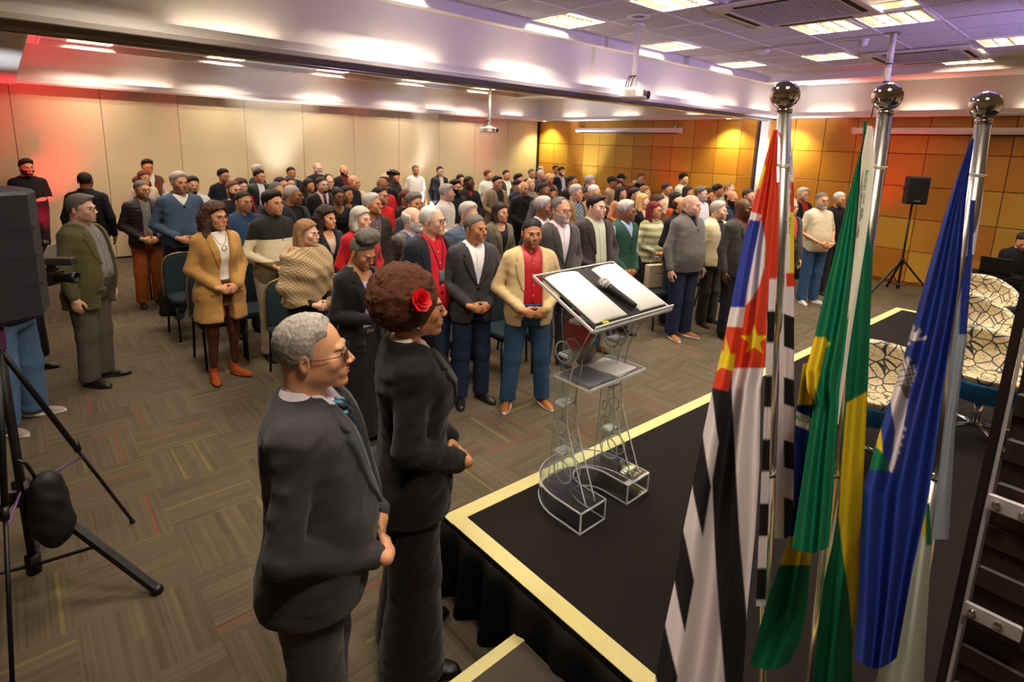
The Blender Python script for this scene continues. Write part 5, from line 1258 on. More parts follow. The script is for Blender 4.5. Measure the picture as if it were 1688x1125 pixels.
def lounge(x,y,z,rz,label):
    t=thing('lounge_chair',label,'armchair',(x,y,z),rz,'swivel lounge chairs on the stage',None,.92)
    def so(P): d,rim=bowl_f(P);return smax(smax(d,P[:,2]-rim,.02),.28-P[:,2],.03)
    def si(P): d,rim=bowl_f(P);return np.maximum(smax(so(P)+.02,-1e9*0-1,.001),0) if False else so(P)
    def outer_f(P):
        d,rim=bowl_f(P);o_=smax(smax(d,P[:,2]-rim+.035,.015),.28-P[:,2],.03);i_=smax(d+.035,.44-P[:,2],.04);return smax(o_,-i_,.012)
    def inner_f(P):
        d,rim=bowl_f(P);o_=smax(smax(d+.008,P[:,2]-rim-.010,.015),.44-P[:,2],.03);i_=smax(d+.062,.465-P[:,2],.05);return smax(o_,-i_,.015)
    if 'lb' not in _gm:
        V,Q=snet(outer_f,(-.5,-.5,.22),(.5,.5,1.0),.018);V2,Q2=snet(inner_f,(-.5,-.5,.3),(.5,.5,1.0),.016);_gm['lb']=(mesh('shell',V,Q,[blue]),mesh('seat_lining',V2,Q2,[crack.m]))
        m=MB()
        _gm['ll']=[MB().tube([(0,0,.10),(.34*math.cos(a),.34*math.sin(a),.045)],.018,8).me('leg',[chrome],True) for a in np.arange(4)*math.pi/2+.4],MB().tube([(0,0,.08),(0,0,.30)],.030,12).me('column',[chrome],True),MB().tube([(0,0,-.03),(0,0,.03)],.02,10).me('glide',[chrome],True)
    ob('shell',_gm['lb'][0],t);ob('seat_lining',_gm['lb'][1],t);ob('column',_gm['ll'][1],t)
    for i,a in enumerate(np.arange(4)*math.pi/2+.4):
        l=ob('leg',_gm['ll'][0][i],t);ob('glide',_gm['ll'][2],l,loc=(.33*math.cos(a),.33*math.sin(a),.035))
lounge(4.85,.50,.40,math.radians(-70),'blue lounge chair with cracked cream lining nearest the flags')
lounge(6.15,.80,.40,math.radians(-60),'blue lounge chair with cracked cream lining, second from the flags')
lounge(7.3,.95,.40,math.radians(-75),'blue lounge chair with cracked cream lining, farthest along the stage')
lounge(3.85,.95,.40,math.radians(-100),'lounge chair with cracked cream lining seen between the green and blue flags')
# ---------------------------------------------------------------- back of the LED screen at the right edge
t=thing('led_screen','back of a tall LED screen wall with silver edge profile at the right edge','LED screen',(1.60,.125,.40))
br=pm('cabinet_brown','#33231f',.5);MB().box(0,.05,-1.4,-.02,0,2.0).ob('rear_panel',[br],t);MB().box(-.012,.05,-.003,.011,0,2.0).ob('side_panel',[pm('cabinet_edge','#231614',.5)],t)
alp=pm('painted_aluminium','#b7aeb2',.4,.15);MB().box(-.0235,-.018,-.016,-.009,0,2.0,.001).ob('edge_profile',[alp],t)
rib=MB().box(-.010,0,-1.4,-.02,-.030,.030,.006).me('rib',[br])
for i in range(18): ob('rib',rib,t,loc=(0,0,.08+i*.108))
bk=MB().box(-.034,-.024,-.115,-.012,-.020,.020,.003).me('bracket',[alp]);sc_=MB().lathe([(.008,0),(.010,.003),(.006,.007)],14).me('screw',[chrome],True)
for z in (.30,.58,.863,1.145):
    b_=ob('bracket',bk,t,loc=(0,0,z))
    for y in(-.028,-.075): ob('screw',sc_,b_,mtx=Matrix.Translation((-.034,y,0))@Matrix.Rotation(-math.pi/2,4,'Y'))
for i,(y,z) in enumerate(((-.22,.75),(-.24,1.15),(-.2,1.55))): MB().tube([(-.06,y,z-.35),(-.09,y+.03,z-.1),(-.05,y-.05,z+.1),(-.08,y-.1,z+.4)],.014,8).ob('cable',[blk],t,True)
MB().box(-.07,0,-.60,-.28,0,2.0,.01).ob('power_box',[blk],t)
# ---------------------------------------------------------------- operator's table by the wood wall
t=thing('operator_table','black cloth covered table by the wood wall at the right','table',(10.10,1.05,0));MB().box(-.19,.19,-.9,.75,.73,.76).ob('tabletop',[pm('black_skirt_cloth','#0c0b0c',.8,0,.1,80,.001,.2)],t);MB().box(-.20,.20,-.91,.76,.02,.73,.01).ob('tablecloth',[pm('black_skirt_cloth','#0c0b0c',.8,0,.1,80,.001,.2)],t)
t=thing('laptop','open black laptop on the black operator table','laptop',(10.10,1.15,.762),math.radians(90));MB().box(-.17,.17,-.12,.12,0,.018,.003).ob('base',[blk],t);ob('screen',MB().box(-.17,.17,-.004,.004,0,.23,.002).me('screen',[pm('laptop_lid','#16161b',.4)]),t,mtx=Matrix.Translation((0,.12,.018))@Matrix.Rotation(math.radians(-12),4,'X'))
t=thing('water_bottle','small clear water bottle on the black operator table','bottle',(10.05,.78,.762));MB().lathe([(.03,0),(.032,.02),(.032,.13),(.012,.17),(.012,.19)],16).ob('body',[pm('bottle_plastic','#dfe6ea',.08,trans=.8)],t,True);MB().lathe([(.014,.185),(.014,.205)],14).ob('cap',[pm('cap_white','#e8e8e8',.4)],t,True)

# ---------------------------------------------------------------- people
def striped(z0,per,c1,c2):
    w=N('striped_knit');v,(x,y,z)=w.xyz();k=w.math('LESS_THAN',w.math('MODULO',w.math('MULTIPLY_ADD',z,1/per,10.),1.),.5);w.l(w.mix(k,lin(c1),lin(c2)),w.b.inputs['Base Color']);w.b.inputs['Roughness'].default_value=.9;w.bump(w.noise(v,140,2.),.002);return w.m
def blockz(cuts,cols):
    w=N('colour_block_fleece');v,(x,y,z)=w.xyz();c=(*lin(cols[0]),1)
    for cu,co in zip(cuts,cols[1:]): c=w.mix(w.math('GREATER_THAN',z,cu),c,(*lin(co),1))
    w.l(c,w.b.inputs['Base Color']);w.b.inputs['Roughness'].default_value=.95;w.bump(w.noise(v,160,2.),.002);return w.m
def varsity(c1,c2,cut):
    w=N('varsity_cloth');v,(x,y,z)=w.xyz();k=w.math('GREATER_THAN',w.math('ABSOLUTE',x),cut);w.l(w.mix(k,lin(c1),lin(c2)),w.b.inputs['Base Color']);w.b.inputs['Roughness'].default_value=.8;w.bump(w.noise(v,120,2.),.002);return w.m
def plaid(base,l1,l2,s,th=.16):
    w=N('plaid_cloth');v,(x,y,z)=w.xyz();a=w.math('ADD',w.math('MULTIPLY',x,1.),w.math('MULTIPLY',z,.55));b=w.math('SUBTRACT',w.math('MULTIPLY',z,1.),w.math('MULTIPLY',x,.5))
    def ln(q,o): return w.math('LESS_THAN',w.math('MODULO',w.math('MULTIPLY_ADD',q,s,20.+o),1.),th)
    c=w.mix(w.math('MAXIMUM',ln(a,0),ln(b,0)),lin(base),lin(l1));c=w.mix(w.math('MAXIMUM',ln(a,.3),ln(b,.3)),c,lin(l2));w.l(c,w.b.inputs['Base Color']);w.b.inputs['Roughness'].default_value=.95;w.bump(w.noise(v,200,2.),.002);return w.m
def tmat(c):
    if not isinstance(c,str): return c
    k,col=c.split('#');return cloth('#'+col,k or 'cotton')
HAIRADD={'puff':.075,'afro':.075,'curlylong':.03,'curlyshort':.02,'full':.022,'quiff':.03,'side':.018,'long':.014,'mid':.014,'bob':.016,'updo':.012,'short':.008,'grizzle':.008,'cap':.014}
_hm={}
def hmesh(kind,style,res,beard=False):
    k=(kind,style,res)
    if k not in _hm:
        if beard: V,Q=snet(beard_sdf(style),(-.10,-.15,-.17),(.10,.05,.01),min(res,.0055),slack=.01)
        else: V,Q=snet(hair_sdf(style),(-.19,-.20,-.36),(.19,.24,.25),res,slack=.022)
        _hm[k]=mesh('beard' if beard else 'hair',V,Q,[None])
    return _hm[k]
_gl={}
def glm():
    if not _gl:
        (V,Fc),(LV,LF)=glasses_mesh();_gl['f']=mesh('glasses',V,Fc,[None]);_gl['l']=mesh('lens',LV,LF,[None],False)
        V,Fc=browmesh();_gl['b']=mesh('eyebrows',V,Fc,[None])
    return _gl
lensm=pm('lens_clear','#f0f4f6',.02,0,trans=1.,ior=1.02,spec=.6);lensd=pm('lens_dark','#0b0c0e',.08)
_me={}
def gme(key,fn,nm,mats=(None,)):
    if key not in _me:
        r=fn();_me[key]=mesh(nm,r[0],r[1],list(mats),True,r[2] if (len(r)>2 and not callable(r[2])) else None)
    return _me[key]
def person(loc,rz,h,label,hk='m',b='m',pose='clasp',yaw=0.,pitch=0.,hair='short',hc='black',beard=None,bc=None,gl=0,tone=1,stub=.25,top='cotton#dddddd',tk={},jk=None,jkw={},legs='wool#20222a',lk={},skirt=None,shoe='leather#17120f',sole=None,sk='dress',tier=2,tie=None,collar=None,name='person',group='people standing in the audience',extra=None):
    res,gres,bres,hres=((.0036,.0080,.020,.0048),(.0058,.0135,.030,.0078),(.0088,.0205,.040,.0115))[tier]
    if tier==2: yaw=0. if yaw<.15 else .3;pitch=0. if pitch<.3 else pitch
    if b in 'hp' and pose in('clasp','low'): pose+='h'
    sc=h/(1.737+HAIRADD.get(hair,.004));sk_=skinmat(tone,stub)
    me=bodymesh(hk,b,pose,yaw,pitch,res,bres)
    t=thing(name,label,'person',(loc[0],loc[1],loc[2] if len(loc)>2 else 0.),rz,group,me,sc);t.material_slots[0].link='OBJECT';t.material_slots[0].material=sk_
    HM=headmatrix(yaw,pitch);hm=hairmat(hc)
    if hair: ob('cap' if hair=='cap' else 'hair',hmesh('h',hair,hres),t,mtx=HM,mats=[hm if hair!='cap' else cloth('#15161c','cotton')])
    if hair=='cap': ob('hair',hmesh('h','crop',hres),t,mtx=HM,mats=[hm])
    if beard: ob('beard',hmesh('b',beard,hres,True),t,mtx=HM,mats=[hairmat(bc or hc)])
    G=glm()
    if tier<2: ob('eyebrows',G['b'],t,mtx=HM,mats=[hairmat('saltpepper' if hc=='steel' else 'brown' if hc in('blond','red','afro') else ('saltpepper' if hc in ('grey','white') else hc))])
    if gl:
        g_=ob('glasses',G['f'],t,mtx=HM,mats=[pm('glasses_frame',{1:'#16120f',2:'#8a8078',3:'#101010',4:'#a0303a'}[gl],.3,.3)])
        if gl==3 or tier==0: ob('lens',G['l'],g_,mats=[lensd if gl==3 else lensm])
    # garments
    T=dict(res=gres if not jk else gres*1.45);T.update(tk)
    V=gme(('top',b,pose,tuple(sorted(T.items()))),lambda:g_top(b,pose,**T),'shirt');ob('shirt',V,t,mats=[tmat(top)])
    if T.get('neck')=='collar' or collar: ob('collar',gme(('col',b),lambda:g_collar(b),'collar'),t,mats=[tmat(collar or top)])
    sf_=g_top(b,pose,**T)[2]
    if tie:
        V,Fc=joinm([strip(sf_,[(-.014,1.452),(-.020,1.425)],[(.014,1.452),(.020,1.425)],.012,.012,4,4),strip(sf_,[(-.013,1.425),(-.038,1.15),(-.034,1.08),(0,1.04)],[(.013,1.425),(.038,1.15),(.034,1.08),(.001,1.04)],.009,.007,5,14)]);ob('tie',mesh('tie',V,Fc,[tmat(tie)]),t)
    if tier<2 and T.get('neck')=='collar':
        V,Fc=strip(sf_,[(-.014,1.43),(-.014,1.02)],[(.014,1.43),(.014,1.02)],.0,.003,3,14);ob('placket',mesh('placket',V,Fc,[tmat(top)]),t)
        bm_=MB();zs_=[1.37-.09*i for i in range(4)];ys_=ymarch(sf_,np.zeros(4),np.array(zs_))
        for z_,y_ in zip(zs_,ys_):
            P_=[(.006*math.cos(a),.006*math.sin(a)) for a in np.linspace(0,2*math.pi,8,endpoint=False)];MBz=MB().prism([(p[0],p[1]+z_) for p in P_],y_-.007,y_-.002,1);MBz.ob('button',[pm('button','#d8d2c6',.4)],t)
    if jk:
        J=dict(res=gres);J.update(jkw);V=gme(('jk',b,pose,tuple(sorted(J.items()))),lambda:g_jacket(b,pose,**J)[:2],'jacket');ob('jacket',V,t,mats=[tmat(jk)])
        if tier<2 and J.get('button') and not J.get('zipw'):
            jf=g_jacket(b,pose,**J)[2];pz=J['button']-.015;y_=float(ymarch(lambda P:torso(P,b,.018,((.6,.80,1.0,1.2,1.40,1.45),(.030,.018,.010,.004,.004,.004))),np.zeros(1),np.array([pz]))[0])
            for dz in (0,-.11):
                P_=[(.011*math.cos(a),pz+dz+.011*math.sin(a)) for a in np.linspace(0,2*math.pi,10,endpoint=False)];MB().prism(P_,y_-.014,y_-.003,1).ob('button',[pm('button_dark','#1b1714',.4)],t)
    if skirt:
        S=dict(res=gres+.002);S.update(lk);ob('skirt',gme(('sk',b,tuple(sorted(S.items()))),lambda:g_skirt(b,**S),'skirt'),t,mats=[tmat(skirt)])
    else:
        S=dict(res=gres+.001);S.update(lk)
        if pose=='seat': pass
        ob('trousers',gme(('lg',b,tuple(sorted(S.items()))),lambda:g_legs(b,**S),'trousers') if pose!='seat' else gme('seatlegs',lambda:snet(lambda P:smin(legs_seat(P,b,.012),smax(torso(P,b,.01),.84-P[:,2],.02),.03),(-.3,-.56,.4),(.3,.2,1.06),.02),'trousers'),t,mats=[tmat(legs)])
    if pose!='seat':
        for s_ in(1,-1): ob('shoe',gme(('sh',s_,S.get('st',0.),sk,tier),lambda:g_shoe(s_,S.get('st',0.) if not skirt else 0.,sk,(.007,.009,.013)[tier]),'shoe',(None,None)),t,mats=[tmat(shoe),tmat(sole) if sole else pm('shoe_sole','#120f0d',.7)])
    if extra: extra(t,HM,b,pose,sf_,sc)
    return t
# small things worn by single people
def ex_strip(nm,Lp,Rp,mat_,off=.008,th=.005):
    def f(t,HM,b,pose,sf_,sc): V,Fc=strip(sf_,Lp,Rp,off,th,4,12);ob(nm,mesh(nm,V,Fc,[mat_]),t)
    return f
def necklace(mat_,drop=.06,pend=0.,r=.0035,z0=1.46,w=.062):
    def f(t,HM,b,pose,sf_,sc):
        a=np.linspace(0,math.pi,17);x=w*np.cos(a)*1.;z=z0-drop*np.sin(a)**2;y=ymarch(lambda P:np.minimum(sf_(P),torso(P,b,-.012)),x,z);o=ob('necklace',mesh('necklace',*tubev(np.stack([x,y-.005,z],1),r,6),[mat_]),t)
        if pend:
            y_=float(ymarch(sf_,np.zeros(1),np.array([z0-drop-pend]))[0]);MB().tube([(pend*.5*math.cos(k),y_-.008,z0-drop-pend*.6+pend*.5*math.sin(k)) for k in np.linspace(0,2*math.pi,16,endpoint=False)],.003,6,True).ob('pendant',[mat_],o,True)
    return f
def both(*fs):
    def f(*a):
        for q in fs: q(*a)
    return f
def watch(side=1):
    def f(t,HM,b,pose,sf_,sc):
        S_,E_,W_=arm(pose,b,side);d=(W_-E_)/np.linalg.norm(W_-E_);c=W_-d*.02;u=np.cross(d,[0,0,1]);u/=np.linalg.norm(u);v=np.cross(d,u)
        MB().tube([c+.034*(math.cos(k)*u+math.sin(k)*v) for k in np.linspace(0,2*math.pi,16,endpoint=False)],.006,6,True).ob('watch',[steel],t,True)
    return f


# position, height and look of everybody: (x, y) on the floor in metres
POS={'black_tee':(0.21,12.00,1.854),'back_jacket':(0.76,9.64,1.760),'green_blazer':(0.43,6.23,1.767),'brown_vest':(1.86,12.00,1.860),'woman_cream_wall':(1.71,11.48,1.673),'puffer':(1.27,8.77,1.695),'denim':(1.56,8.02,1.860),'beard_white':(1.94,9.12,1.730),'navy_sweater':(2.87,11.12,1.730),'grey_turned':(3.74,12.00,1.769),'puffer_glasses':(3.41,10.88,1.730),'woman_red_glasses':(2.79,9.82,1.640),'auburn':(2.18,8.03,1.730),'blue_shirt':(1.94,6.80,1.692),'camel':(1.36,5.63,1.716),'hoodie':(1.96,5.90,1.790),'scarf':(1.85,4.75,1.622),'bald_navy':(2.58,7.03,1.730),'bald_a':(2.61,7.68,1.730),'man_a':(3.01,8.64,1.730),'woman_a':(3.71,10.15,1.628),'suit_a':(4.25,11.55,1.730),'beard_big':(4.99,12.00,1.798),'man_b':(3.95,9.09,1.731),'woman_dark':(3.83,9.62,1.629),'suit_pink':(3.60,8.52,1.730),'bald_darkred':(5.58,12.00,1.747),'bald_cream':(4.16,8.59,1.749),'braids':(3.38,7.46,1.648),'woman_necklace':(3.71,7.90,1.633),'curly_navy':(2.43,5.68,1.623),'grey_bob':(2.56,5.16,1.657),'bun':(1.82,3.71,1.708),'olive':(2.99,5.73,1.735),'red_polo':(3.52,6.54,1.730),'bald_red':(4.39,8.06,1.730),'bald_back':(5.02,9.13,1.730),'cam_operator':(5.88,10.28,1.730),'white_polo':(7.45,12.00,1.750),'black_jacket':(8.04,11.81,1.730),'woman_b':(7.43,10.11,1.640),'red_collar':(6.21,8.20,1.730),'turtleneck':(5.52,7.67,1.730),'grey_profile':(4.71,6.76,1.730),'grey_wavy':(3.54,5.74,1.725),'woman_c':(4.11,6.88,1.640),'sunglasses':(2.91,4.76,1.675),'tall_old':(2.64,4.01,1.775),'blue_quilt':(3.46,4.57,1.730),'dark_blazer':(2.92,3.77,1.718),'bob':(4.36,5.13,1.626),'mustache':(6.59,7.12,1.698),'brown_blazer':(6.89,8.21,1.733),'white_tee_b':(8.20,10.10,1.730),'green_jacket':(8.74,10.07,1.730),'man_c':(8.09,8.94,1.728),'brown_cap':(7.44,8.23,1.643),'suit_b':(10.01,10.55,1.730),'blond_short':(7.96,8.41,1.636),'grey_glasses':(9.78,9.98,1.730),'man_d':(11.65,11.87,1.728),'red_sweater':(8.89,8.80,1.730),'cream_b':(11.70,11.33,1.789),'dark_c':(6.27,6.33,1.748),'woman_d':(6.73,6.61,1.650),'grey_suit':(4.61,4.65,1.740),'beige_blazer':(3.25,3.40,1.695),'grey_blazer':(4.10,3.88,1.806),'navy_suit_b':(11.45,10.87,1.776),'man_e':(8.43,7.69,1.748),'plaid':(6.47,5.82,1.752),'woman_e':(9.13,8.20,1.606),'grey_back':(8.97,7.69,1.755),'woman_f':(9.67,8.25,1.621),'bald_white':(7.01,5.91,1.725),'woman_g':(7.30,6.37,1.623),'green_shirt_suit':(4.75,3.97,1.814),'black_cap':(9.50,7.52,1.735),'navy_cap':(10.81,8.29,1.730),'woman_curly_green':(10.00,7.76,1.635),'woman_peach':(8.33,6.38,1.629),'beard_black':(11.70,8.38,1.733),'woman_h':(8.10,5.89,1.651),'woman_i':(8.91,6.26,1.637),'woman_redhair':(9.17,6.78,1.640),'blonde':(7.43,5.25,1.620),'varsity':(5.49,4.11,1.705),'striped':(6.59,4.46,1.605),'woman_j':(7.16,4.78,1.660),'cream_hoodie':(8.82,5.72,1.733),'tall_white_shirt':(11.70,7.17,1.802),'woman_orange':(8.13,5.10,1.640),'woman_k':(9.85,5.92,1.640),'beard_shirt':(8.79,5.03,1.730),'bald_dark':(6.43,3.95,1.723),'grey_zip':(6.05,3.58,1.791),'grey_shirt':(10.24,5.51,1.697),'woman_l':(9.37,5.21,1.660),'bald_beard':(8.23,4.19,1.730),'man_f':(9.90,5.10,1.744),'cream_jacket':(6.85,3.65,1.687),'black_man_blazer':(6.58,3.18,1.763),'man_g':(9.00,4.29,1.730),'white_hair_vest':(10.77,4.12,1.730),'cream_tee':(9.20,3.23,1.752),'white_cap':(10.11,3.28,1.730),'grey_behind_pole':(7.91,3.17,1.730)}
OPEN=dict(button=0,openw=.07);BLZ=dict(button=1.12);COAT=dict(button=0,openw=.055,hem=.62,add=.008);SUIT=dict(button=1.12,hem=.79)
ZIP=dict(button=0,openw=.05,hem=.86,lapel=0,stand=1,vtop=.05);CLOSED=dict(button=1.36,hem=.84,lapel=0,stand=1,vtop=.05)
PUF=dict(button=0,openw=.055,hem=.84,lapel=0,stand=1,puff=.008,vtop=.06)
TS=dict(sleeve=.78,hem=.84,loose=.014);CO=dict(neck='collar',hem=.90);POLO=dict(neck='collar',sleeve=.8,hem=.84,loose=.012);CR=dict(hem=.86,loose=.01);VN=dict(neck='v',hem=.86);SC_=dict(neck='scoop',hem=.86);HN=dict(neck='high',hem=.85,loose=.014)
def P_(k,label,rz=0.,**kw):
    x,y,h=POS[k];kw.setdefault('tier',2);return person((x,y),rz,h,label,**kw)
# ---- the two in front
w1=person((1.150,1.885),1.12,1.85,'woman in front with a big auburn afro and red flower, in black blazer and trousers',hk='f',b='w',pose='clasp',pitch=.02,hair='afro',hc='afro',tone=2,stub=0,top='cotton#e8e2da',tk=dict(neck='v'),jk='wool#141213',jkw=dict(button=1.13,hem=.77,flare=.008,add=.010),legs='wool#100f10',lk=dict(taper=.028,flare=.055,off=.022,z0=.03),shoe='leather#0d0c0c',tier=0,group='two people in the foreground')
def flower(t):
    HM=headmatrix(0.,.02);o=bpy.data.objects.new('flower',None)
    m=MB();R_=random.Random(3)
    for ring,(n,r0,s_,tl) in enumerate(((7,.010,.036,.30),(6,.008,.030,.62),(5,.006,.023,.95),(4,.003,.016,1.25))):
        for k in range(n):
            a=2*math.pi*k/n+ring*.55;V=[];q=7
            for i in range(q):
                for j in range(q):
                    u=(i/(q-1)-.5)*2;v=j/(q-1)*(1-.30*abs(u)**2.4);ang=a+u*.62*(7/n)**.5;cup=tl+.25*v-.55*max(0,v-.75)
                    r=r0+s_*v*math.cos(cup);V.append((r*math.cos(ang),r*math.sin(ang),.004*ring+s_*v*math.sin(cup)+.004*(1-u*u)*v))
            m.add(V,[[i*q+j,(i+1)*q+j,(i+1)*q+j+1,i*q+j+1] for i in range(q-1) for j in range(q-1)])
    me=m.me('flower',[pm('red_petal','#d8141c',.5,0,.15,90,.001)],True,False)
    f_=ob('flower',me,t,mtx=HM@Matrix.Translation((-.136,.004,.060))@Matrix.Rotation(math.radians(-62),4,'Y')@Matrix.Rotation(math.radians(30),4,'X')@Matrix.Scale(1.0,4));f_['label']='red rose in her hair'
    MB().tube([(-.084,.004,-.048),(-.090,.0,-.055),(-.089,-.006,-.064),(-.084,-.004,-.070)],.0035,8).ob('earring',[steel],t,True,mtx=HM)
flower(w1);watch(-1)(w1,None,'w','clasp',None,1)
def fgx(t,HM,b,pose,sf_,sc):
    m=N('tie_pattern');v,(x,y,z)=m.xyz();a=m.math('MULTIPLY_ADD',z,26.,10.);bq=m.math('MULTIPLY_ADD',x,38.,10.);k=m.math('MULTIPLY',m.math('LESS_THAN',m.math('MODULO',m.math('ADD',a,bq),1.),.34),m.math('LESS_THAN',m.math('MODULO',m.math('SUBTRACT',a,bq),1.),.34));m.l(m.mix(k,lin('#141821'),lin('#3d8fc4')),m.b.inputs['Base Color']);m.b.inputs['Roughness'].default_value=.4
    for o in t.children:
        if o.name.startswith('tie'): o.material_slots[0].material=m.m;o.data.materials[0]=m.m
m1=person((.655,1.70),1.02,1.755,'grey haired man with glasses in charcoal suit and blue dotted tie, nearest figure in front',hk='o',b='h',pose='fore',pitch=-.03,hair='grizzle',hc='steel',gl=1,tone=1,stub=.12,top='cotton#d9d0dc',tk=dict(neck='collar'),jk='wool#38353a',jkw=dict(button=1.05,hem=.78,flare=.030,vtop=.07),legs='wool#3a3537',lk=dict(taper=.016,off=.016),tie='satin#151a24',tier=0,group='two people in the foreground',extra=fgx)
# ---- first rows
P_('green_blazer','heavy man with glasses in olive green blazer, standing apart at the left facing right',.95,hk='o',b='h',pose='sides',hair='side',hc='saltpepper',gl=1,tone=0,top='cotton#7e7b7c',tk=CO,jk='wool#565031',jkw=dict(button=0,openw=.10,hem=.74,flare=.02),legs='cotton#574f47',lk=dict(taper=.02),tier=1)
P_('camel','woman with curly brown hair and glasses in a camel coat and rust ankle boots',.18,hk='f',b='w',pose='clasp',yaw=.25,hair='curlylong',hc='brown',gl=1,tone=1,stub=0,top='cotton#efe8df',tk=dict(hem=.9),jk='wool#b98b4c',jkw=dict(button=0,openw=.05,hem=.62,add=.012,flare=.01),legs='leather#4a2316',lk=dict(taper=-.004,off=.004,flare=-.004,z0=.12),shoe='cotton#a0491a',sk='boot',tier=1,extra=both(necklace(pm('pendant_dark','#3b2f28',.4),.10,.045,.002),watch(1)))
P_('hoodie','big young man in a black, cream and khaki colour block pullover',.25,hk='o',b='h',pose='clasp',yaw=.15,hair='full',hc='black',gl=2,tone=1,stub=.3,top=blockz((1.06,1.27),('#75694a','#cfc3a4','#1c1816')),tk=dict(neck='high',hem=.82,loose=.02,res=.0095,sleeve=1.7),legs='cotton#a89c88',shoe='leather#2a211c',tier=1,extra=ex_strip('zip',[(-.004,1.50),(-.004,1.25)],[(.004,1.50),(.004,1.25)],blk,.002,.003))
sc_m=plaid('#cbb48c','#2a2522','#96683f',40.,.13)
def scarf(t,HM,b,pose,sf_,sc):
    def f(P):
        z=P[:,2];d=torso(P,b,.055,((.9,1.1,1.3,1.42,1.48),(.02,.03,.02,.02,.03)));d=smin(d,arms_sdf(P,pose,b,.082,.072,.06,0,1.35),.06)
        d=smin(d,ell(P,(0,.01,1.45),(.105,.10,.055)),.03);d+=.006*np.sin(z*44+P[:,0]*30+2*np.sin(P[:,0]*12))+fz(P,20,.004)
        low=1.02+.22*np.clip(-P[:,0]*3+.1,-.3,1)*-.5+.03*np.sin(P[:,0]*25);core=np.maximum(np.hypot(P[:,0],P[:,1]-.02)-.062,1.38-z)
        return smax(smax(smax(d,low-z,.01),-core,.01),z-1.50,.01)
    V,Q=snet(f,(-.42,-.36,.85),(.42,.28,1.56),.0105,slack=.03);ob('shawl',mesh('shawl',smooth(V,Q,1,.4),Q,[sc_m]),t)['label']='beige plaid shawl'
    m=MB()
    for i in range(16): x=.06+.012*i;m.tube([(x-.02,-.20,1.02),(x-.02+.004*math.sin(i),-.21,.90)],.0035,5)
    m.ob('fringe',[sc_m],t,True)['kind']='stuff'
P_('scarf','woman with shoulder length brown hair wrapped in a beige plaid shawl',.35,hk='f',b='w',pose='clasp',yaw=.25,hair='mid',hc='ash',tone=0,stub=0,top='cotton#17151a',tk=CR,legs='wool#141318',shoe='leather#141212',tier=1,extra=scarf)
P_('bun','woman looking down with grey curls tied up, colourful glasses, black blazer and long black skirt',.30,hk='f',b='w',pose='hold',yaw=.05,pitch=.42,hair='puff',hc='saltpepper',gl=4,tone=2,stub=0,top='cotton#9c97ac',tk=SC_,jk='wool#19171a',jkw=dict(button=0,openw=.075,hem=.84),skirt='leather#1b1c22',lk=dict(hem=.10,w=.035),shoe='leather#131112',tier=1,extra=both(necklace(pm('gold','#c9a24a',.3,1.),.07,.02,.0018),ex_strip('belt_buckle',[(-.05,1.0),(-.05,.975)],[(.05,1.0),(.05,.975)],steel,.012,.006)))
P_('dark_blazer','man in charcoal blazer, white open shirt and dark jeans, left of the beige blazer',-.28,hk='l',b='m',pose='clasp',yaw=.45,hair='short',hc='saltpepper',tone=2,stub=.15,top='cotton#eceaea',tk=CO,jk='wool#38353b',jkw=SUIT,legs='denim#232c44',shoe='leather#151213',tier=1,extra=watch(-1))
P_('beige_blazer','stocky man in beige blazer, red shirt, blue jeans and tan trainers',-.55,hk='o',b='h',pose='clasp',yaw=.1,hair='crop',hc='black',tone=2,stub=.55,beard=None,top='satin#b01622',tk=CO,jk='wool#cdb283',jkw=dict(button=0,openw=.085,hem=.80),legs='denim#33506f',lk=dict(st=.035,taper=.012),shoe='leather#9a5a2c',sole='cotton#ded8cc',sk='trainer',tier=1)
def lan(t,HM,b,pose,sf_,sc):
    V,Fc=joinm([strip(sf_,[(s_*.060,1.46),(s_*.004,1.22)],[(s_*.065,1.46),(s_*.008,1.22)],.006,.002,3,10) for s_ in(1,-1)]);ob('lanyard',mesh('lanyard',V,Fc,[pm('lanyard_black','#151515',.6)]),t)
    V,Fc=strip(sf_,[(-.024,1.22),(-.024,1.12)],[(.024,1.22),(.024,1.12)],.008,.008,3,4);o=ob('badge',mesh('badge',V,Fc,[pm('badge_grey','#5f6266',.4)]),t);o['label']='grey electronic badge on a lanyard'
P_('tall_old','tall old man with white hair, navy blazer over red polo with a grey badge',-.05,hk='l',b='h',pose='sides',yaw=.55,hair='reced',hc='white',gl=1,tone=0,stub=0,top='cotton#c11f2e',tk=dict(neck='collar',hem=.86,loose=.01),jk='wool#20212e',jkw=dict(button=0,openw=.10,hem=.78),legs='denim#243350',shoe='leather#141214',tier=1,extra=lan)
P_('grey_blazer','grey bearded man with glasses in grey blazer and white shirt behind the lectern top',-.25,hk='m',b='m',pose='clasp',yaw=.15,hair='reced',hc='saltpepper',beard='full',bc='grey',gl=1,tone=1,stub=.1,top='cotton#ece4e4',tk=CO,jk='wool#4a4644',jkw=dict(button=1.08,hem=.80),legs='cotton#2c2a33',shoe='leather#5a2a17',tier=1)
P_('green_shirt_suit','man with glasses in dark brown suit jacket and pale green shirt',-.30,hk='o',b='h',pose='clasp',yaw=.35,hair='side',hc='darkbrown',gl=2,tone=0,stub=.05,top='cotton#bcc2a6',tk=CO,jk='wool#342a28',jkw=dict(button=0,openw=.075,hem=.80),legs='wool#2b2930',shoe='leather#4a2415',tier=1)
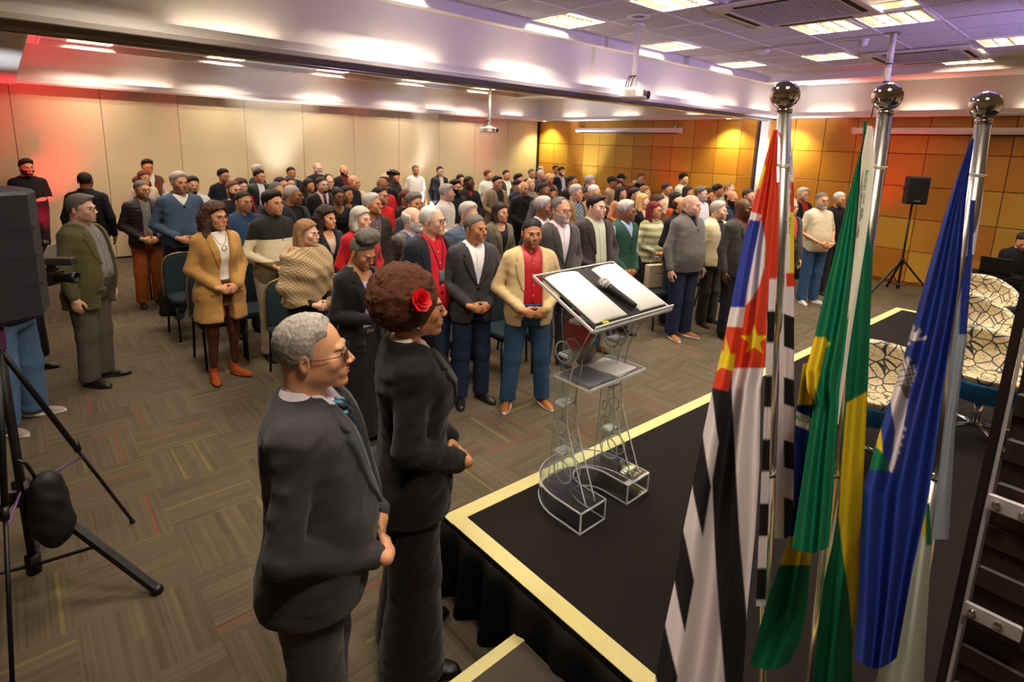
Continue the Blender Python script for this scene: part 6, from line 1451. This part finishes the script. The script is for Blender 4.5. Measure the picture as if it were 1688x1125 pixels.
P_('varsity','old man with glasses in a dark green varsity jacket with grey sleeves',-.10,hk='l',b='m',pose='low',yaw=.45,hair='curlyshort',hc='grey',gl=1,tone=3,stub=.1,top='cotton#97a8c6',tk=CO,jk=varsity('#17402f','#9a99a6',.205),jkw=dict(button=1.30,hem=.86,lapel=0,stand=1),legs='denim#1d2740',shoe='leather#141214',tier=1,extra=watch(1))
P_('grey_zip','large bald man in closed grey zipped jacket, navy trousers and tan trainers',-.22,hk='o',b='h',pose='sides',yaw=.30,hair=None,hc='white',tone=0,stub=0,top='cotton#1b1918',tk=HN,jk='wool#66615e',jkw=CLOSED,legs='cotton#1f2740',lk=dict(taper=.016),shoe='leather#a26a3e',sole='cotton#d8d0c4',sk='trainer',tier=1)
P_('cream_jacket','grey haired man in an open cream jacket and olive trousers',-.18,hk='o',b='m',pose='sides',yaw=.35,hair='full',hc='grey',tone=0,stub=.2,top='cotton#2e313d',tk=CR,jk='cotton#dccba6',jkw=ZIP,legs='cotton#3c3a30',shoe='leather#3a2418',tier=1)
P_('black_man_blazer','bald dark skinned man in grey blazer and red shirt beside the red flag',-.20,hk='o',b='h',pose='sides',yaw=.15,hair=None,tone=4,stub=.3,top='cotton#8a1f20',tk=CO,jk='wool#3d3936',jkw=dict(button=0,openw=.06),legs='cotton#1d1d25',tier=1)
P_('cream_tee','heavy man with short grey beard in a cream T-shirt and blue jeans, between the flags',-.55,hk='o',b='h',pose='clasp',yaw=-.1,hair='crop',hc='saltpepper',beard='full',bc='grey',gl=2,tone=1,stub=.2,top='cotton#ddceae',tk=TS,legs='denim#3a557a',shoe='leather#c9c4c0',sk='trainer',sole='cotton#e0dcd4',tier=1,extra=watch(1))
P_('grey_behind_pole','man in a dark grey blazer half hidden by the first flag pole',-.4,hk='o',b='h',pose='sides',hair='reced',hc='grey',gl=1,tone=0,top='cotton#b84a4a',tk=CO,jk='wool#3a3634',jkw=BLZ,legs='wool#23222a')
P_('white_hair_vest','white haired man with glasses in black jacket over red shirt, behind the cream T-shirt man',-.45,hk='o',b='h',pose='sides',hair='side',hc='white',gl=1,tone=0,beard='stache',top='cotton#a81f22',tk=CO,jk='wool#17161a',jkw=OPEN,legs='wool#1c1a1e')
P_('white_cap','man with glasses at the green flag edge, right of the cream T-shirt man',-.5,hk='m',b='m',pose='sides',hair='short',hc='white',gl=1,tone=1,top='cotton#17151a',tk=CR,legs='wool#1c1a1e')
P_('sunglasses','bald man with white beard and dark sunglasses in a brown leather jacket',.10,hk='o',b='h',pose='clasp',yaw=.45,hair='fringe',hc='white',beard='full',gl=3,tone=0,top='cotton#93a0c0',tk=CO,jk='leather#2e221c',jkw=dict(button=0,openw=.07),tier=1)
P_('blue_quilt','grey haired man in a blue quilted jacket behind the charcoal blazer man',-.1,hk='o',b='h',pose='clasp',yaw=.25,hair='full',hc='grey',tone=1,stub=.1,top='cotton#d8d4d0',tk=CR,jk='puffer#33465f',jkw=dict(button=1.32,hem=.86,lapel=0,stand=1,puff=.006),tier=1)
P_('bob','woman with dark bob and pearl necklace in a taupe blazer',-.15,hk='f',b='w',pose='clasp',yaw=.30,hair='bob',hc='darkbrown',tone=1,stub=0,top='cotton#191619',tk=SC_,jk='wool#6b5f50',jkw=dict(button=1.06,hem=.82),tier=1,extra=necklace(pm('pearl','#efe2c4',.25),.035,0,.0055,1.455,.058))
P_('curly_navy','woman with long curly dark hair in a navy coat with pearl buttons',.05,hk='f',b='w',pose='clasp',yaw=.35,hair='curlylong',hc='darkbrown',tone=1,stub=0,top='cotton#cdb6a4',tk=SC_,jk='wool#21202e',jkw=dict(button=1.16,hem=.70),tier=1,extra=necklace(pm('pearl','#efe2c4',.25),.06,0,.003))
P_('grey_bob','woman with straight grey hair in a red cardigan with a black shoulder strap',.05,hk='f',b='w',pose='clasp',yaw=.30,hair='bob',hc='grey',tone=0,stub=0,top='cotton#b3161f',tk=dict(neck='v',hem=.84),jk='knit#b3161f',jkw=dict(button=1.2,lapel=0,hem=.84),tier=1,extra=ex_strip('bag_strap',[(-.13,1.43),(.12,1.05)],[(-.105,1.43),(.145,1.05)],blk,.030,.005))
P_('olive','grey haired man in dark olive jacket looking up, behind the grey haired woman',.0,hk='l',b='m',yaw=.5,pitch=-.1,hair='full',hc='grey',tone=2,stub=.15,top='cotton#5a4a50',tk=CO,jk='cotton#2b2821',jkw=dict(button=0,openw=.05,lapel=0,stand=1,hem=.84),tier=1)
P_('blue_shirt','man with cropped dark hair in a blue shirt behind the camel coat',.1,hk='o',b='h',yaw=.25,hair='crop',hc='black',tone=1,stub=.25,top='denim#2e4869',tk=CO,tier=1)
P_('bald_navy','tanned man with cropped grey hair, glasses and navy blazer turned to the right',.35,hk='l',b='h',yaw=.55,hair='crop',hc='grey',gl=1,tone=2,stub=.1,top='cotton#16151b',tk=CR,jk='wool#262a3a',jkw=OPEN,tier=1)
P_('puffer','man with glasses in a dark plum quilted jacket and rust trousers',.15,hk='m',b='m',pose='clasp',yaw=.25,hair='short',hc='saltpepper',gl=1,tone=1,stub=.5,top='knit#8d8683',tk=dict(neck='collar',hem=.88),jk='puffer#2c2229',jkw=PUF,legs='cotton#9c4f20',lk=dict(taper=.016),shoe='leather#1e1716',tier=1)
P_('denim','tall grey haired man in a blue denim jacket over a white T-shirt',.05,hk='l',b='h',pose='clasp',yaw=.20,hair='full',hc='grey',tone=1,stub=.3,top='cotton#e2dedb',tk=CR,jk='denim#45566c',jkw=dict(button=1.36,hem=.88,lapel=0,stand=1,vtop=.09),legs='cotton#1e2033',tier=1)
P_('auburn','man with auburn hair and beard in a black jumper, left of the blue shirt man',.05,hk='m',b='h',yaw=.3,hair='short',hc='auburn',beard='full',tone=0,top='cotton#1a1618',tk=CR,tier=1)
P_('braids','woman with braided updo and round glasses in a black sleeveless top',-.1,hk='f',b='w',pose='clasp',yaw=.1,hair='updo',hc='black',gl=2,tone=3,stub=0,top='cotton#151214',tk=dict(neck='scoop',sleeve=.12,hem=.86),tier=1,extra=necklace(pm('gold','#c9a24a',.3,1.),.05,.02,.002))
P_('suit_pink','man with beard and glasses in black suit, pink shirt and black tie',.0,hk='l',b='m',yaw=.15,hair='short',hc='darkbrown',beard='goatee',gl=2,tone=0,top='cotton#d9aeb4',tk=CO,jk='wool#1b1a1f',jkw=SUIT,tie='satin#12131a',tier=1)
P_('grey_wavy','man with wavy grey hair behind the sunglasses man',.0,hk='o',b='h',yaw=.1,hair='curlyshort',hc='saltpepper',tone=2,stub=.3,top='wool#37373c',tk=CO,tier=1)
P_('turtleneck','man with full black beard and round glasses in a black turtleneck',-.05,hk='m',b='h',yaw=.3,hair='quiff',hc='black',beard='long',gl=2,tone=1,top='knit#141114',tk=HN,tier=1)
P_('red_polo','man with glasses and short dark hair in a red T-shirt',.1,hk='m',b='m',yaw=.3,hair='crop',hc='black',gl=1,tone=1,stub=.5,top='cotton#c71f22',tk=TS,tier=1)
P_('mustache','bald man with a white moustache in a black buttoned coat',-.2,hk='o',b='h',yaw=.0,hair='fringe',hc='white',beard='stache',tone=1,top='cotton#17161a',tk=CR,jk='wool#131216',jkw=dict(button=1.32,hem=.66,lapel=.7),tier=1)
P_('brown_blazer','dark haired man with glasses in a light brown blazer over black shirt',-.1,hk='o',b='h',yaw=.1,hair='side',hc='black',gl=1,tone=1,stub=.2,top='cotton#221a1a',tk=CO,jk='wool#8a755a',jkw=OPEN,tier=1)
P_('grey_suit','dark skinned man with silver hair in black suit, looking right behind the beige blazer',-.1,hk='l',b='m',yaw=.55,hair='full',hc='grey',tone=3,stub=.1,top='cotton#d8d2cc',tk=CO,jk='wool#1d1b1d',jkw=OPEN,tier=1)
P_('plaid','grey haired man in tan jacket over a blue plaid shirt',-.1,hk='o',b='h',yaw=.4,hair='full',hc='grey',tone=1,stub=.1,top=plaid('#b9c4cf','#2c3c58','#52647c',24.,.3),tk=CO,jk='wool#8a6c44',jkw=dict(button=0,openw=.10),tier=1)
P_('striped','woman with burgundy hair and glasses in a green and cream striped jumper',-.15,hk='f',b='p',pose='clasp',yaw=.3,hair='long',hc='red',gl=1,tone=1,stub=0,top=striped(0,.105,'#8c9464','#d8cdb2'),tk=dict(hem=.84,loose=.02,res=.0095),tier=1)
P_('bald_dark','bald man in a black jacket left of the large man in grey zip jacket',-.15,hk='m',b='m',yaw=.2,hair='fringe',hc='brown',tone=1,top='cotton#17151a',tk=HN)
P_('blonde','woman with long blonde hair in a black jacket over white top',-.1,hk='f',b='w',yaw=.3,hair='long',hc='blond',tone=0,stub=0,top='cotton#e8e2dc',tk=SC_,jk='wool#1b1a1d',jkw=OPEN)
P_('woman_peach','woman with long dark hair in a peach top',-.1,hk='f',b='w',yaw=.3,hair='long',hc='darkbrown',tone=0,stub=0,top='cotton#d98f6e',tk=CR)
# ---- the crowd behind
P_('black_tee','bearded man in a black T-shirt with folded arms at the far left wall',.15,hk='m',b='h',pose='crossed',yaw=.2,hair='quiff',hc='black',beard='full',tone=1,top='cotton#15141a',tk=TS,legs='cotton#1b1a1f',tier=1)
P_('back_jacket','man in a dark jacket seen from behind with a short fade haircut',2.75,hk='m',b='h',pose='sides',hair='buzz',hc='black',tone=3,stub=0,top='cotton#17151a',tk=CR,jk='cotton#18161c',jkw=CLOSED,legs='cotton#1b1a1f',tier=1)
P_('brown_vest','tall young man at the wall in brown vest with white sleeves',.1,hair='quiff',hc='black',tone=2,top='cotton#ded6ce',tk=CO,jk='wool#5a3a1c',jkw=dict(button=0,openw=.05,sleeve=.05,lapel=0,hem=.9))
P_('woman_cream_wall','woman with brown hair in a cream top in front of the brown vest man',.1,hk='f',b='w',yaw=.2,hair='mid',hc='auburn',tone=1,stub=0,top='cotton#d9cbb6',tk=VN)
P_('beard_white','bearded man in a white shirt right of the denim jacket man',.1,b='h',yaw=.1,hair='full',hc='black',beard='goatee',tone=1,top='cotton#d8d5d8',tk=CO)
P_('navy_sweater','man with glasses in a dark navy jumper near the back wall',.15,b='h',yaw=.2,hair='full',hc='black',gl=1,tone=1,stub=.4,top='knit#191b26',tk=CR)
P_('grey_turned','grey haired man in a dark suit turned away beside the back wall',.9,hair='full',hc='grey',tone=1,top='cotton#c8c4c0',tk=CO,jk='wool#24232c',jkw=BLZ)
P_('puffer_glasses','young man with glasses in a black puffer jacket over white top',.1,yaw=.2,hair='full',hc='black',gl=1,tone=1,top='cotton#d8d8da',tk=CR,jk='puffer#17161a',jkw=PUF)
P_('woman_red_glasses','woman with long curly hair and glasses in red, between jumper and puffer jacket men',.1,hk='f',b='w',yaw=.25,hair='curlylong',hc='brown',gl=1,tone=0,stub=0,top='cotton#8e2428',tk=CR)
P_('bald_a','balding man half hidden above the colour block pullover',.1,yaw=.2,hair='buzz',hc='saltpepper',tone=1,top='cotton#4c4a48',tk=CR)
P_('man_a','dark haired man behind the balding man, left of the woman with glasses',.1,yaw=.3,hair='short',hc='darkbrown',tone=1,top='wool#2b2a30',tk=CO)
P_('woman_a','woman with tied hair and glasses above the navy blazer man',.0,hk='f',b='w',yaw=.1,hair='updo',hc='darkbrown',gl=1,tone=1,stub=0,top='cotton#22201f',tk=CR)
P_('suit_a','short haired man in dark suit near the back wall, left of the big bearded man',.0,b='h',yaw=.1,hair='short',hc='black',tone=2,top='cotton#55606e',tk=CO,jk='wool#1f1e24',jkw=BLZ)
P_('beard_big','balding man with grey beard and glasses in dark jacket by the wall',.0,hk='o',b='h',yaw=.1,hair='fringe',hc='grey',beard='long',gl=1,tone=0,top='cotton#3a3638',tk=CO,jk='wool#1c1a1f',jkw=OPEN)
P_('man_b','man with glasses peeking right of the big bearded man',.0,yaw=.1,hair='reced',hc='darkbrown',gl=1,tone=0,top='wool#2a2426',tk=CR)
P_('woman_dark','woman with dark hair left of the man in pink shirt',.1,hk='f',b='w',yaw=.3,hair='mid',hc='black',tone=2,stub=0,top='cotton#191619',tk=VN)
P_('bald_darkred','bald bearded man in dark blazer over dark red shirt by the wall',.0,b='h',yaw=.1,hair=None,hc='black',beard='full',tone=1,top='cotton#6a1520',tk=CO,jk='wool#1d181c',jkw=OPEN)
P_('bald_cream','bald man in an open cream jacket over a black T-shirt',-.05,hk='o',b='h',yaw=.25,hair=None,tone=1,top='cotton#15141a',tk=CR,jk='cotton#cdbb90',jkw=dict(button=0,openw=.07,hem=.82))
P_('woman_necklace','woman with dark wavy hair and necklace behind the braided woman',-.1,hk='f',b='w',yaw=.3,hair='mid',hc='black',tone=2,stub=0,top='cotton#19161a',tk=SC_,extra=necklace(pm('gold','#c9a24a',.3,1.),.05,0,.004))
P_('bald_red','heavy bald man in a red T-shirt behind the man in red with glasses',.0,hk='o',b='h',yaw=.1,hair=None,tone=3,stub=.2,top='cotton#b81f22',tk=TS)
P_('bald_back','bald man in black suit seen from behind beside the video camera',2.6,b='h',hair='fringe',hc='brown',tone=1,top='cotton#e0dcd8',tk=CO,jk='wool#17151a',jkw=dict(button=1.1))
P_('cam_operator','camera operator in dark clothes behind the video tripod',.4,hk='f',b='w',pose='hold',hair='mid',hc='brown',tone=1,stub=0,top='cotton#241c1f',tk=CR)
P_('white_polo','man in a white short sleeved polo shirt by the brightest part of the wall',-.15,hk='l',b='h',pose='sides',hair='short',hc='saltpepper',tone=2,top='cotton#e4ddd8',tk=POLO,legs='cotton#2a2a30')
P_('black_jacket','tall man with glasses in a black jacket standing clear against the wall',-.1,hk='l',b='m',pose='sides',hair='short',hc='darkbrown',gl=2,tone=0,top='cotton#c9c4c0',tk=CR,jk='satin#151417',jkw=ZIP)
P_('woman_b','woman with dark hair left of the youth with red collar',-.1,hk='f',b='w',hair='mid',hc='black',tone=1,stub=0,top='cotton#d8c8b8',tk=SC_)
P_('red_collar','dark skinned youth in black jacket with a red collar',-.1,b='h',yaw=.2,hair='crop',hc='black',tone=4,top='cotton#b01c22',tk=CO,jk='cotton#17161c',jkw=CLOSED)
P_('grey_profile','grey haired man in profile left of the black turtleneck',.5,hk='l',yaw=.3,hair='side',hc='grey',tone=0,top='cotton#d8d0ca',tk=CO)
P_('woman_c','woman with auburn hair half hidden behind the wavy grey haired man',.1,hk='f',b='w',yaw=.3,hair='pony',hc='auburn',tone=1,stub=0,top='cotton#2c1c18',tk=CR)
P_('white_tee_b','man in a white T-shirt with dark shoulder stripes',.1,pose='sides',yaw=.2,hair='short',hc='auburn',tone=1,stub=.3,top='cotton#ded8d0',tk=TS)
P_('green_jacket','man in a green jacket over a white T-shirt',-.1,b='h',hair='short',hc='black',tone=1,top='cotton#e0dcd8',tk=CR,jk='cotton#3f4630',jkw=dict(button=0,openw=.08,lapel=0,hem=.84))
P_('man_c','man with spiky dark hair turned left, right of the green jacket',.3,hair='quiff',hc='black',tone=1,top='cotton#39402a',tk=CR)
P_('brown_cap','woman in a brown knitted cap and blue jacket',.0,hk='f',b='w',hair='cap',hc='brown',tone=1,stub=0,top='cotton#2a3046',tk=CR)
P_('suit_b','man in navy suit and white shirt at the back near the corner',-.1,hair='short',hc='saltpepper',tone=1,top='cotton#d8d4d2',tk=CO,jk='wool#1c1e2b',jkw=BLZ)
P_('blond_short','person with short pale hair left of the glasses man at the back',.0,hk='f',b='w',hair='short',hc='blond',tone=0,stub=0,top='cotton#8a7a6a',tk=CR)
P_('grey_glasses','grey haired man with glasses in dark shirt near the corner of the walls',-.1,b='h',yaw=.2,hair='short',hc='grey',gl=1,tone=1,top='cotton#2b2d38',tk=CO)
P_('man_d','man at the very back right at the corner of the two walls',-.1,hair='reced',hc='grey',tone=1,top='cotton#3a3638',tk=CO)
P_('red_sweater','bald man with glasses in grey cardigan over a red jumper',-.1,hk='o',b='h',yaw=.1,hair='fringe',hc='grey',gl=1,tone=1,top='cotton#a81e20',tk=CR,jk='knit#6f695c',jkw=dict(button=0,openw=.09,lapel=0))
P_('cream_b','man in a cream jacket at the back beside the navy suit',-.2,b='h',hair='short',hc='black',tone=1,stub=.3,top='cotton#dccfb6',tk=CO,jk='cotton#d3c3a0',jkw=OPEN)
P_('navy_suit_b','bearded man in navy suit and white shirt at the back wall of wood',-.2,b='h',hair='quiff',hc='black',beard='full',tone=1,top='cotton#dcd8d8',tk=CO,jk='wool#1f2438',jkw=OPEN)
P_('dark_c','dark skinned man with black hair in a grey jacket, left of a dark haired woman',.0,b='h',yaw=.4,hair='short',hc='black',beard='goatee',tone=3,top='cotton#4a4a4c',tk=CR)
P_('woman_d','woman with dark shoulder length hair above the silver haired man',-.1,hk='f',b='w',yaw=.2,hair='mid',hc='black',tone=2,stub=0,top='cotton#3c2a26',tk=VN)
P_('man_e','man with cropped hair right of the navy suit at the wood wall',-.1,yaw=.3,hair='short',hc='black',tone=2,top='cotton#2c2220',tk=CO)
P_('woman_e','woman with reddish brown hair above the man in the tan jacket',.0,hk='f',b='w',hair='mid',hc='auburn',tone=1,stub=0,top='cotton#6a4a3a',tk=CR)
P_('grey_back','grey haired man turned away above the bald white haired man',1.2,hair='full',hc='grey',tone=0,top='cotton#3a3d46',tk=CR)
P_('woman_f','woman with dark brown curly hair right of the grey haired man turned away',-.1,hk='f',b='w',hair='curlylong',hc='darkbrown',tone=1,stub=0,top='cotton#4a3630',tk=CR)
P_('bald_white','bald old man with white hair at the sides, behind the brown suit jacket',-.1,hk='o',yaw=.2,hair='buzz',hc='white',tone=1,top='cotton#8a7c68',tk=CO)
P_('woman_g','woman with dark hair and glasses left of the bald old man',-.1,hk='f',b='w',hair='mid',hc='black',gl=1,tone=3,stub=0,top='cotton#2c2422',tk=CR)
P_('black_cap','person in a black cap and beige coat near the wood wall',.3,hair='cap',hc='black',tone=2,top='cotton#a88c70',tk=CR)
P_('navy_cap','man in a navy baseball cap at the wood wall',-.1,b='h',hair='cap',hc='darkbrown',tone=1,top='cotton#2a2a30',tk=CR)
P_('woman_curly_green','woman with long dark curly hair in a green top',-.1,hk='f',b='p',hair='curlylong',hc='darkbrown',tone=1,stub=0,top='cotton#4b5138',tk=CR)
P_('beard_black','tall man with grey beard and glasses in black shirt at the wood wall',-.15,b='h',hair='side',hc='saltpepper',beard='full',bc='grey',gl=1,tone=1,top='cotton#17161a',tk=CO)
P_('woman_h','woman with dark tied hair above the blonde woman, left one of two',-.1,hk='f',b='w',yaw=.3,hair='pony',hc='darkbrown',tone=0,stub=0,top='cotton#2a2220',tk=CR)
P_('woman_i','woman with light brown hair above the blonde woman, right one of two',-.1,hk='f',b='w',yaw=.2,hair='mid',hc='ash',tone=0,stub=0,top='cotton#5a4a42',tk=CR)
P_('woman_redhair','woman with dark red hair close to the wood wall',-.1,hk='f',b='w',hair='mid',hc='auburn',tone=1,stub=0,top='cotton#3a2a26',tk=CR)
P_('woman_j','woman with brown hair right of the woman with burgundy hair',-.1,hk='f',b='w',yaw=.2,hair='long',hc='brown',tone=0,stub=0,top='cotton#4c2c24',tk=CR)
P_('cream_hoodie','young man with glasses in a cream hooded top',-.1,b='h',hair='short',hc='black',gl=1,tone=2,top='knit#cbb894',tk=HN)
P_('tall_white_shirt','tall young man with dark curly hair in a white shirt at the wood wall',-.1,b='h',hair='curlyshort',hc='black',tone=0,top='cotton#dad8de',tk=CO)
P_('woman_orange','woman with dark hair in an orange brown jumper',.1,hk='f',b='w',yaw=.4,hair='long',hc='black',tone=2,stub=0,top='knit#a8451c',tk=CR)
P_('woman_k','woman with brown hair in front of the tall young man in white shirt',-.1,hk='f',b='w',yaw=.2,hair='mid',hc='darkbrown',tone=1,stub=0,top='cotton#3a2c2a',tk=CR)
P_('beard_shirt','man with short grey beard and glasses in a white shirt',-.1,b='h',yaw=.25,hair='side',hc='saltpepper',beard='full',bc='grey',gl=1,tone=0,top='cotton#d2d0d8',tk=CO)
P_('grey_shirt','dark haired man in a grey T-shirt',-.15,b='h',yaw=.3,hair='full',hc='black',tone=2,stub=.3,top='cotton#7d8280',tk=TS)
P_('woman_l','woman with dark hair half hidden left of the man in the grey T-shirt',-.1,hk='f',b='w',hair='mid',hc='black',tone=2,stub=0,top='cotton#4a3c34',tk=CR)
P_('bald_beard','balding man with beard and glasses in black T-shirt under denim jacket',-.2,b='h',pitch=.15,hair='fringe',hc='black',beard='full',gl=1,tone=2,top='cotton#141318',tk=CR,jk='denim#2b3550',jkw=OPEN)
P_('man_f','older man with thin fair hair against the wood wall near the jamb',-.1,hk='o',hair='reced',hc='ash',gl=1,tone=0,top='cotton#8a8078',tk=CO)
P_('man_g','smiling man with cropped hair next to the top of the red flag fold',-.2,b='h',hair='crop',hc='darkbrown',tone=1,top='cotton#3a3230',tk=CO)
# ---- people at the edges
person((-.13,5.62),.95,1.72,'photographer in blue jeans holding a camera, head hidden by the loudspeaker at the left edge',hk='m',b='h',pose='camera',hair='short',hc='black',tone=1,top='cotton#1a191d',tk=CR,legs='denim#4c6788',lk=dict(taper=.03,off=.018,st=.03),shoe='leather#8a8078',sk='trainer',sole='cotton#ddd6ca',tier=1)
person((-.06,6.85),.85,1.62,'woman in cream top and long black skirt holding white papers behind the photographer',hk='f',b='p',pose='hold',hair='mid',hc='darkbrown',tone=1,stub=0,top='cotton#d8c6ac',tk=dict(sleeve=.6,hem=.86),skirt='cotton#141316',lk=dict(hem=.16,w=.02),tier=1)
person((10.86,1.02,-.42),math.radians(-70),1.75,'seated operator in black bending over the laptop at the right edge',hk='m',b='m',pose='seat',pitch=.5,hair='short',hc='black',tone=1,top='cotton#141318',tk=CR,legs='cotton#17161a')
t=thing('operator_chair','chair of the laptop operator behind the black table','chair',(10.88,1.03,0),math.radians(-70),None);ob('seat',CM['seat'],t,loc=(0,0,.455));ob('backrest',CM['backrest'],t,loc=(0,.235,.47))
for s_ in(1,-1): ob('leg',frl,t,loc=(.195*s_,-.18,0));ob('leg',bkl,t,loc=(.195*s_,.19,0))
# things in people's hands and hung about
t=thing('camera','black camera with a long lens held by the photographer at the left edge','camera',(.16,5.36,1.21),.95-math.pi/2+math.pi/2)
MB().box(-.075,.075,-.035,.035,-.05,.05,.008).ob('body',[blk],t);ob('lens',MB().lathe([(.035,0),(.038,.05),(.034,.09),(.042,.10),(.042,.14),(.036,.14),(.030,.12)],20).me('lens',[blk],True),t,mtx=Matrix.Translation((0,-.03,0))@Matrix.Rotation(math.pi/2,4,'X'))
MB().box(-.03,.03,-.03,.03,.05,.075,.004).ob('viewfinder',[blk],t);MB().box(-.035,.035,-.16,.02,.10,.155,.008).ob('flash',[pm('flash_grey','#2b2a2e',.4)],t);MB().box(-.02,.02,-.02,.02,.07,.105).ob('flash_foot',[blk],t)
t=thing('papers','white papers held by the woman behind the photographer','papers',(.20,6.66,1.16),.85);ob('sheet',MB().box(-.08,.08,-.002,.002,-.14,.12).me('sheet',[paper]),t,mtx=Matrix.Rotation(.5,4,'X'))
t=thing('smartphone','black smartphone in the hands of the woman looking down','phone',(1.90,3.36,1.10),.3);MB().box(-.036,.036,-.075,.075,-.004,.004,.003).ob('body',[blk],t)
t=thing('paper_bag','cream paper bag with a small line of print, right of the varsity jacket man','bag',(6.30,4.15,.50),-.35)
MB().box(-.14,.14,-.05,.05,0,.30,.002).ob('body',[pm('bag_paper','#c9b598',.7)],t);me_=print_marks(8,.030,pm('print_black','#26221f',.6),'lettering');ob('lettering',me_,t,mtx=Matrix.Translation((0,-.052,.18))@Matrix.Rotation(math.pi/2,4,'X'))
for s_ in(1,-1): MB().tube([(-.06,.04*s_,.30),(-.05,.03*s_,.40),(.05,.03*s_,.40),(.06,.04*s_,.30)],.003,6).ob('handle',[pm('cord_white','#d9d2c6',.6)],t,True)
# video camera on its tripod at the back wall
t=tripod(5.62,9.95,.5,1.62,'tall black video tripod near the back wall',.9,.45,.016)
t=thing('video_camera','black video camera on the tall tripod near the back wall','camera',(5.62,9.95,1.62),.5,None,None,.62)
MB().box(-.05,.05,-.16,.14,.03,.16,.008).ob('body',[blk],t);ob('lens',MB().lathe([(.04,0),(.04,.08),(.052,.09),(.055,.15),(.045,.15)],20).me('lens',[blk],True),t,mtx=Matrix.Translation((0,-.15,.09))@Matrix.Rotation(math.pi/2,4,'X'));MB().tube([(0,.10,.16),(0,.08,.21),(0,-.10,.21),(0,-.12,.16)],.010,8).ob('handle',[blk],t,True);MB().box(-.13,-.05,-.05,-.03,.12,.19,.003).ob('monitor',[blk],t);MB().box(-.03,.03,-.05,.05,0,.03).ob('tripod_head',[steel],t);MB().tube([(0,.05,.02),(.05,.32,-.12)],.008,8).ob('pan_handle',[blk],t,True)
